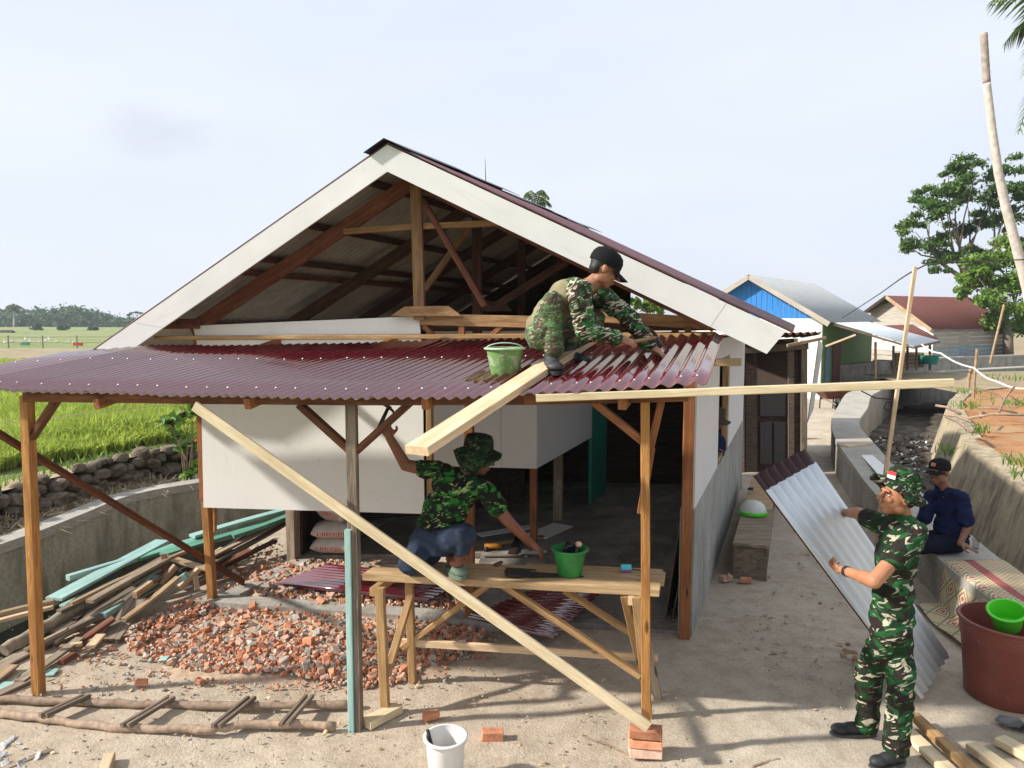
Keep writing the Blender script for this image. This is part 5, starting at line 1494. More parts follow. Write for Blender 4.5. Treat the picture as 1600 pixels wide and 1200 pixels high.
for l in me.loops:
    i = l.vertex_index % nn_; ul.data[l.index].uv = ((i % (NU + 1)) / NU * 2.0, (i // (NU + 1)) / NV * 1.12)
tag(mo, 'green and red patterned woven mat draped over the canal wall', 'mat')
gp = G(1524, 857, .425)
b = MB(); b.lathe([(0, 0), (.028, 0), (.034, .1), (.031, .1), (.026, .008), (0, .008)], c=gp, n=18)
tag(b.build('drinking_glass', M['glass'], smooth=True, angle=40), 'small clear drinking glass on the wall beside the hand of the seated man', 'glass')
# handsaw on the ground at the lower right
t = thing('handsaw', 'grey handled handsaw on the sand before the brown tub', 'saw', G(1580, 1135, .02))
m_ = lambda x, y: G(x, y, .03)
b = MB(); b.prism([m_(x, y) for x, y in ((1555, 1126), (1562, 1121), (1590, 1126), (1600, 1134), (1592, 1138), (1570, 1134))], (0, 0, .02)); b.build('handle', plain('grey_saw_handle', (.12, .13, .13), .5), t)
b = MB(); b.prism([m_(x, y) for x, y in ((1590, 1128), (1680, 1150), (1680, 1158), (1585, 1138))], (0, 0, .003)); b.build('blade', M['steel'], t)

# ---------------------------------------------------------------- wheelbarrow far down the lane
wbp = G(1298, 640, .02); s = 1.0
t = thing('wheelbarrow', 'rusty wheelbarrow standing in the lane by the green house', 'wheelbarrow', wbp)
W_ = lambda x, y, z: wbp + Vector((x * s, y * s, z * s))
b = MB(); b.add([W_(-.42, -.4, .62), W_(.42, -.4, .62), W_(.42, .5, .6), W_(-.42, .5, .6), W_(-.2, -.25, .34), W_(.2, -.25, .34), W_(.2, .25, .34), W_(-.2, .25, .34)], [(0, 1, 5, 4), (1, 2, 6, 5), (2, 3, 7, 6), (3, 0, 4, 7), (4, 5, 6, 7)]); b.build('tray', M['rustroof'], t)
for x in (-.2, .2):
    b = MB(); b.tube([W_(x, .9, .55), W_(x, 0, .33), W_(x * .3, -.5, .2)], .02, 8); b.build('handle', M['oldwood'], t)
    b = MB(); b.tube([W_(x, .3, .36), W_(x, .32, 0)], .02, 8); b.build('leg', M['steel'], t)
b = MB(); b.lathe([(.1, -.05), (.19, -.05), (.2, 0), (.19, .05), (.1, .05)], m=Matrix.Translation(W_(0, -.5, .2)) @ Matrix.Rotation(R(90), 4, 'Y'), n=20); b.build('wheel', M['rubber'], t, smooth=True)

# ---------------------------------------------------------------- stakes, sticks, cables
def stake(label, x0, y0, x1, y1, Y, r=.03, z0=None, mat='tanwood', name='stake'):
    a = D(x0, y0, Y); c = D(x1, y1, Y); b = MB(); b.tube([a, lerp(a, c, .5) + Vector((jit(0, .02), 0, 0)), c], r, 7)
    return tag(b.build(name, M[mat], smooth=True, angle=50), label, name)
stake('tall bamboo stake on the far bank holding the white rope', 1521, 622, 1527, 545, 18.3, .035)
stake('short broken stake beside the tall bamboo stake', 1513, 606, 1517, 576, 19.0, .045)
stake('long bamboo pole leaning near the poster on the wooden house', 1547, 568, 1569, 476, 30, .045)
pts = [D(1440, 538, 21), D(1470, 552, 19.5), D(1522, 575, 18.3), D(1560, 597, 16.5), D(1610, 607, 15)]
cur = []
for i in range(len(pts) - 1):
    for j in range(8):
        f = j / 8; p = pts[i].lerp(pts[i + 1], f); p.z -= .06 * math.sin(math.pi * f); cur.append(p)
b = MB(); b.tube(cur + [pts[-1]], .022, 6); tag(b.build('rope', M['rope'], smooth=True), 'white rope strung over the stakes on the far bank', 'rope')
pts = [D(1316, 497, 24.9), D(1370, 462, 20), D(1430, 422, 14), D(1480, 411, 15), D(1620, 405, 17)]
cur = []
for i in range(len(pts) - 1):
    p0 = pts[max(i - 1, 0)]; p1 = pts[i]; p2 = pts[i + 1]; p3 = pts[min(i + 2, len(pts) - 1)]
    for j in range(10):
        q = j / 10; cur.append(.5 * ((2 * p1) + (p2 - p0) * q + (2 * p0 - 5 * p1 + 4 * p2 - p3) * q * q + (3 * p1 - p0 - 3 * p2 + p3) * q ** 3))
b = MB(); b.tube(cur + [pts[-1]], .013, 6); tag(b.build('overhead_cable', M['wire'], smooth=True), 'black overhead cable rising from the blue house past the pole top', 'cable')
pts = [D(1346, 611, 9.5), D(1368, 622, 9.3), D(1392, 624, 9.1), D(1406, 636, 9.0), D(1396, 645, 9.0), D(1381, 638, 9.0), D(1385, 628, 9.0), D(1402, 630, 9.0)]
b = MB(); b.tube(pts, .008, 6); tag(b.build('loose_wire', M['wire'], smooth=True), 'loose black wire looped round the upright batten', 'wire')
# the slack line crossing the paddy
pts = [D(-20, 664, 9.5) + Vector((0, 0, 0)), D(120, 648, 9.8), D(300, 628, 10.3)]
b = MB(); b.tube(pts, .006, 5); tag(b.build('paddy_string', M['straw']), 'thin pale string stretched over the rice field', 'string')
# sticks and grass on the far bank
random.seed(31)
for k in range(7):
    x, y = random.uniform(1500, 1590), random.uniform(640, 700); a = G(x, y, .95); c = a + Vector((random.uniform(-.5, .5), random.uniform(-.3, .4), .05)).normalized() * random.uniform(.4, 1.0)
    b = MB(); b.tube([a, lerp(a, c, .5) + Vector((0, .05, .04)), c], .025, 6)
    tag(b.build('dead_stick', M['bark'], smooth=True), 'bare grey stick lying on the orange bank soil', 'stick', 'dead sticks on the bank')
pts = []
rr2 = random.Random(9)
for cx, cy, n_, sp in ((1515, 635, 22, .18), (1592, 630, 26, .25), (1600, 745, 14, .1), (1530, 672, 16, .12), (1598, 722, 12, .1), (1482, 705, 10, .08), (1600, 592, 50, .6), (1508, 612, 18, .2)):
    c = G(cx, cy, .85)
    for _ in range(n_): pts.append((c.x + rr2.gauss(0, sp), c.y + rr2.gauss(0, sp), .8))
tag(blades('bank_grass', pts, .08, .26, .005, .011, 1.3, M['grass'], per=4), 'tufts of grass on the orange bank', 'grass')
# ---------------------------------------------------------------- neighbouring houses
def quad(b, q, off): b.prism([Vector(p) for p in q], off)
def gable_house(name, label, apex, half, axis, L, zw, mats, over=.35, pitch=None):
    pass
# blue-gabled house
bh = thing('house', 'small house with a bright blue gable and grey metal roof', 'house', (10, 25, 0))
ap = D(1170, 429, 26); ax = Vector((.6, .8, 0)).normalized(); lat = Vector((ax.y, -ax.x, 0))
eR = D(1302, 503, 24.8); hw = (eR - ap).dot(lat); drop = ap.z - eR.z
eR = ap + lat * hw - Vector((0, 0, drop)); eL = ap - lat * hw - Vector((0, 0, drop)); LB = 8.6
corr('roof_sheet', ap, ap + ax * LB, eR, eR + ax * LB, .12, .012, (M['greyroof'], M['zincunder']), bh, nseg_len=2)
corr('roof_sheet', ap, ap + ax * LB, eL, eL + ax * LB, .12, .012, (M['greyroof'], M['zincunder']), bh, nseg_len=2)
for e in (eL, eR):
    beam('barge_board', ap - ax * .02 + Vector((0, 0, -.08)), e - ax * .02 + Vector((0, 0, -.08)), .03, .17, M['oldboard'], bh)
wq = ax * .35
g0, g1, g2 = eL + wq + lat * .3 + Vector((0, 0, -.02)), eR + wq - lat * .3 + Vector((0, 0, -.02)), ap + wq + Vector((0, 0, -.12))
g0.z = g1.z = eR.z + .12
nb = 26                                           # vertical blue boards, each with its own edge
for k in range(nb):
    a, c = k / nb, (k + .93) / nb
    top = lambda f: min(1, 1 - abs(2 * f - 1)) * (g2.z - g0.z)
    p, q = lerp(g0, g1, a), lerp(g0, g1, c)
    b = MB(); pts_ = [p, q, q + Vector((0, 0, top(c)))]
    if a < .5 < c: pts_.append(Vector((g2.x, g2.y, g2.z)))
    pts_.append(p + Vector((0, 0, top(a))))
    if len({tuple(round(x, 4) for x in v) for v in pts_}) < 3: continue
    b.prism(pts_, ax * .02); b.build('board', M['bluewall'], bh)
fw0, fw1 = Vector((g0.x, g0.y, 0)), Vector((g1.x, g1.y, 0)); zt = g0.z
b = MB(); quad(b, (fw0, fw1, fw1 + Vector((0, 0, zt)), fw0 + Vector((0, 0, zt))), ax * .1); b.build('front_wall', M['whitewash'], bh)
b = MB(); quad(b, (fw1 + ax * .1, fw1 + ax * (LB - .5), fw1 + ax * (LB - .5) + Vector((0, 0, zt)), fw1 + ax * .1 + Vector((0, 0, zt))), -lat * .1); b.build('side_wall', M['limegreen'], bh)
b = MB(); quad(b, (fw1 + ax * .5 + lat * .012, fw1 + ax * 1.1 + lat * .012, fw1 + ax * 1.1 + lat * .012 + Vector((0, 0, 1.75)), fw1 + ax * .5 + lat * .012 + Vector((0, 0, 1.75))), lat * .02); b.build('window_shutter', plain('blue_grey_paint', (.1, .15, .24), .6, nscale=8, namt=.4), bh)
b = MB(); quad(b, (fw1 + ax * 1.5 + lat * .012, fw1 + ax * 2.6 + lat * .012, fw1 + ax * 2.6 + lat * .012 + Vector((0, 0, 1.9)), fw1 + ax * 1.5 + lat * .012 + Vector((0, 0, 1.9))), lat * .02); b.build('door', plain('dark_red_door', (.1, .015, .015), .6), bh)
b = MB(); quad(b, (fw1 + lat * .05 + ax * .3, fw1 + lat * .9 + ax * .3, fw1 + lat * .9 + ax * 6, fw1 + ax * 6 + lat * .05), (0, 0, .12)); b.build('veranda_floor', M['concrete'], bh)
# lean-to veranda of the blue house
v0, v1 = fw1 + Vector((0, 0, zt - .05)) + ax * .2 + lat * .03, fw1 + Vector((0, 0, zt - .05)) + ax * 5.6 + lat * .03
w0_, w1_ = D(1428, 541, 24.5), D(1468, 532, 28.5)
corr('veranda_sheet', v0, v1, w0_, w1_, .1, .012, (M['zinc'], M['zincunder']), bh, nseg_len=2)
beam('veranda_beam', D(1302, 507, 24.8), w0_ + Vector((0, 0, -.06)), .05, .07, M['oldwood'], bh)
beam('veranda_beam', w0_ + Vector((0, 0, -.05)), w1_ + Vector((0, 0, -.05)), .05, .07, M['oldwood'], bh)
for x, y0, y1, Y in ((1368, 534, 592, 25.6), (1396, 540, 584, 26.2), (1432, 540, 578, 27.5)):
    beam('veranda_post', D(x, y1, Y), D(x, y0, Y), .07, .07, M['tanwood'] if x < 1380 else M['oldwood'], bh, up=N)
beam('veranda_brace', D(1290, 541, 24.6), D(1337, 523, 24.2), .05, .06, M['pale'], bh)
# rusty lean-to and the wooden house with the red roof
wh = thing('house', 'weathered wooden house with a dark red metal roof', 'house', (17, 30, .5))
a0, a1 = D(1385, 462, 36), D(1516, 465, 40.5); e0, e1 = D(1456, 514, 33), D(1585, 513, 37.5)
corr('roof_sheet', a0, a1, e0, e1, .16, .014, (M['rustroof'], M['zincunder']), wh, nseg_len=2)
back = a0 + (a0 - e0); back.z = e0.z + .1; backR = a1 + (a1 - e1); backR.z = e1.z + .1
ba0, ba1 = lerp(a0, Vector((back.x, back.y, back.z)), .55), lerp(a1, backR, .55)
corr('roof_sheet', a0, a1, ba0, ba1, .16, .014, (M['rustroof'], M['black']), wh, nseg_len=2)
rd = (a1 - a0).normalized(); inn = Vector((rd.x, rd.y, 0)).normalized()
beam('barge_board', a0 - inn * .05 + Vector((0, 0, -.06)), e0 - inn * .05 + Vector((0, 0, -.06)), .04, .16, M['tanwood'], wh)
beam('barge_board', a0 - inn * .05 + Vector((0, 0, -.06)), ba0 - inn * .05 + Vector((0, 0, -.06)), .04, .16, M['darkwood'], wh)
w0_ = lerp(a0, e0, .93) + inn * .5; w1_ = lerp(a1, e1, .93) + inn * .1; wb_ = lerp(a0, ba0, .9) + inn * .5; wt = lerp(a0, e0, .05) + inn * .5
zf = .5
nbd = 9                                            # horizontal boards on the long wall
for k in range(nbd):
    zt0 = zf + (w0_.z - .1 - zf) * k / nbd; zt1 = zf + (w0_.z - .1 - zf) * (k + .95) / nbd
    mt = M['bluegrey'] if k < 5 else M['oldboard']
    fend = .78 if k < 5 else 1
    p, q = Vector((w0_.x, w0_.y, zt0)), Vector((w1_.x, w1_.y, zt0)); q = lerp(p, q, fend)
    b = MB(); b.prism([p, q, q + Vector((0, 0, zt1 - zt0)), p + Vector((0, 0, zt1 - zt0))], Vector((-inn.y, inn.x, 0)) * (.04 + .006 * (k % 3))); b.build('board', mt, wh)
    if k < 5:
        p = q; q = Vector((w1_.x, w1_.y, zt0)); b = MB(); b.prism([p, q, q + Vector((0, 0, zt1 - zt0)), p + Vector((0, 0, zt1 - zt0))], Vector((-inn.y, inn.x, 0)) * (.05 + .006 * (k % 3))); b.build('board', M['oldwood'], wh)
b = MB(); b.prism([Vector((w0_.x, w0_.y, zf)), Vector((wb_.x, wb_.y, zf)), Vector((wb_.x, wb_.y, wb_.z)), Vector((wt.x, wt.y, wt.z - .1)), Vector((w0_.x, w0_.y, w0_.z - .05))], inn * .05); b.build('gable_wall', M['oldboard'], wh)
nz = 8
for k in range(nz):                                # horizontal boards of the gable end
    z0 = zf + 1.9 * k / nz; p, q = Vector((w0_.x, w0_.y, z0)) - inn * .02, Vector((wb_.x, wb_.y, z0)) - inn * .02
    b = MB(); b.prism([p, q, q + Vector((0, 0, .215)), p + Vector((0, 0, .215))], -inn * (.02 + .008 * (k % 2))); b.build('board', M['whitewash'] if k > 2 else M['oldboard'], wh)
sg = D(1578, 535, 36.6); sd = (w1_ - w0_); sd.z = 0; sd.normalize()
b = MB(); b.box((-.42, -.015, -.42), (.42, .015, .42), m=Matrix((sd, Vector((-sd.y, sd.x, 0)), Vector((0, 0, 1)))).transposed().to_4x4()); 
so = b.build('poster', plain('faded_blue_poster', (.5, .56, .62), .6, nscale=6, namt=.25), wh); so.matrix_basis = Matrix.Translation(lerp(w0_, w1_, .93) + Vector((sd.y, -sd.x, 0)) * .1 + Vector((0, 0, sg.z - w0_.z)))
corr('lean_to_sheet', D(1376, 509, 30), D(1426, 507, 33), D(1440, 531, 28.5), D(1466, 529, 30), .12, .014, (M['rustroof'], M['rustroof']), wh, nseg_len=2)
for x, Y in ((1418, 28.7), (1453, 29.5)):
    beam('lean_to_post', D(x, 578, Y), D(x, 532, Y), .08, .08, M['oldwood'], wh, up=N)
# tubs and bench under the lean-to
for x, y, lb, mt, r_ in ((1452, 561, 'turquoise basin under the rusty lean-to', 'tealwall', .35), (1376, 570, 'grey drum on the veranda of the green walled house', 'greyroof', .28)):
    c = D(x, y + 8, 29.5 if x > 1400 else 26.5); b = MB(); b.lathe([(0, 0), (r_ * .8, 0), (r_, .35), (r_ * .95, .35), (r_ * .75, .03), (0, .03)], c=c, n=20); tag(b.build('basin', M[mt], smooth=True, angle=40), lb, 'basin')
t = thing('log_bench', 'stack of split logs under the rusty lean-to', 'logs', D(1420, 565, 29.6))
for k in range(4):
    c = D(1398, 572 - 6 * k, 29.6); b = MB(); b.tube([c, c + Vector((1.3, .3, 0))], .08, 7); b.build('log', M['tanwood'], t)
# dark kitchen shed behind the house
M['doorpaint'] = plain('dark_door_paint', (.035, .032, .03), .5)
kd = thing('kitchen_shed', 'dark wooden kitchen shed with a low rusted roof behind the house', 'shed', (4.3, 12.8, 0))
Yk = 12.9
def kq(x0, y0, x1, y1, Y, mat, nm, th=.05):
    p = [D(x0, y1, Y), D(x1, y1, Y), D(x1, y0, Y), D(x0, y0, Y)]
    p[0].z = p[1].z = 0
    b = MB(); b.prism(p, (0, th, 0)); return b.build(nm, mat, kd)
for x0, x1, mt in ((1150, 1163, 'oldwood'), (1163.5, 1176, 'darkwood'), (1176.5, 1183, 'darkwood'), (1232, 1241, 'oldwood'), (1241.5, 1250, 'darkwood'), (1250.5, 1259, 'greywood')):
    kq(x0, 540, x1, 741, Yk + random.uniform(-.02, .02), M[mt], 'wall_board')
kdoor = kq(1184, 606, 1231, 741, Yk + .03, M['darkwood'], 'door')
for x0, y0, x1, y1 in ((1188, 612, 1227, 650), (1188, 660, 1206, 725), (1210, 660, 1227, 725)):
    p = [D(x0, y1, Yk + .01), D(x1, y1, Yk + .01), D(x1, y0, Yk + .01), D(x0, y0, Yk + .01)]; b = MB(); b.prism(p, (0, .03, 0)); b.build('door_panel', M['doorpaint'], kdoor)
beam('lintel', D(1150, 548, Yk - .05), D(1262, 540, Yk - .05), .08, .12, M['oldwood'], kd)
beam('corner_post', Vector((D(1256, 700, Yk).x, Yk - .03, 0)), D(1256, 532, Yk - .03), .1, .1, M['oldwood'], kd, up=N)
b = MB(); b.box((0, 0, 0), (2.6, .05, 2.3), m=Matrix.Translation((3.3, 15.2, 0))); b.build('rear_wall', M['darkwood'], kd)
b = MB(); b.box((0, 0, 0), (.05, 2.3, 2.2), m=Matrix.Translation((5.05, 12.95, 0))); b.build('side_wall', M['darkwood'], kd)
corr('roof_sheet', D(1145, 524, 12.3), D(1286, 520, 12.5), Vector((4.1, 15.3, 2.36)), Vector((6.1, 15.3, 2.36)), .13, .03, (M['trussdark'], M['trussdark']), kd, nseg_len=2)
for k in range(3):
    beam('rafter', D(1172 + 36 * k, 532, 12.4), Vector((4.3 + .6 * k, 15.2, 2.27)), .05, .07, M['oldwood'], kd)
beam('roof_batten', D(1230, 540, 12.35), D(1290, 528, 12.5), .04, .05, M['tanwood'], kd)
b = MB(); b.prism([D(1262, 660, 14.0), D(1271, 640, 14.0), D(1286, 540, 14.0), D(1280, 530, 14.0)], (0, .03, 0))
tag(b.build('tarpaulin', M['whitewash']), 'pale tarpaulin strip hanging beside the dark shed', 'tarpaulin')

# ---------------------------------------------------------------- trees
def leaf_cloud(name, clumps, n_per, size, mat, parent, seed=1, flat=.6, aspect=2.2):
    """many leaflet quads scattered through clumps [(centre, (rx,ry,rz))]"""
    rng = np.random.default_rng(seed); Vs = []
    for c, r in clumps:
        n = n_per
        d = rng.normal(size=(n, 3)); d /= np.linalg.norm(d, axis=1)[:, None]
        rad = np.minimum(np.abs(rng.normal(0, .55, n)), 1.15)
        p = np.asarray(c) + d * rad[:, None] * np.asarray(r)
        t = rng.normal(size=(n, 3)); t[:, 2] = t[:, 2] * flat - .25; t /= np.linalg.norm(t, axis=1)[:, None]
        up = rng.normal(size=(n, 3)) * .6 + np.array([0, 0, 1.0]); s = np.cross(t, up); s /= np.linalg.norm(s, axis=1)[:, None]
        L = rng.uniform(.6, 1.3, n)[:, None] * size; W = L / aspect
        Vs.append(np.stack([p - t * L * .5, p + s * W * .5, p + t * L * .5, p - s * W * .5], 1).reshape(-1, 3))
    Vv = np.concatenate(Vs); F = np.arange(len(Vv), dtype=np.int32)
    me = bpy.data.meshes.new(name); me.vertices.add(len(Vv)); me.vertices.foreach_set('co', Vv.ravel()); me.loops.add(len(F)); me.loops.foreach_set('vertex_index', F)
    me.polygons.add(len(F) // 4); me.polygons.foreach_set('loop_start', np.arange(0, len(F), 4, dtype=np.int32)); me.polygons.foreach_set('loop_total', np.full(len(F) // 4, 4, np.int32))
    me.update(calc_edges=True); me.materials.append(mat)
    return link(name, me, None, parent)
def tree(label, base, px, Y, size, n_per, leaf, seed, rz=.6, trunk_r=.25, name='tree', branches=True, aspect=2.2):
    """crown given by clumps at pixel positions (x, y, radius px)"""
    t = thing(name, label, 'tree', base, None); rng = random.Random(seed)
    cl = []
    for (x, y, r) in px:
        c = D(x, y, Y + rng.uniform(-1, 1) * r * Y / FPX * 1.2); rw = r * Y / FPX
        cl.append((c, (rw, rw, rw * rz)))
    sub = []
    for c, r in cl:
        for _ in range(6):
            d = Vector((rng.gauss(0, 1), rng.gauss(0, 1), rng.gauss(0, 1))).normalized() * rng.uniform(.3, 1.25); f = rng.uniform(.4, .8)
            sub.append((c + Vector((d.x * r[0], d.y * r[1], d.z * r[2])), (r[0] * f, r[1] * f, r[2] * f * .75)))
    leaf_cloud('crown', sub, max(12, n_per // 6), size * .8, leaf, t, seed, aspect=aspect, flat=1.0)
    b = MB(); base = Vector(base); cx = sum((c[0] for c in cl), Vector()) / len(cl); fork = Vector((lerp(base, cx, .5).x, lerp(base, cx, .5).y, base.z + (cx.z - base.z) * .55))
    b.tube([base, lerp(base, fork, .5) + Vector((rng.uniform(-.2, .2), 0, 0)), fork], [trunk_r, trunk_r * .8, trunk_r * .65], 9)
    order = sorted(cl, key=lambda q: q[0].x); k = max(1, min(5, len(order) // 4)); grp = [order[i::1][int(len(order) * i / k) - i if False else 0:] for i in range(0)]
    for g in range(k):
        part = order[len(order) * g // k: len(order) * (g + 1) // k]
        cen = sum((q[0] for q in part), Vector()) / len(part); lim = lerp(fork, cen, .5) + Vector((rng.uniform(-.3, .3), rng.uniform(-.3, .3), -.08 * (cen - fork).length))
        b.tube([fork, lerp(fork, lim, .5) + Vector((rng.uniform(-.15, .15), 0, 0)), lim], [trunk_r * .5, trunk_r * .4, trunk_r * .32], 7, closed=False)
        for c, r in part:
            b.tube([lim, lerp(lim, c, .5) + Vector((rng.uniform(-.3, .3), rng.uniform(-.2, .2), -.1 * (c - lim).length)), c], [trunk_r * .22, trunk_r * .14, trunk_r * .05], 5, closed=False)
    b.build('trunk', M['trunk'], t, smooth=True)
    return t
tree('tall open crowned tree with dark feathery leaves behind the red roofed house', D(1505, 560, 44) - Vector((0, 0, 0)), [(1490, 283, 30), (1455, 298, 26), (1525, 268, 30), (1565, 262, 28), (1430, 362, 24), (1452, 340, 22), (1478, 318, 26), (1510, 305, 24), (1548, 300, 26), (1590, 290, 30), (1420, 385, 16), (1460, 385, 24), (1500, 358, 20), (1540, 345, 24), (1580, 335, 28), (1610, 310, 30), (1495, 400, 26), (1530, 390, 20), (1482, 270, 18), (1440, 318, 16), (1575, 375, 24), (1470, 412, 16)], 44, .36, 1500, M['leafA'], 3, .62, .3, aspect=2.4)
tree('bright green bushy tree behind the wooden house and under the bare palm trunk', D(1575, 560, 36), [(1540, 415, 26), (1575, 400, 26), (1605, 385, 26), (1515, 440, 20), (1550, 445, 28), (1590, 430, 30), (1545, 475, 24), (1580, 470, 30), (1610, 460, 30), (1560, 500, 24), (1595, 505, 30), (1500, 455, 10), (1525, 425, 16), (1610, 420, 26)], 36, .3, 1900, M['leafB'], 5, .85, .25, aspect=2.0)
tree('dark leafy tree top showing under the right barge board', D(1010, 560, 30), [(1000, 478, 13), (1020, 474, 12), (1035, 482, 12), (988, 470, 8), (1012, 486, 12)], 30, .4, 130, M['leafB'], 7, .5, .12)
# bare palm trunk
pts = [D(1618, 520, 17.0), D(1605, 450, 17), D(1588, 385, 17), D(1572, 325, 17), D(1560, 270, 17), D(1550, 200, 17), D(1542, 130, 17), D(1537, 52, 17)]
cur = []
for i in range(len(pts) - 1):
    for j in range(14): cur.append(pts[i].lerp(pts[i + 1], j / 14))
cur.append(pts[-1]); n_ = len(cur)
t = thing('bare_palm', 'tall bare crownless coconut trunk curving up at the right edge', 'tree', D(1618, 560, 17))
b = MB(); b.tube([D(1625, 600, 17)] + cur[:int(n_ * .86)], [.12] + [(.115 - .045 * i / n_) * (1 + .03 * (i % 2)) for i in range(int(n_ * .86))], 12); b.build('trunk', M['palmtrunk'], t, smooth=True)
b = MB(); b.tube(cur[int(n_ * .86) - 1:], [.075 + .004 * (i % 2) for i in range(n_ - int(n_ * .86) + 1)], 12); b.build('dead_top', plain('grey_brown_dead_wood', (.34, .28, .235), .9, nscale=9, namt=.3, bmp=.4), t, smooth=True)
def frond(b, root, tip, sag, n=26, ll=.7, wid=.035, seed=0):
    rng = random.Random(seed); P = []
    for i in range(n + 1):
        f = i / n; p = lerp(root, tip, f); p.z += sag * math.sin(math.pi * f * .9) ; P.append(p)
    b.tube(P, [.03 * (1 - .8 * i / n) + .004 for i in range(n + 1)], 5, closed=False)
    for i in range(3, n):
        d = (P[min(i + 1, n)] - P[i - 1]).normalized(); s = d.cross(Vector((0, 0, 1))).normalized(); f = i / n; l = ll * math.sin(math.pi * (.15 + .8 * f)) + .1
        for sg in (-1, 1):
            q = P[i] + (s * sg * .7 + d * .5 + Vector((0, 0, -.75 + rng.uniform(-.2, .2)))).normalized() * l * rng.uniform(.8, 1.1)
            w = d * wid; b.add([P[i] - w, P[i] + w, lerp(P[i], q, .5) + w * .9 + Vector((0, 0, .04)), q, lerp(P[i], q, .5) - w * .9 + Vector((0, 0, .04))], [(0, 1, 2, 3, 4)])
def palm(label, base, crown, fr, Y, ll, seed=1, trunk=.16, wid=.035, name='coconut_palm'):
    t = thing(name, label, 'tree', base); 
    b = MB(); b.tube([base, lerp(base, crown, .5) + Vector((.2, 0, 0)), crown], [trunk, trunk * .8, trunk * .7], 10); b.build('trunk', M['palmtrunk'], t, smooth=True)
    b = MB()
    for k, (x, y, dY, sag) in enumerate(fr): frond(b, crown, D(x, y, Y + dY), sag, ll=ll, seed=seed + k, wid=wid)
    b.build('crown', M['palmleaf'], t, fix=False)
    return t
cr = D(1665, 50, 20)
palm('coconut palm at the right edge of the sky, only frond tips showing', D(1700, 620, 20), cr, [(1545, 18, 0, .7), (1567, 84, 1, .7), (1590, 220, -.5, .5), (1580, -40, 2, .6), (1700, 200, 0, .6), (1760, 60, 0, .8), (1640, -120, 1, .3), (1735, -60, -1, .5), (1600, 140, -1.5, .9)], 20, .75)
palm('small palm tuft showing above the far roof ridge', D(838, 620, 42), D(838, 330, 42), [(818, 312, 0, .6), (858, 314, 0, .6), (828, 303, 1, .5), (848, 302, -1, .5), (862, 326, 0, .5), (812, 328, 0, .5), (838, 345, -1, .4)], 42, .5, 40, wid=.03, name='palm')
palm('yellowing palm seen through the open gable behind the squatting man', D(815, 620, 26), D(815, 478, 26), [(790, 495, 0, .3), (840, 492, 0, .3), (800, 478, 1, .3), (832, 476, -1, .3), (815, 500, -2, .3)], 26, .35, 50, trunk=.1, wid=.03, name='palm')
b = MB(); b.tube([D(759, 330, 30), D(759, 285, 30), D(758, 248, 30)], [.03, .022, .008], 6); tag(b.build('antenna_pole', M['steel']), 'thin antenna pole rising behind the roof ridge', 'pole')

# shrub with orange flowers by the house corner
sh = thing('shrub', 'leafy shrub with orange pink flowers beside the white panel', 'shrub', D(285, 760, 10.2))
rg2 = random.Random(2); cl = []
for x, y, r in ((285, 648, 20), (300, 690, 18), (265, 660, 12), (300, 640, 16), (285, 700, 12), (275, 680, 12), (303, 730, 10), (292, 745, 8)):
    c = D(x, y, 10.2 + rg2.uniform(-.2, .2)); w = r * 10.2 / FPX; cl.append((c, (w, w, w)))
leaf_cloud('crown', cl, 34, .14, M['shrubleaf'], sh, 9, aspect=1.3)
b = MB()
for c, r in cl: b.tube([D(290, 770, 10.2), lerp(D(290, 770, 10.2), c, .5) + Vector((.05, 0, .1)), c], [.015, .01, .006], 5, closed=False)
b.build('stem', M['bark'], sh)
for x, y, mt in ((285, 641, 'petal'), (266, 667, 'petal'), (302, 655, 'petaly'), (305, 687, 'petal')):
    c = D(x, y, 9.95); b = MB()
    for k in range(5):
        a = k * 1.2566; d = Vector((math.cos(a), -.3, math.sin(a))); s = Vector((-math.sin(a), 0, math.cos(a)))
        b.add([c, c + d * .018 + s * .01, c + d * .03, c + d * .018 - s * .01], [(0, 1, 2, 3)])
    b.build('flower', M[mt], sh, fix=False)

# ---------------------------------------------------------------- far left: wooded hill, hut, egrets
b = MB()
def hill_fn(u, v):
    x = -330 + 330 * u; y = 230 + 120 * v
    return Vector((x, y, 7.5 * math.sin(math.pi * min(1, v * 1.2 + .05)) * (.55 + .5 * noise.noise(Vector((x * .02, y * .02, 0)))) ))
b.grid(hill_fn, 40, 12); tag(b.build('hill', M['leafC'], smooth=True, fix=False), kind='structure')
cl = []
rg3 = random.Random(8)
for _ in range(900):
    px_ = rg3.uniform(-40, 235); Y = rg3.uniform(215, 300)
    top = interp([(492, -60), (490, 0), (486, 60), (483, 110), (491, 150), (498, 180), (503, 235)], px_) - 3 + rg3.uniform(0, 7)
    yy = rg3.uniform(top, 522)
    r = rg3.uniform(1.2, 3.0); cl.append((D(px_, yy, Y), (r, r, r * .8)))
tag(leaf_cloud('far_woods', cl, 55, 1.0, M['leafC'], None, 12, aspect=1.4), 'wooded hill in the haze beyond the fields', 'woods', kind='stuff')
palm('tall coconut palm rising over the wooded hill', D(20, 525, 210), D(21, 486, 210), [(12, 484, 0, 1.5), (30, 484, 0, 1.5), (15, 478, 3, 1), (27, 478, -3, 1), (10, 492, 0, 1), (32, 492, 0, 1), (21, 476, 0, .5)], 210, 1.8, 60, trunk=.25, wid=.2, name='palm')
tree('flat topped tree against the sky beside the barge board', D(213, 525, 220), [(205, 490, 3), (212, 488, 3), (219, 489, 3.5), (200, 492, 2)], 220, 1.0, 60, M['leafC'], 15, .3, .2)
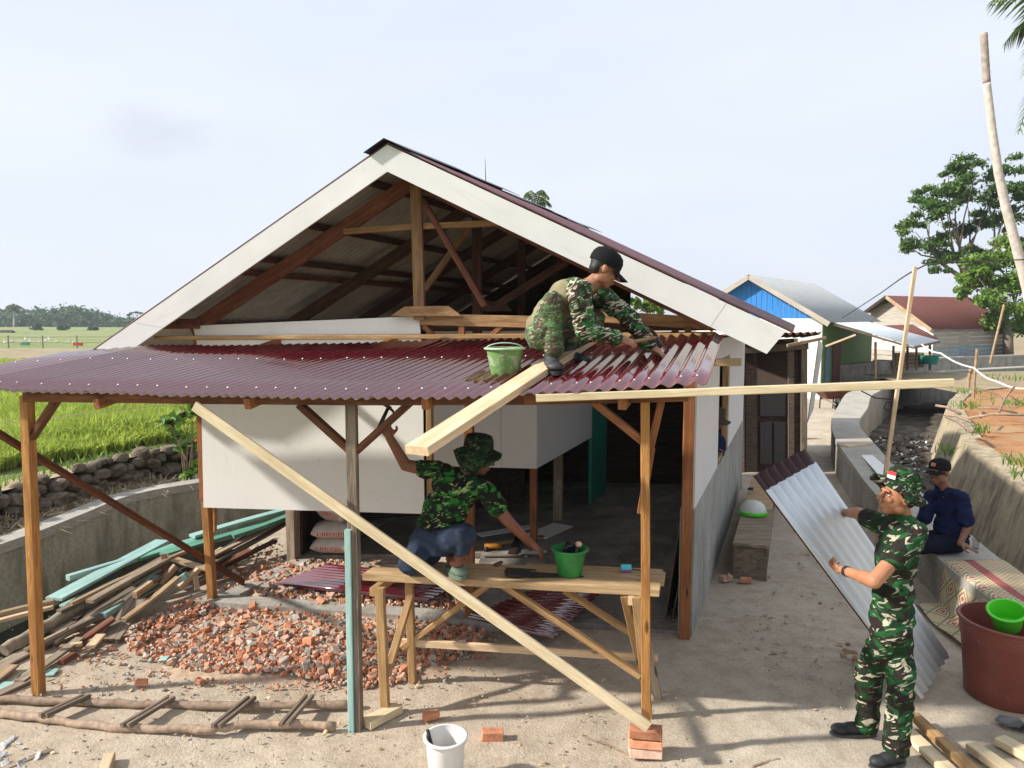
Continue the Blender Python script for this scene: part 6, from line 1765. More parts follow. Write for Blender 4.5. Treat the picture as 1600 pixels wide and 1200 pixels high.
for k, (x, y, r) in enumerate(((55, 516, 10), (98, 516, 9), (146, 518, 7))):
    tree(('round field tree at the foot of the wooded hill', 'pale green field tree in the middle of the far meadow', 'small field tree nearest the barge board')[k], D(x, 530, 150), [(x - r * .4, y - 2, r * .6), (x + r * .4, y - 3, r * .6), (x, y - r * .5, r * .6), (x, y + 3, r * .5)], 150, .9, 160, M['leafC'], 20 + k, .9, .2)
ht = thing('field_hut', 'small dark roofed hut in the far field', 'hut', D(11, 530, 120)); c = D(11, 529, 120)
b = MB(); b.add([c + Vector((-1.4, -1, .6)), c + Vector((1.4, -1, .6)), c + Vector((1.4, 1, .6)), c + Vector((-1.4, 1, .6)), c + Vector((-.9, 0, 1.4)), c + Vector((1.0, 0, 1.4))], [(0, 1, 5, 4), (2, 3, 4, 5), (1, 2, 5), (3, 0, 4)]); b.build('roof', M['darkwood'], ht)
b = MB(); b.box((-1, -.7, -.6), (1, .7, .6), m=Matrix.Translation(c)); b.build('wall', M['oldwood'], ht)
# white egrets and plastic markers in the far paddies
eg = MB(); eg.ell((0, 0, .45), (.28, .14, .16)); eg.tube([(.2, 0, .5), (.3, 0, .7), (.26, 0, .9), (.36, 0, .95)], [.06, .04, .04, .02], 6); eg.tube([(0, .03, .35), (0, .03, 0)], .015, 5); eg.tube([(0, -.03, .35), (0, -.03, 0)], .015, 5)
egm = eg.mesh('egret'); egm.materials.append(M['white'])
for x, y in ((52, 526), (54, 530), (72, 537), (77, 534), (33, 540), (20, 538), (47, 538), (62, 539), (90, 538), (40, 534), (105, 541), (8, 540), (115, 540)):
    o = link('egret', egm, None, None, Matrix.Translation(G(x, y, .72)) @ Matrix.Rotation(rg3.uniform(0, 6), 4, 'Z') @ Matrix.Diagonal((.55, .55, .55, 1)))
    tag(o, 'tiny white egret standing in the far paddy', 'bird', 'egrets in the far paddy')
for x, y, mt, lb in ((122, 540, 'patio', 'red cloth marker in the far paddy'), (39, 539, 'tealwall', 'turquoise cover in the far paddy')):
    c = G(x, y, .72); b = MB(); b.box((-.3, -.15, 0), (.3, .15, .25), m=Matrix.Translation(c)); tag(b.build('field_cover', M[mt]), lb, 'cover')
b = MB()
for k in range(30):
    c = Vector((-52 + 2.4 * k, 51.5, .72)); b.tube([c, c + Vector((0, 0, .9))], .04, 5)
for z in (.4, .8): b.tube([Vector((-52, 51.5, .72 + z)), Vector((20, 51.5, .72 + z))], .02, 5)
tag(b.build('field_fence', M['greywood']), 'thin stake fence along the far dirt road', 'fence')
# ---------------------------------------------------------------- people: one skinned body each, clothes as children
def remesh(b, name, voxel, smooth=6, fac=.5, wrinkle=0.0, wscale=9.0, seed=0.0):
    """fuse overlapping closed solids into one continuous surface"""
    me = b.mesh(name + '_src')
    bm = bmesh.new(); bm.from_mesh(me); bmesh.ops.recalc_face_normals(bm, faces=bm.faces); bm.to_mesh(me); bm.free()
    o = bpy.data.objects.new(name + '_src', me); COL.objects.link(o)
    r = o.modifiers.new('r', 'REMESH'); r.mode = 'VOXEL'; r.voxel_size = voxel; r.use_smooth_shade = True
    s = o.modifiers.new('s', 'SMOOTH'); s.iterations = smooth; s.factor = fac
    dg = bpy.context.evaluated_depsgraph_get(); dg.update()
    ev = o.evaluated_get(dg); out = bpy.data.meshes.new_from_object(ev)
    bpy.data.objects.remove(o)
    out.name = name
    if wrinkle:
        n = len(out.vertices); co = np.empty(n * 3); no = np.empty(n * 3)
        out.vertices.foreach_get('co', co); out.vertex_normals.foreach_get('vector', no)
        co = co.reshape(-1, 3); no = no.reshape(-1, 3); d = np.empty(n)
        for i in range(n):
            p = Vector(co[i]); q = Vector((p.x * wscale, p.y * wscale, p.z * wscale * 1.6 + seed))
            d[i] = (1 - abs(noise.noise(q))) ** 2 - .5 + .4 * noise.noise(q * .45)
        co += no * (d * wrinkle)[:, None]
        out.vertices.foreach_set('co', co.ravel()); out.update()
    out.materials.clear()
    out.polygons.foreach_set('use_smooth', [True] * len(out.polygons))
    return out
def cap(b, p0, r0, p1, r1, n=14, flat=None):
    """tapered capsule"""
    p0 = Vector(p0); p1 = Vector(p1); d = (p1 - p0); L = d.length; d.normalize()
    pts = []; rad = []
    for a in (-80, -50, -22): pts.append(p0 + d * r0 * math.sin(R(a))); rad.append(r0 * math.cos(R(a)))
    pts += [p0, p1]; rad += [r0, r1]
    for a in (22, 50, 80): pts.append(p1 + d * r1 * math.sin(R(a))); rad.append(r1 * math.cos(R(a)))
    b.tube(pts, rad, n)
def chain(b, P, rr):
    for i in range(len(P) - 1): cap(b, P[i], rr[i], P[i + 1], rr[i + 1])
def basis(fwd, up=(0, 0, 1)):
    f = Vector(fwd).normalized(); u = Vector(up); r = f.cross(u).normalized(); u = r.cross(f)
    return f, r, u                      # forward, right-hand side, up
def mat_fru(f, r, u): return Matrix((r, f, u)).transposed()     # local x=right, y=forward, z=up
def hand(b, wrist, direc, palm_n, side, s=1.0, curl=.5, spread=.25, thumb=.8):
    """palm + five fingers. direc: wrist->knuckles, palm_n: out of the palm, side: direction of the thumb"""
    d = Vector(direc).normalized(); pn = Vector(palm_n); pn = (pn - d * pn.dot(d)).normalized(); sd = Vector(side); sd = (sd - d * sd.dot(d) - pn * sd.dot(pn)).normalized()
    w = Vector(wrist); kn = w + d * .092 * s
    m = Matrix((d, sd, pn)).transposed()
    b.ell(w + d * .052 * s, (.052 * s, .04 * s, .0145 * s), m=m, n=14)
    cap(b, w, .024 * s, w + d * .05 * s, .026 * s)
    for k, (off, ln, rr_) in enumerate(((.03, .074, .0092), (.0105, .082, .0096), (-.01, .077, .0092), (-.029, .061, .0082))):
        base = w + d * (.083 if k < 3 else .076) * s + sd * off * s
        dd = (d + sd * spread * (off / .03) * .5).normalized(); p = base; a = curl * (.55 + .12 * k)
        for j, fr in enumerate((.45, .31, .24)):
            a_ = a * (j + .6)
            q = p + (dd * math.cos(a_) + pn * math.sin(a_)) * ln * fr * s * 1.0
            cap(b, p, rr_ * s * (1 - .1 * j), q, rr_ * s * (.93 - .1 * j), 8); p = q
    p = w + d * .022 * s + sd * .03 * s; q = p + (d * .6 + sd * thumb + pn * .35).normalized() * .036 * s; q2 = q + (d * .9 + sd * .25 + pn * .45 * (1 + curl)).normalized() * .032 * s; q3 = q2 + (d * .95 + pn * .5 * curl).normalized() * .025 * s
    cap(b, p, .0135 * s, q, .0115 * s, 8); cap(b, q, .011 * s, q2, .0098 * s, 8); cap(b, q2, .0096 * s, q3, .008 * s, 8)
def head(b, c, fwd, up=(0, 0, 1), s=1.0):
    """c = centre of the head; returns frame"""
    f, r, u = basis(fwd, up); m = mat_fru(f, r, u); c = Vector(c); T = lambda x, y, z: c + (r * x + f * y + u * z) * s
    b.ell(T(0, -.012, .03), (.075 * s, .096 * s, .088 * s), m=m, n=20)
    b.ell(T(0, .022, -.035), (.062 * s, .07 * s, .078 * s), m=m, n=18)
    b.ell(T(0, .05, -.088), (.034 * s, .034 * s, .026 * s), m=m)            # chin
    b.ell(T(0, .084, .031), (.05 * s, .018 * s, .014 * s), m=m)              # brow
    for sx in (-1, 1):
        b.ell(T(sx * .037, .066, -.022), (.022 * s, .022 * s, .02 * s), m=m)  # cheek
        b.ell(T(sx * .05, .0, -.07), (.02 * s, .04 * s, .026 * s), m=m)     # jaw
        b.ell(T(sx * .079, -.008, -.002), (.009 * s, .02 * s, .032 * s), m=m)  # ear
    cap(b, T(0, .09, .026), .0095 * s, T(0, .121, -.02), .0135 * s, 8)      # nose
    for sx in (-1, 1): b.ell(T(sx * .012, .103, -.024), (.01 * s, .012 * s, .009 * s), m=m, n=8)
    b.ell(T(0, .089, -.054), (.024 * s, .016 * s, .0075 * s), m=m, n=10); b.ell(T(0, .087, -.069), (.021 * s, .016 * s, .0085 * s), m=m, n=10)
    return T, m, (f, r, u)
def face_details(T, m, parent, s=1.0, brow='hair'):
    for sx in (-1, 1):
        b = MB(); b.ell(T(sx * .032, .08, .006), (.012 * s, .008 * s, .0045 * s), m=m, n=10); ey = b.build('eye', M['eyewhite'], parent, smooth=True)
        b = MB(); b.ell(T(sx * .032, .0868, .006), (.005 * s, .004 * s, .0048 * s), m=m, n=8); b.build('pupil', M['hair'], ey, smooth=True)
        b = MB(); b.tube([T(sx * .015, .0985, .022), T(sx * .032, .098, .029), T(sx * .05, .088, .023)], [.003, .0042, .002], 6); b.build('eyebrow', M['hair'], parent, smooth=True)
def hair_cap(T, m, parent, s=1.0):
    b = MB(); b.ell(T(0, -.02, .036), (.077 * s, .094 * s, .084 * s), m=m, n=20); b.ell(T(0, -.058, -.012), (.066 * s, .046 * s, .05 * s), m=m, n=16)
    me = remesh(b, 'hair', .008, 3); link('hair', me, M['hair'], parent)
def boonie(T, m, fru, parent, mat, s=1.0, tilt=0.0, droop=.25, name='hat', lift=0.0):
    f, r, u = fru; c = T(0, -.008, .055 + lift)
    M4 = Matrix.Translation(c) @ (m.to_4x4()) @ Matrix.Rotation(tilt, 4, 'X')
    b = MB()
    def wob(p, t, i):
        if i >= 6:
            k = (i - 6) / 3
            p = p + Vector((0, 0, -droop * .05 * k * (1 + .9 * math.cos(2 * t)) + .008 * math.sin(5 * t) * k))
            p.y *= 1.05
        else: p.y *= 1.14
        return p
    prof = [(.0, .098), (.05, .097), (.078, .088), (.09, .06), (.095, .02), (.097, -.002), (.1, -.006), (.125, -.012), (.15, -.02), (.168, -.03), (.166, -.034), (.13, -.022), (.098, -.014), (.09, .0)]
    b.lathe([(q * s, z * s) for q, z in prof], m=M4, n=40, wob=wob)
    return b.build(name, mat, parent, smooth=True)
def ballcap(T, m, parent, mat, s=1.0, tilt=0.0, name='cap'):
    M4 = Matrix.Translation(T(0, -.012, .038)) @ m.to_4x4() @ Matrix.Rotation(tilt, 4, 'X')
    b = MB()
    b.lathe([(.084 * s, -.012 * s), (.088 * s, .01 * s), (.086 * s, .04 * s), (.074 * s, .068 * s), (.05 * s, .086 * s), (.02 * s, .094 * s), (.001, .096 * s)], m=M4, n=32, wob=lambda p, t, i: Vector((p.x, p.y * 1.18, p.z)))
    co = b.build(name, mat, parent, smooth=True)
    b = MB(); n1, n2 = 16, 5
    def bill(u, v):
        a = math.pi * (.12 + .76 * u); x0, y0 = .085 * math.cos(a), .1 * math.sin(a); x1, y1 = .078 * math.cos(a) * .95, .1 + .075 * math.sin(a) ** .7
        x, y = x0 + (x1 - x0) * v, y0 + (y1 - y0) * v; z = -.006 - .022 * v - 3.2 * x * x
        return M4 @ Vector((x * s, y * s, z * s))
    b.slab(bill, n1, n2, (0, 0, -.004)); b.build('cap_bill', mat, co, smooth=True)
    b = MB(); b.ell(M4 @ Vector((0, 0, .097 * s)), (.007, .007, .004)); b.build('cap_button', mat, co, smooth=True)
    return M4
def shoe(b, heel, toe, up=(0, 0, 1), s=1.0, ankle=None, boot=False):
    f = (Vector(toe) - Vector(heel)); L = f.length; f.normalize(); f, r, u = basis(f, up); m = mat_fru(f, r, u); h = Vector(heel)
    b.ell(h + f * L * .22 + u * .042, (.037 * s, L * .24, .042), m=m, n=14); b.ell(h + f * L * .5 + u * .04, (.042 * s, L * .3, .04), m=m, n=14)
    b.ell(h + f * L * .78 + u * .034, (.045 * s, L * .23, .034), m=m, n=14)
    if ankle is not None: cap(b, h + f * L * .25 + u * .06, .046, Vector(ankle), .05 if boot else .044)
def sole(heel, toe, up=(0, 0, 1), s=1.0, th=.022):
    f = (Vector(toe) - Vector(heel)); L = f.length; f, r, u = basis(f, up); h = Vector(heel); b = MB(); P = []
    for i in range(20):
        a = 2 * math.pi * i / 20; y = L * .5 - math.cos(a) * L * .53; w = .044 * s * (1 + .18 * math.sin((y / L - .3) * 3.1)); P.append(h + f * y + r * math.sin(a) * w + u * .0)
    b.prism(P, u * th); return b
def person(name, label, loc): return thing(name, label, 'person', loc)

CAMO_C = camo('camouflage_uniform', 5.8, base=(.013, .042, .016), light=(.02, .1, .03), dark=(.026, .017, .016), cream=(.46, .42, .31), seed=1.0)
CAMO_H = camo('camouflage_hat', 10.0, base=(.013, .045, .016), light=(.02, .1, .03), cream=(.46, .42, .31), seed=4.0)
CAMO_A = camo('faded_camouflage_trousers', 12.0, base=(.05, .13, .05), dark=(.06, .035, .03), light=(.07, .2, .06), cream=(.42, .36, .26), cream_amt=.63, seed=2.0, fade=.12)
CAMO_AS = camo('camouflage_jacket', 9.0, base=(.03, .09, .035), dark=(.04, .022, .02), light=(.04, .19, .05), cream=(.55, .48, .37), cream_amt=.6, seed=7.0)
CAMO_B = camo('camouflage_tee', 9.0, base=(.014, .05, .016), dark=(.012, .01, .01), light=(.035, .2, .03), cream=(.4, .42, .2), cream_amt=.66, seed=5.0)
CAMO_BH = camo('dark_camouflage_hat', 14.0, base=(.014, .035, .014), dark=(.012, .01, .01), light=(.02, .07, .02), cream=(.16, .17, .1), cream_amt=.66, seed=9.0)

def hammer(label, grip, head_p, r_claw, parent=None, dark=False, off=.05):
    t = thing('hammer', label, 'hammer', grip); d = (Vector(head_p) - Vector(grip)).normalized()
    b = MB(); b.tube([Vector(grip) - d * .1, Vector(grip), Vector(head_p)], [.014, .015, .011], 10); b.build('handle', M['black'] if dark else M['handlewood'], t, smooth=True)
    c = Vector(r_claw).normalized(); h = Vector(head_p)
    b = MB(); b.tube([h + c * .065, h + c * .05, h + c * .02, h - c * .02], [.016, .016, .012, .014], 10)
    s = d.cross(c).normalized()
    for k in (-1, 1): b.tube([h - c * .01 + s * .005 * k, h - c * .04 + s * .007 * k - d * .005, h - c * .075 + s * .01 * k - d * .03], [.01, .008, .003], 6)
    b.build('head', M['steel'], t, smooth=True)
    return t

# ============ soldier standing with the zinc sheet (facing left, back three-quarter to the picture)
def soldier_standing():
    YF = 4.42
    fl_, fr_ = Vector((2.28, 4.56, 0)), Vector((2.33, 4.28, 0))          # ankles: far foot, near foot
    pel = D(1394, 960, 4.42); pel_z = pel.z
    chest = D(1405, 856, 4.44); neckb = D(1412, 812, 4.46); hc = D(1403, 777, 4.46)
    fwd = Vector((-.97, -.02, .16)).normalized()                           # gaze: left, a little away, slightly up
    bf = Vector((-.85, .5, 0)).normalized(); br = Vector((.5, .85, 0)).normalized()   # body forward; br = towards his far (left) side? 
    side = Vector((-bf.y, bf.x, 0))                                      # his left
    t = person('person', 'standing soldier in camouflage and boonie hat holding a zinc sheet', (2.3, 4.42, 0))
    shN = chest + Vector((0, 0, .2)) - side * .2; shF = chest + Vector((0, 0, .2)) + side * .2
    shN = D(1432, 833, 4.33); shF = D(1378, 820, 4.6)
    elN = D(1366, 908, 4.2); wrN = D(1318, 891, 4.47); hdN = D(1286, 886, 4.66)
    elF = D(1340, 802, 4.85); wrF = D(1322, 801, 5.12)
    b = MB()
    T, m, fru = head(b, hc, fwd, (0, 0, 1), 1.0)
    cap(b, hc + Vector((.02, 0, -.06)), .052, neckb + Vector((0, 0, -.02)), .058)
    chain(b, [shN, elN, wrN], [.052, .043, .028]); cap(b, elN, .045, lerp(elN, wrN, .35), .042)
    chain(b, [shF, elF, wrF], [.05, .042, .028])
    hand(b, wrN, hdN - wrN, (.1, .5, .86) if False else Vector((.2, .9, .3)), Vector((-.3, .2, .9)), 1.0, curl=1.35, spread=.0, thumb=.1)
    hand(b, wrF, D(1312, 808, 5.2) - wrF, Vector((0, -.9, -.4)), (0, 0, 1), 1.0, curl=.6)
    cap(b, neckb, .055, chest, .075); cap(b, chest, .075, pel, .075)
    # bare ankles inside the shoes
    for a in (fl_, fr_): cap(b, a + Vector((.02, 0, .1)), .036, a + Vector((.02, 0, .3)), .045)
    for s_, a in ((side * .08, fl_), (-side * .08, fr_)): cap(b, a + Vector((.02, 0, .3)), .045, pel + s_, .08)
    body = link('body', remesh(b, 'body', .005, 2), M['skinC'], t)
    face_details(T, m, t)
    hair_cap(T, m, t)
    # T-shirt
    b = MB(); ms = Matrix((side, bf, Vector((0, 0, 1)))).transposed()
    b.ell(chest + Vector((.01, 0, .07)), (.19, .128, .15), m=ms, n=20); b.ell(chest + Vector((-.01, 0, -.06)), (.172, .125, .18), m=ms, n=20); b.ell(pel + Vector((0, 0, .14)), (.163, .12, .17), m=ms, n=20)
    b.ell(pel + Vector((0, 0, .04)), (.168, .126, .06), m=ms, n=20)
    cap(b, shN, .068, lerp(shN, elN, .58), .067); cap(b, shF, .068, lerp(shF, elF, .55), .066)
    cap(b, shN + Vector((-.02, .03, .01)), .058, neckb + Vector((.01, 0, -.06)), .058); cap(b, shF + Vector((0, 0, .0)), .058, neckb + Vector((0, 0, -.06)), .058)
    link('shirt', remesh(b, 'shirt', .0075, 4, wrinkle=.010, wscale=8, seed=1), CAMO_C, t)
    # trousers with cargo pockets
    b = MB(); hipN = pel - side * .085; hipF = pel + side * .085
    knN = D(1408, 1065, 4.32); knF = D(1358, 1055, 4.52)
    b.ell(pel + Vector((0, 0, -.02)), (.17, .128, .11), m=ms, n=20)
    anN = fr_ + Vector((.015, .0, .105)); anF = fl_ + Vector((.02, 0, .1))
    chain(b, [hipN + Vector((0, 0, -.05)), knN, lerp(knN, anN, .6), anN], [.103, .082, .076, .074]); chain(b, [hipF + Vector((0, 0, -.05)), knF, lerp(knF, anF, .6), anF], [.1, .079, .073, .07])
    for kn, hp_, sg in ((knN, hipN, -1), (knF, hipF, 1)):
        c = lerp(hp_, kn, .68) + side * sg * .055; b.ell(c, (.035, .07, .085), m=ms, n=12)
    link('trousers', remesh(b, 'trousers', .008, 3, wrinkle=.017, wscale=8, seed=5), CAMO_C, t)
    bb = MB()
    # shoes
    hN, tN = fr_ + Vector((.07, .0, .012)), fr_ + Vector((-.17, -.06, .012)); hF, tF = fl_ + Vector((.09, .02, .012)), fl_ + Vector((-.2, .03, .012))
    for h_, t_, an in ((hN, tN, anN), (hF, tF, anF)):
        b = MB(); shoe(b, h_, t_, ankle=an + Vector((0, 0, -.02))); so_ = link('shoe', remesh(b, 'shoe', .006, 4), M['rubber'], t)
        o = sole(h_ + Vector((0, 0, -.012)), t_ + Vector((0, 0, -.012))).build('shoe_sole', plain('grey_rubber_sole', (.06, .06, .055), .7), so_)
    boonie(T, m, fru, t, CAMO_H, 1.0, tilt=R(19), droop=.4, lift=.034)
    # flag patch on the hat front
    f, r, u = fru
    fp = T(-.05, .095, .135)
    nrm = (f * .85 - r * .55).normalized(); tx = nrm.cross(u).normalized()
    for k, mt in ((0, 'patio'), (1, 'white')):
        b = MB(); q = fp + u * (.012 - .022 * k); b.prism([q - tx * .026 - u * .011, q + tx * .026 - u * .011, q + tx * .026 + u * .0105, q - tx * .026 + u * .0105], nrm * .004); b.build('flag_patch', M[mt], t)
    # watch
    wd = (elN - wrN).normalized(); wc = wrN + wd * .035
    b = MB(); x = wd; y = x.cross(Vector((0, 0, 1))).normalized(); z = x.cross(y); mm = Matrix((y, z, x)).transposed().to_4x4(); mm.translation = wc
    b.lathe([(.031, -.013), (.034, -.012), (.034, .012), (.031, .013)], m=mm, n=20); ws_ = b.build('watch_strap', M['black'], t, smooth=True)
    b = MB(); mm2 = Matrix((y, x, z)).transposed().to_4x4(); mm2.translation = wc - y * .0 + Vector((0, -.034, .004)); 
    b.lathe([(0, -.008), (.021, -.008), (.022, .008), (.016, .01), (0, .01)], m=frame(wc + Vector((0, -.03, 0)), wc + Vector((0, -.06, .005))) @ Matrix.Rotation(R(90), 4, 'Y'), n=20); b.build('watch_face', M['steel'], ws_, smooth=True)
    return t
soldier_standing()
# the zinc sheet in his hands and the maroon sheet nested behind it
s00, s10 = D(1197, 766, 4.6), D(1277, 721, 5.12); s01, s11 = D(1440, 1092, 4.93), D(1484, 1022, 5.42)
o = corr('zinc_sheet', s00, s10, s01, s11, .11, .012, (M['zinc'], M['zinc']), None, nseg_len=4, per=8)
tag(o, 'silver corrugated zinc sheet held by the standing soldier', 'metal sheet')
dl = (s00 - s01).normalized() * .13; dz_ = Vector((.0, .02, .01))
bk_ = ((s10 - s00).cross(s01 - s00)).normalized(); bk_ = bk_ if bk_.y > 0 else -bk_
o = corr('maroon_sheet', s00 + dl + bk_ * .012, s10 + dl + bk_ * .012, s01 + dl + bk_ * .012, s11 + dl + bk_ * .012, .11, .012, (M['maroonshaded'], M['maroonshaded']), None, nseg_len=4, per=8)
tag(o, 'dark maroon sheet end showing above the silver sheet in the hands of the soldier', 'metal sheet')

# ============ soldier squatting on the roof (facing right, in profile)
def soldier_roof():
    t = person('person', 'soldier in black cap squatting on the porch roof with a hammer', (.27, 4.93, 2.4))
    Y = 4.93
    hc = D(944, 421, Y + .0); fwd = Vector((.86, .08, -.42)).normalized(); upv = Vector((.42, 0, .9))
    neck = D(920, 446, Y); chest = D(890, 462, Y); pel = D(846, 516, Y + .02)
    shN, shF = D(905, 455, Y - .2), D(928, 452, Y + .2)
    elN, wrN = D(915, 518, Y - .2), D(968, 530, Y - .14)
    elF, wrF = D(985, 500, Y + .12), D(1019, 545, Y + .05)
    knN, anN = D(864, 470, Y - .17), D(866, 548, Y - .12); knF, anF = D(930, 500, Y + .2), D(893, 542, Y + .16)
    b = MB(); T, m, fru = head(b, hc, fwd, upv, .98)
    cap(b, hc + Vector((-.03, 0, -.05)), .05, neck + Vector((-.03, 0, -.03)), .056)
    cap(b, neck, .055, chest, .07); cap(b, chest, .07, pel, .07)
    chain(b, [shN, elN, wrN], [.045, .04, .028]); chain(b, [shF, elF, wrF], [.05, .042, .028])
    hand(b, wrN, D(990, 536, Y - .14) - wrN, Vector((.2, .5, -.8)), (.3, .8, .4), 1.0, curl=1.25)
    hand(b, wrF, D(1045, 560, Y - .05) - wrF, Vector((-.3, 0, -1)), Vector((.3, .9, .1)), 1.08, curl=.12, spread=.9)
    chain(b, [pel + Vector((0, -.08, 0)), knN, anN], [.07, .045, .04]); chain(b, [pel + Vector((0, .08, 0)), knF, anF], [.07, .045, .04])
    link('body', remesh(b, 'body', .005, 2), M['skinA'], t); face_details(T, m, t, .98); hair_cap(T, m, t, .98)
    # jacket: camouflage shoulders and sleeves over a khaki back
    ax_ = (chest - pel).normalized(); sd = Vector((0, 1, 0)); bk = ax_.cross(sd).normalized(); ms = Matrix((sd, bk, ax_)).transposed()
    b = MB(); b.ell(lerp(pel, chest, .45) + Vector((-.015, 0, .02)), (.155, .108, .19), m=ms, n=20); b.ell(lerp(pel, chest, .9) - Vector((.015, 0, -.02)), (.18, .108, .12), m=ms, n=20); b.ell(pel + Vector((0, 0, .02)), (.145, .11, .09), m=ms, n=20)
    link('vest', remesh(b, 'vest', .008, 4, wrinkle=.008, wscale=7, seed=2), M['olive'], t)
    b = MB(); b.ell(chest + Vector((.035, 0, .012)), (.195, .115, .1), m=ms, n=20)
    for s_, e_, w_ in ((shN, elN, wrN), (shF, elF, wrF)):
        chain(b, [s_, e_, lerp(e_, w_, .86)], [.076, .064, .052]); cap(b, s_, .075, neck + Vector((-.03, 0, -.035)), .066)
    link('jacket', remesh(b, 'jacket', .0075, 3, wrinkle=.018, wscale=9, seed=3), CAMO_AS, t)
    b = MB(); b.ell(neck + Vector((-.025, 0, -.01)), (.062, .062, .03), m=Matrix((sd, bk, ax_)).transposed(), n=14); link('collar', remesh(b, 'collar', .007, 2), CAMO_AS, t)
    b = MB(); b.ell(pel + Vector((.0, 0, -.03)), (.112, .15, .11), n=20)
    chain(b, [pel + Vector((-.01, -.09, -.04)), knN, lerp(knN, anN, .5), anN + Vector((0, 0, .02))], [.088, .064, .06, .062]); chain(b, [pel + Vector((0, .09, -.02)), knF, lerp(knF, anF, .6), anF + Vector((0, 0, .04))], [.105, .07, .066, .064])
    link('trousers', remesh(b, 'trousers', .008, 3, wrinkle=.016, wscale=8, seed=8), CAMO_A, t)
    for an, h_, t_ in ((anN, D(856, 574, Y - .02), D(870, 583, Y - .3)), (anF, D(872, 566, Y + .16), D(922, 569, Y + .08))):
        b = MB(); shoe(b, h_, t_, ankle=an + Vector((0, 0, .02)), boot=True, s=1.3); so_ = link('boot', remesh(b, 'boot', .006, 3), M['bootleather'], t)
        sole(h_ + Vector((0, 0, -.015)), t_ + Vector((0, 0, -.015)), s=1.3, th=.025).build('boot_sole', M['rubber'], so_)
    ballcap(T, m, t, M['capblack'], 1.1, tilt=R(-3))
    return t, D(990, 536, Y - .14)
tr_, hg = soldier_roof()
hammer('wooden handled claw hammer in the hand of the soldier on the roof', D(982, 536, 4.8), D(1026, 527, 4.88), Vector((.45, -.2, -.9)))

# ============ worker kneeling on the platform under the roof
def worker_porch():
    t = person('person', 'worker in camouflage tee and blue jeans crouching on the work platform', (-.5, 5.05, Z))
    Y = 5.08
    hc = D(746, 715, Y + .02); fwd = Vector((.95, -.22, -.2)).normalized(); neck = D(727, 740, Y); chest = D(714, 762, Y); pel = D(678, 838, Y + .03)
    shN, shF = D(757, 764, Y - .1), D(668, 733, Y + .08)
    elN, wrN = D(792, 812, Y - .12), D(828, 848, Y - .02)
    elF, wrF = D(634, 727, Y + .08), D(609, 684, Y + .0)
    knR, anR = D(726, 836, Y - .18), D(716, 876, Y - .1); knL, anL = D(640, 882, Y - .12), D(676, 868, Y + .2)
    b = MB(); T, m, fru = head(b, hc, fwd, (.15, 0, 1), 1.0)
    cap(b, hc + Vector((-.02, 0, -.05)), .052, neck + Vector((0, 0, -.02)), .058)
    cap(b, neck, .055, chest, .07); cap(b, chest, .07, pel, .07)
    chain(b, [shN, elN, wrN], [.05, .042, .03]); chain(b, [shF, elF, wrF], [.052, .043, .03])
    hand(b, wrN, D(846, 862, Y) - wrN, Vector((-.3, .3, -1)), Vector((.3, .8, .2)), 1.05, curl=.5, spread=.7)
    hand(b, wrF, D(599, 656, Y - .05) - wrF, Vector((.2, -.9, .1)), Vector((.9, 0, .3)), 1.05, curl=1.2)
    chain(b, [pel + Vector((.05, -.08, 0)), knR, anR], [.07, .05, .042]); chain(b, [pel + Vector((-.05, .0, 0)), knL, anL], [.07, .05, .042])
    shoe(b, D(704, 889, Y + .0) + Vector((0, 0, .02)), D(718, 893, Y - .2) + Vector((0, 0, .02)), ankle=anR)
    link('body', remesh(b, 'body', .0055, 4), M['skinB'], t); face_details(T, m, t); hair_cap(T, m, t)
    ax_ = (chest - pel).normalized(); sd = (shN - shF).normalized(); bk = ax_.cross(sd).normalized(); sd = bk.cross(ax_); ms = Matrix((sd, bk, ax_)).transposed()
    b = MB(); b.ell(lerp(pel, chest, .95) + Vector((0, 0, .02)), (.185, .12, .14), m=ms, n=20); b.ell(lerp(pel, chest, .5), (.17, .12, .19), m=ms, n=20); b.ell(lerp(pel, chest, .12), (.165, .12, .1), m=ms, n=20)
    cap(b, shN, .07, lerp(shN, elN, .55), .072); cap(b, shF, .07, lerp(shF, elF, .22), .066)
    cap(b, shN + Vector((-.03, 0, .01)), .062, neck + Vector((0, 0, -.04)), .06); cap(b, shF + Vector((.03, 0, .01)), .062, neck + Vector((0, 0, -.04)), .06)
    link('shirt', remesh(b, 'shirt', .0075, 4, wrinkle=.016, wscale=8, seed=12), CAMO_B, t)
    b = MB(); b.ell(pel + Vector((0, 0, -.02)), (.17, .15, .13), n=20)
    chain(b, [pel + Vector((.05, -.08, -.02)), knR, lerp(knR, anR, .5)], [.105, .074, .06]); chain(b, [pel + Vector((-.05, -.01, -.02)), knL, anL], [.105, .076, .06])
    link('trousers', remesh(b, 'trousers', .008, 3, wrinkle=.018, wscale=7, seed=15), M['jeans'], t)
    h_, t_ = D(700, 893, Y + .02), D(724, 897, Y - .2); h_.z = t_.z = Z + .012
    f, r, u = basis(t_ - h_); L = (t_ - h_).length
    b = MB(); mm = mat_fru(f, r, u)
    b.ell(h_ + f * L * .75 + u * .04, (.052, L * .34, .036), m=mm, n=16); b.ell(h_ + f * L * .4 + u * .02, (.05, L * .45, .025), m=mm, n=16)
    so_ = link('sandal', remesh(b, 'sandal', .006, 3), M['sandal'], t)
    sole(h_ + Vector((0, 0, -.01)), t_ + Vector((0, 0, -.01)), s=1.15, th=.028).build('sandal_sole', M['sandal'], so_)
    boonie(T, m, fru, t, CAMO_BH, .98, tilt=R(6), droop=.9, lift=.02)
worker_porch()
hammer('black claw hammer raised in the fist of the crouching worker', D(596, 660, 5.02), D(607, 636, 5.02), Vector((-.7, 0, .5)), dark=True)

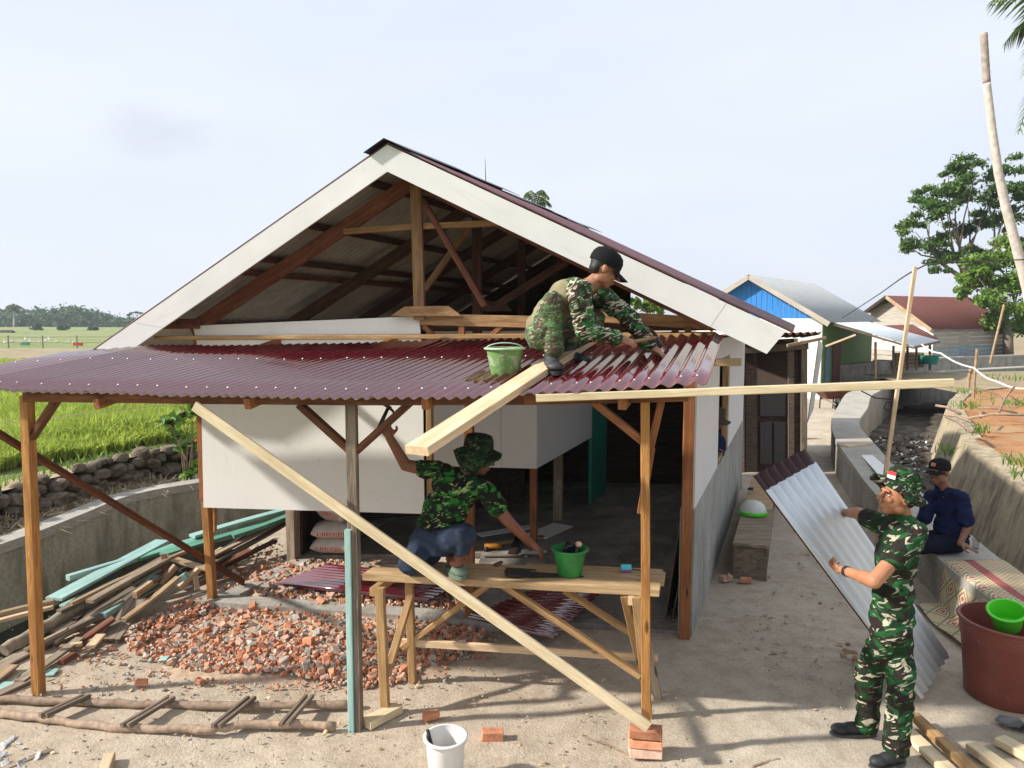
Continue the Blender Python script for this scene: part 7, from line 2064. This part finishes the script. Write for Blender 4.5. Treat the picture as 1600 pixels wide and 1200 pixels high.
# ============ older man seated on the canal wall
def man_seated():
    t = person('person', 'man in navy shirt, cap and glasses sitting on the canal wall', (4.33, 7.1, .42))
    Y = 7.1
    hc = D(1467, 738, Y); fwd = Vector((-.88, -.46, -.02)).normalized(); neck = D(1479, 763, Y); chest = D(1483, 795, Y); pel = D(1483, 848, Y)
    pel = Vector((4.33, 7.1, .53))
    shN, shF = D(1503, 778, Y - .17), D(1456, 776, Y + .17)
    elN, wrN = D(1511, 825, Y - .22), D(1500, 849, Y - .26); elF, wrF = D(1440, 822, Y + .1), D(1432, 838, Y)
    kn1 = pel + Vector((-.46, -.12, -.02)); an1 = kn1 + Vector((-.05, 0, -.38)); kn2 = pel + Vector((-.44, .12, -.02)); an2 = kn2 + Vector((-.05, .02, -.38))
    b = MB(); T, m, fru = head(b, hc, fwd, (0, 0, 1), 1.0)
    cap(b, hc + Vector((.02, 0, -.05)), .05, neck + Vector((0, 0, -.03)), .056); cap(b, neck, .055, chest, .07); cap(b, chest, .07, pel, .07)
    chain(b, [shN, elN, wrN], [.046, .038, .027]); chain(b, [shF, elF, wrF], [.048, .038, .027])
    hand(b, wrN, D(1518, 857, Y - .32) - wrN, Vector((0, 0, -1)), Vector((-.5, -.8, 0)), 1.0, curl=.1, spread=.6)
    hand(b, wrF, Vector((-.6, -.6, -.1)), Vector((0, 0, -1)), Vector((.3, -.8, 0)), 1.0, curl=.4)
    for s_, k_, a_ in ((-.08, kn1, an1), (.08, kn2, an2)): chain(b, [pel + Vector((0, s_, 0)), k_, a_], [.065, .045, .038])
    link('body', remesh(b, 'body', .0055, 2), M['skinD'], t); face_details(T, m, t); hair_cap(T, m, t)
    sd = (shN - shF).normalized(); ms = Matrix((sd, Vector((0, 0, 1)).cross(sd), Vector((0, 0, 1)))).transposed()
    b = MB(); b.ell(chest + Vector((.01, 0, .03)), (.18, .115, .14), m=ms, n=20); b.ell(lerp(pel, chest, .45), (.165, .125, .18), m=ms, n=20); b.ell(pel + Vector((.01, 0, .06)), (.17, .135, .1), m=ms, n=20)
    cap(b, shN, .066, lerp(shN, elN, .75), .07); cap(b, shF, .066, lerp(shF, elF, .75), .07); cap(b, shN, .06, neck + Vector((0, 0, -.035)), .06); cap(b, shF, .06, neck + Vector((0, 0, -.035)), .06)
    link('shirt', remesh(b, 'shirt', .008, 4, wrinkle=.015, wscale=8, seed=22), M['navy'], t)
    f, r, u = fru
    for sg in (-1, 1):
        b = MB(); c = neck + r * .045 * sg + f * .04; b.prism([c + u * .03 - r * .03 * sg, c + u * .015 + r * .04 * sg, c + f * .035 - u * .05 + r * .03 * sg, c + f * .045 - u * .035 - r * .02 * sg], f * .008); b.build('collar', M['navy'], t)
    b = MB(); b.ell(pel + Vector((0, 0, -.0)), (.15, .18, .1), n=20)
    for s_, k_, a_ in ((-.08, kn1, an1), (.08, kn2, an2)): chain(b, [pel + Vector((0, s_, 0)), k_, lerp(k_, a_, .85)], [.095, .075, .062])
    link('trousers', remesh(b, 'trousers', .009, 3, wrinkle=.01, wscale=8, seed=25), M['navydark'], t)
    for a_ in (an1, an2):
        h_ = Vector((a_.x + .06, a_.y, max(.02, a_.z - .1) if False else .16)); 
        b = MB(); shoe(b, a_ + Vector((.05, 0, -.08)), a_ + Vector((-.2, -.05, -.08)), ankle=a_); link('shoe', remesh(b, 'shoe', .007, 3), M['black'], t)
    M4 = ballcap(T, m, t, M['capblack'], 1.06, tilt=R(2))
    b = MB(); b.box((-.022, -.001, -.017), (.022, .003, .017), m=M4 @ Matrix.Translation((0, .104, .045)) @ Matrix.Rotation(R(18), 4, 'X')); b.build('cap_badge', plain('orange_badge', (.5, .2, .1), .7, nscale=60, namt=.6), t)
    # spectacles
    b = MB()
    for sx in (-1, 1):
        b.tube([T(sx * .034 + .024 * math.cos(a), .098, .002 + .019 * math.sin(a)) for a in [2 * math.pi * k / 14 for k in range(15)]], .0022, 6)
        b.tube([T(sx * .058, .097, .006), T(sx * .08, .02, .008)], .0022, 6)
    b.tube([T(-.01, .1, .004), T(.01, .1, .004)], .0022, 6); b.build('glasses', M['black'], t, smooth=True)
man_seated()

# ============ worker inside, glimpsed through the side window opening
def man_window():
    c = C0 + V * 2.75 + Vector((-.27, 0, 0))
    t = person('person', 'worker in wide hat glimpsed inside the side window opening', (c.x, c.y, .05))
    hc = D(1121, 673, c.y); hc.z = 1.5
    hc = Vector((c.x + .12, c.y - .05, 1.53)); neck = hc + Vector((0, 0, -.16)); pel = Vector((c.x + .02, c.y, .8)); fwd = Vector((.9, -.3, -.2)).normalized()
    b = MB(); T, m, fru = head(b, hc, fwd); cap(b, hc + Vector((0, 0, -.05)), .05, neck, .055); cap(b, neck, .06, pel, .12)
    sh1, sh2 = neck + Vector((0, -.18, -.05)), neck + Vector((0, .18, -.05))
    w1 = Vector((c.x + .04, c.y - .3, 1.25)); w2 = Vector((c.x + .04, c.y + .2, 1.25))
    chain(b, [sh1, lerp(sh1, w1, .5) + Vector((-.05, -.05, -.12)), w1], [.05, .04, .028]); chain(b, [sh2, lerp(sh2, w2, .5) + Vector((-.05, .05, -.12)), w2], [.05, .04, .028])
    hand(b, w1, (.9, .1, -.2), (0, 0, -1), (0, 1, 0), 1, .4); hand(b, w2, (.9, 0, -.2), (0, 0, -1), (0, -1, 0), 1, .4)
    chain(b, [pel + Vector((0, -.09, 0)), Vector((c.x, c.y - .1, .45)), Vector((c.x, c.y - .1, .1))], [.09, .06, .045]); chain(b, [pel + Vector((0, .09, 0)), Vector((c.x, c.y + .1, .45)), Vector((c.x, c.y + .1, .1))], [.09, .06, .045])
    link('body', remesh(b, 'body', .008, 3), M['skinB'], t); face_details(T, m, t); hair_cap(T, m, t)
    b = MB(); cap(b, neck + Vector((0, 0, -.12)), .15, pel, .15); cap(b, sh1, .068, lerp(sh1, w1, .5) + Vector((-.05, -.05, -.1)), .06); cap(b, sh2, .068, lerp(sh2, w2, .5) + Vector((-.05, .05, -.1)), .06)
    link('shirt', remesh(b, 'shirt', .01, 3, wrinkle=.008, seed=33), M['navy'], t)
    b = MB(); cap(b, pel, .15, pel + Vector((0, 0, -.05)), .15); chain(b, [pel + Vector((0, -.09, 0)), Vector((c.x, c.y - .1, .12))], [.1, .07]); chain(b, [pel + Vector((0, .09, 0)), Vector((c.x, c.y + .1, .12))], [.1, .07])
    link('trousers', remesh(b, 'trousers', .01, 3), M['navydark'], t)
    boonie(T, m, fru, t, M['oldwood'] if False else plain('dark_hat_cloth', (.05, .04, .03), .9), 1.15, droop=.2)
man_window()

# ---------------------------------------------------------------- the humid morning air
def haze_box():
    m = bpy.data.materials.new('humid_air'); m.use_nodes = True; nt = m.node_tree; nt.nodes.clear()
    out = nt.nodes.new('ShaderNodeOutputMaterial'); pv = nt.nodes.new('ShaderNodeVolumePrincipled')
    pv.inputs['Color'].default_value = (.86, .91, 1, 1); pv.inputs['Density'].default_value = .0006; pv.inputs['Anisotropy'].default_value = .3
    nt.links.new(pv.outputs[0], out.inputs['Volume'])
    b = MB(); b.box((-1230, -230, -2), (1230, 1730, 15)); o = b.build('haze', m); tag(o, kind='stuff')
haze_box()
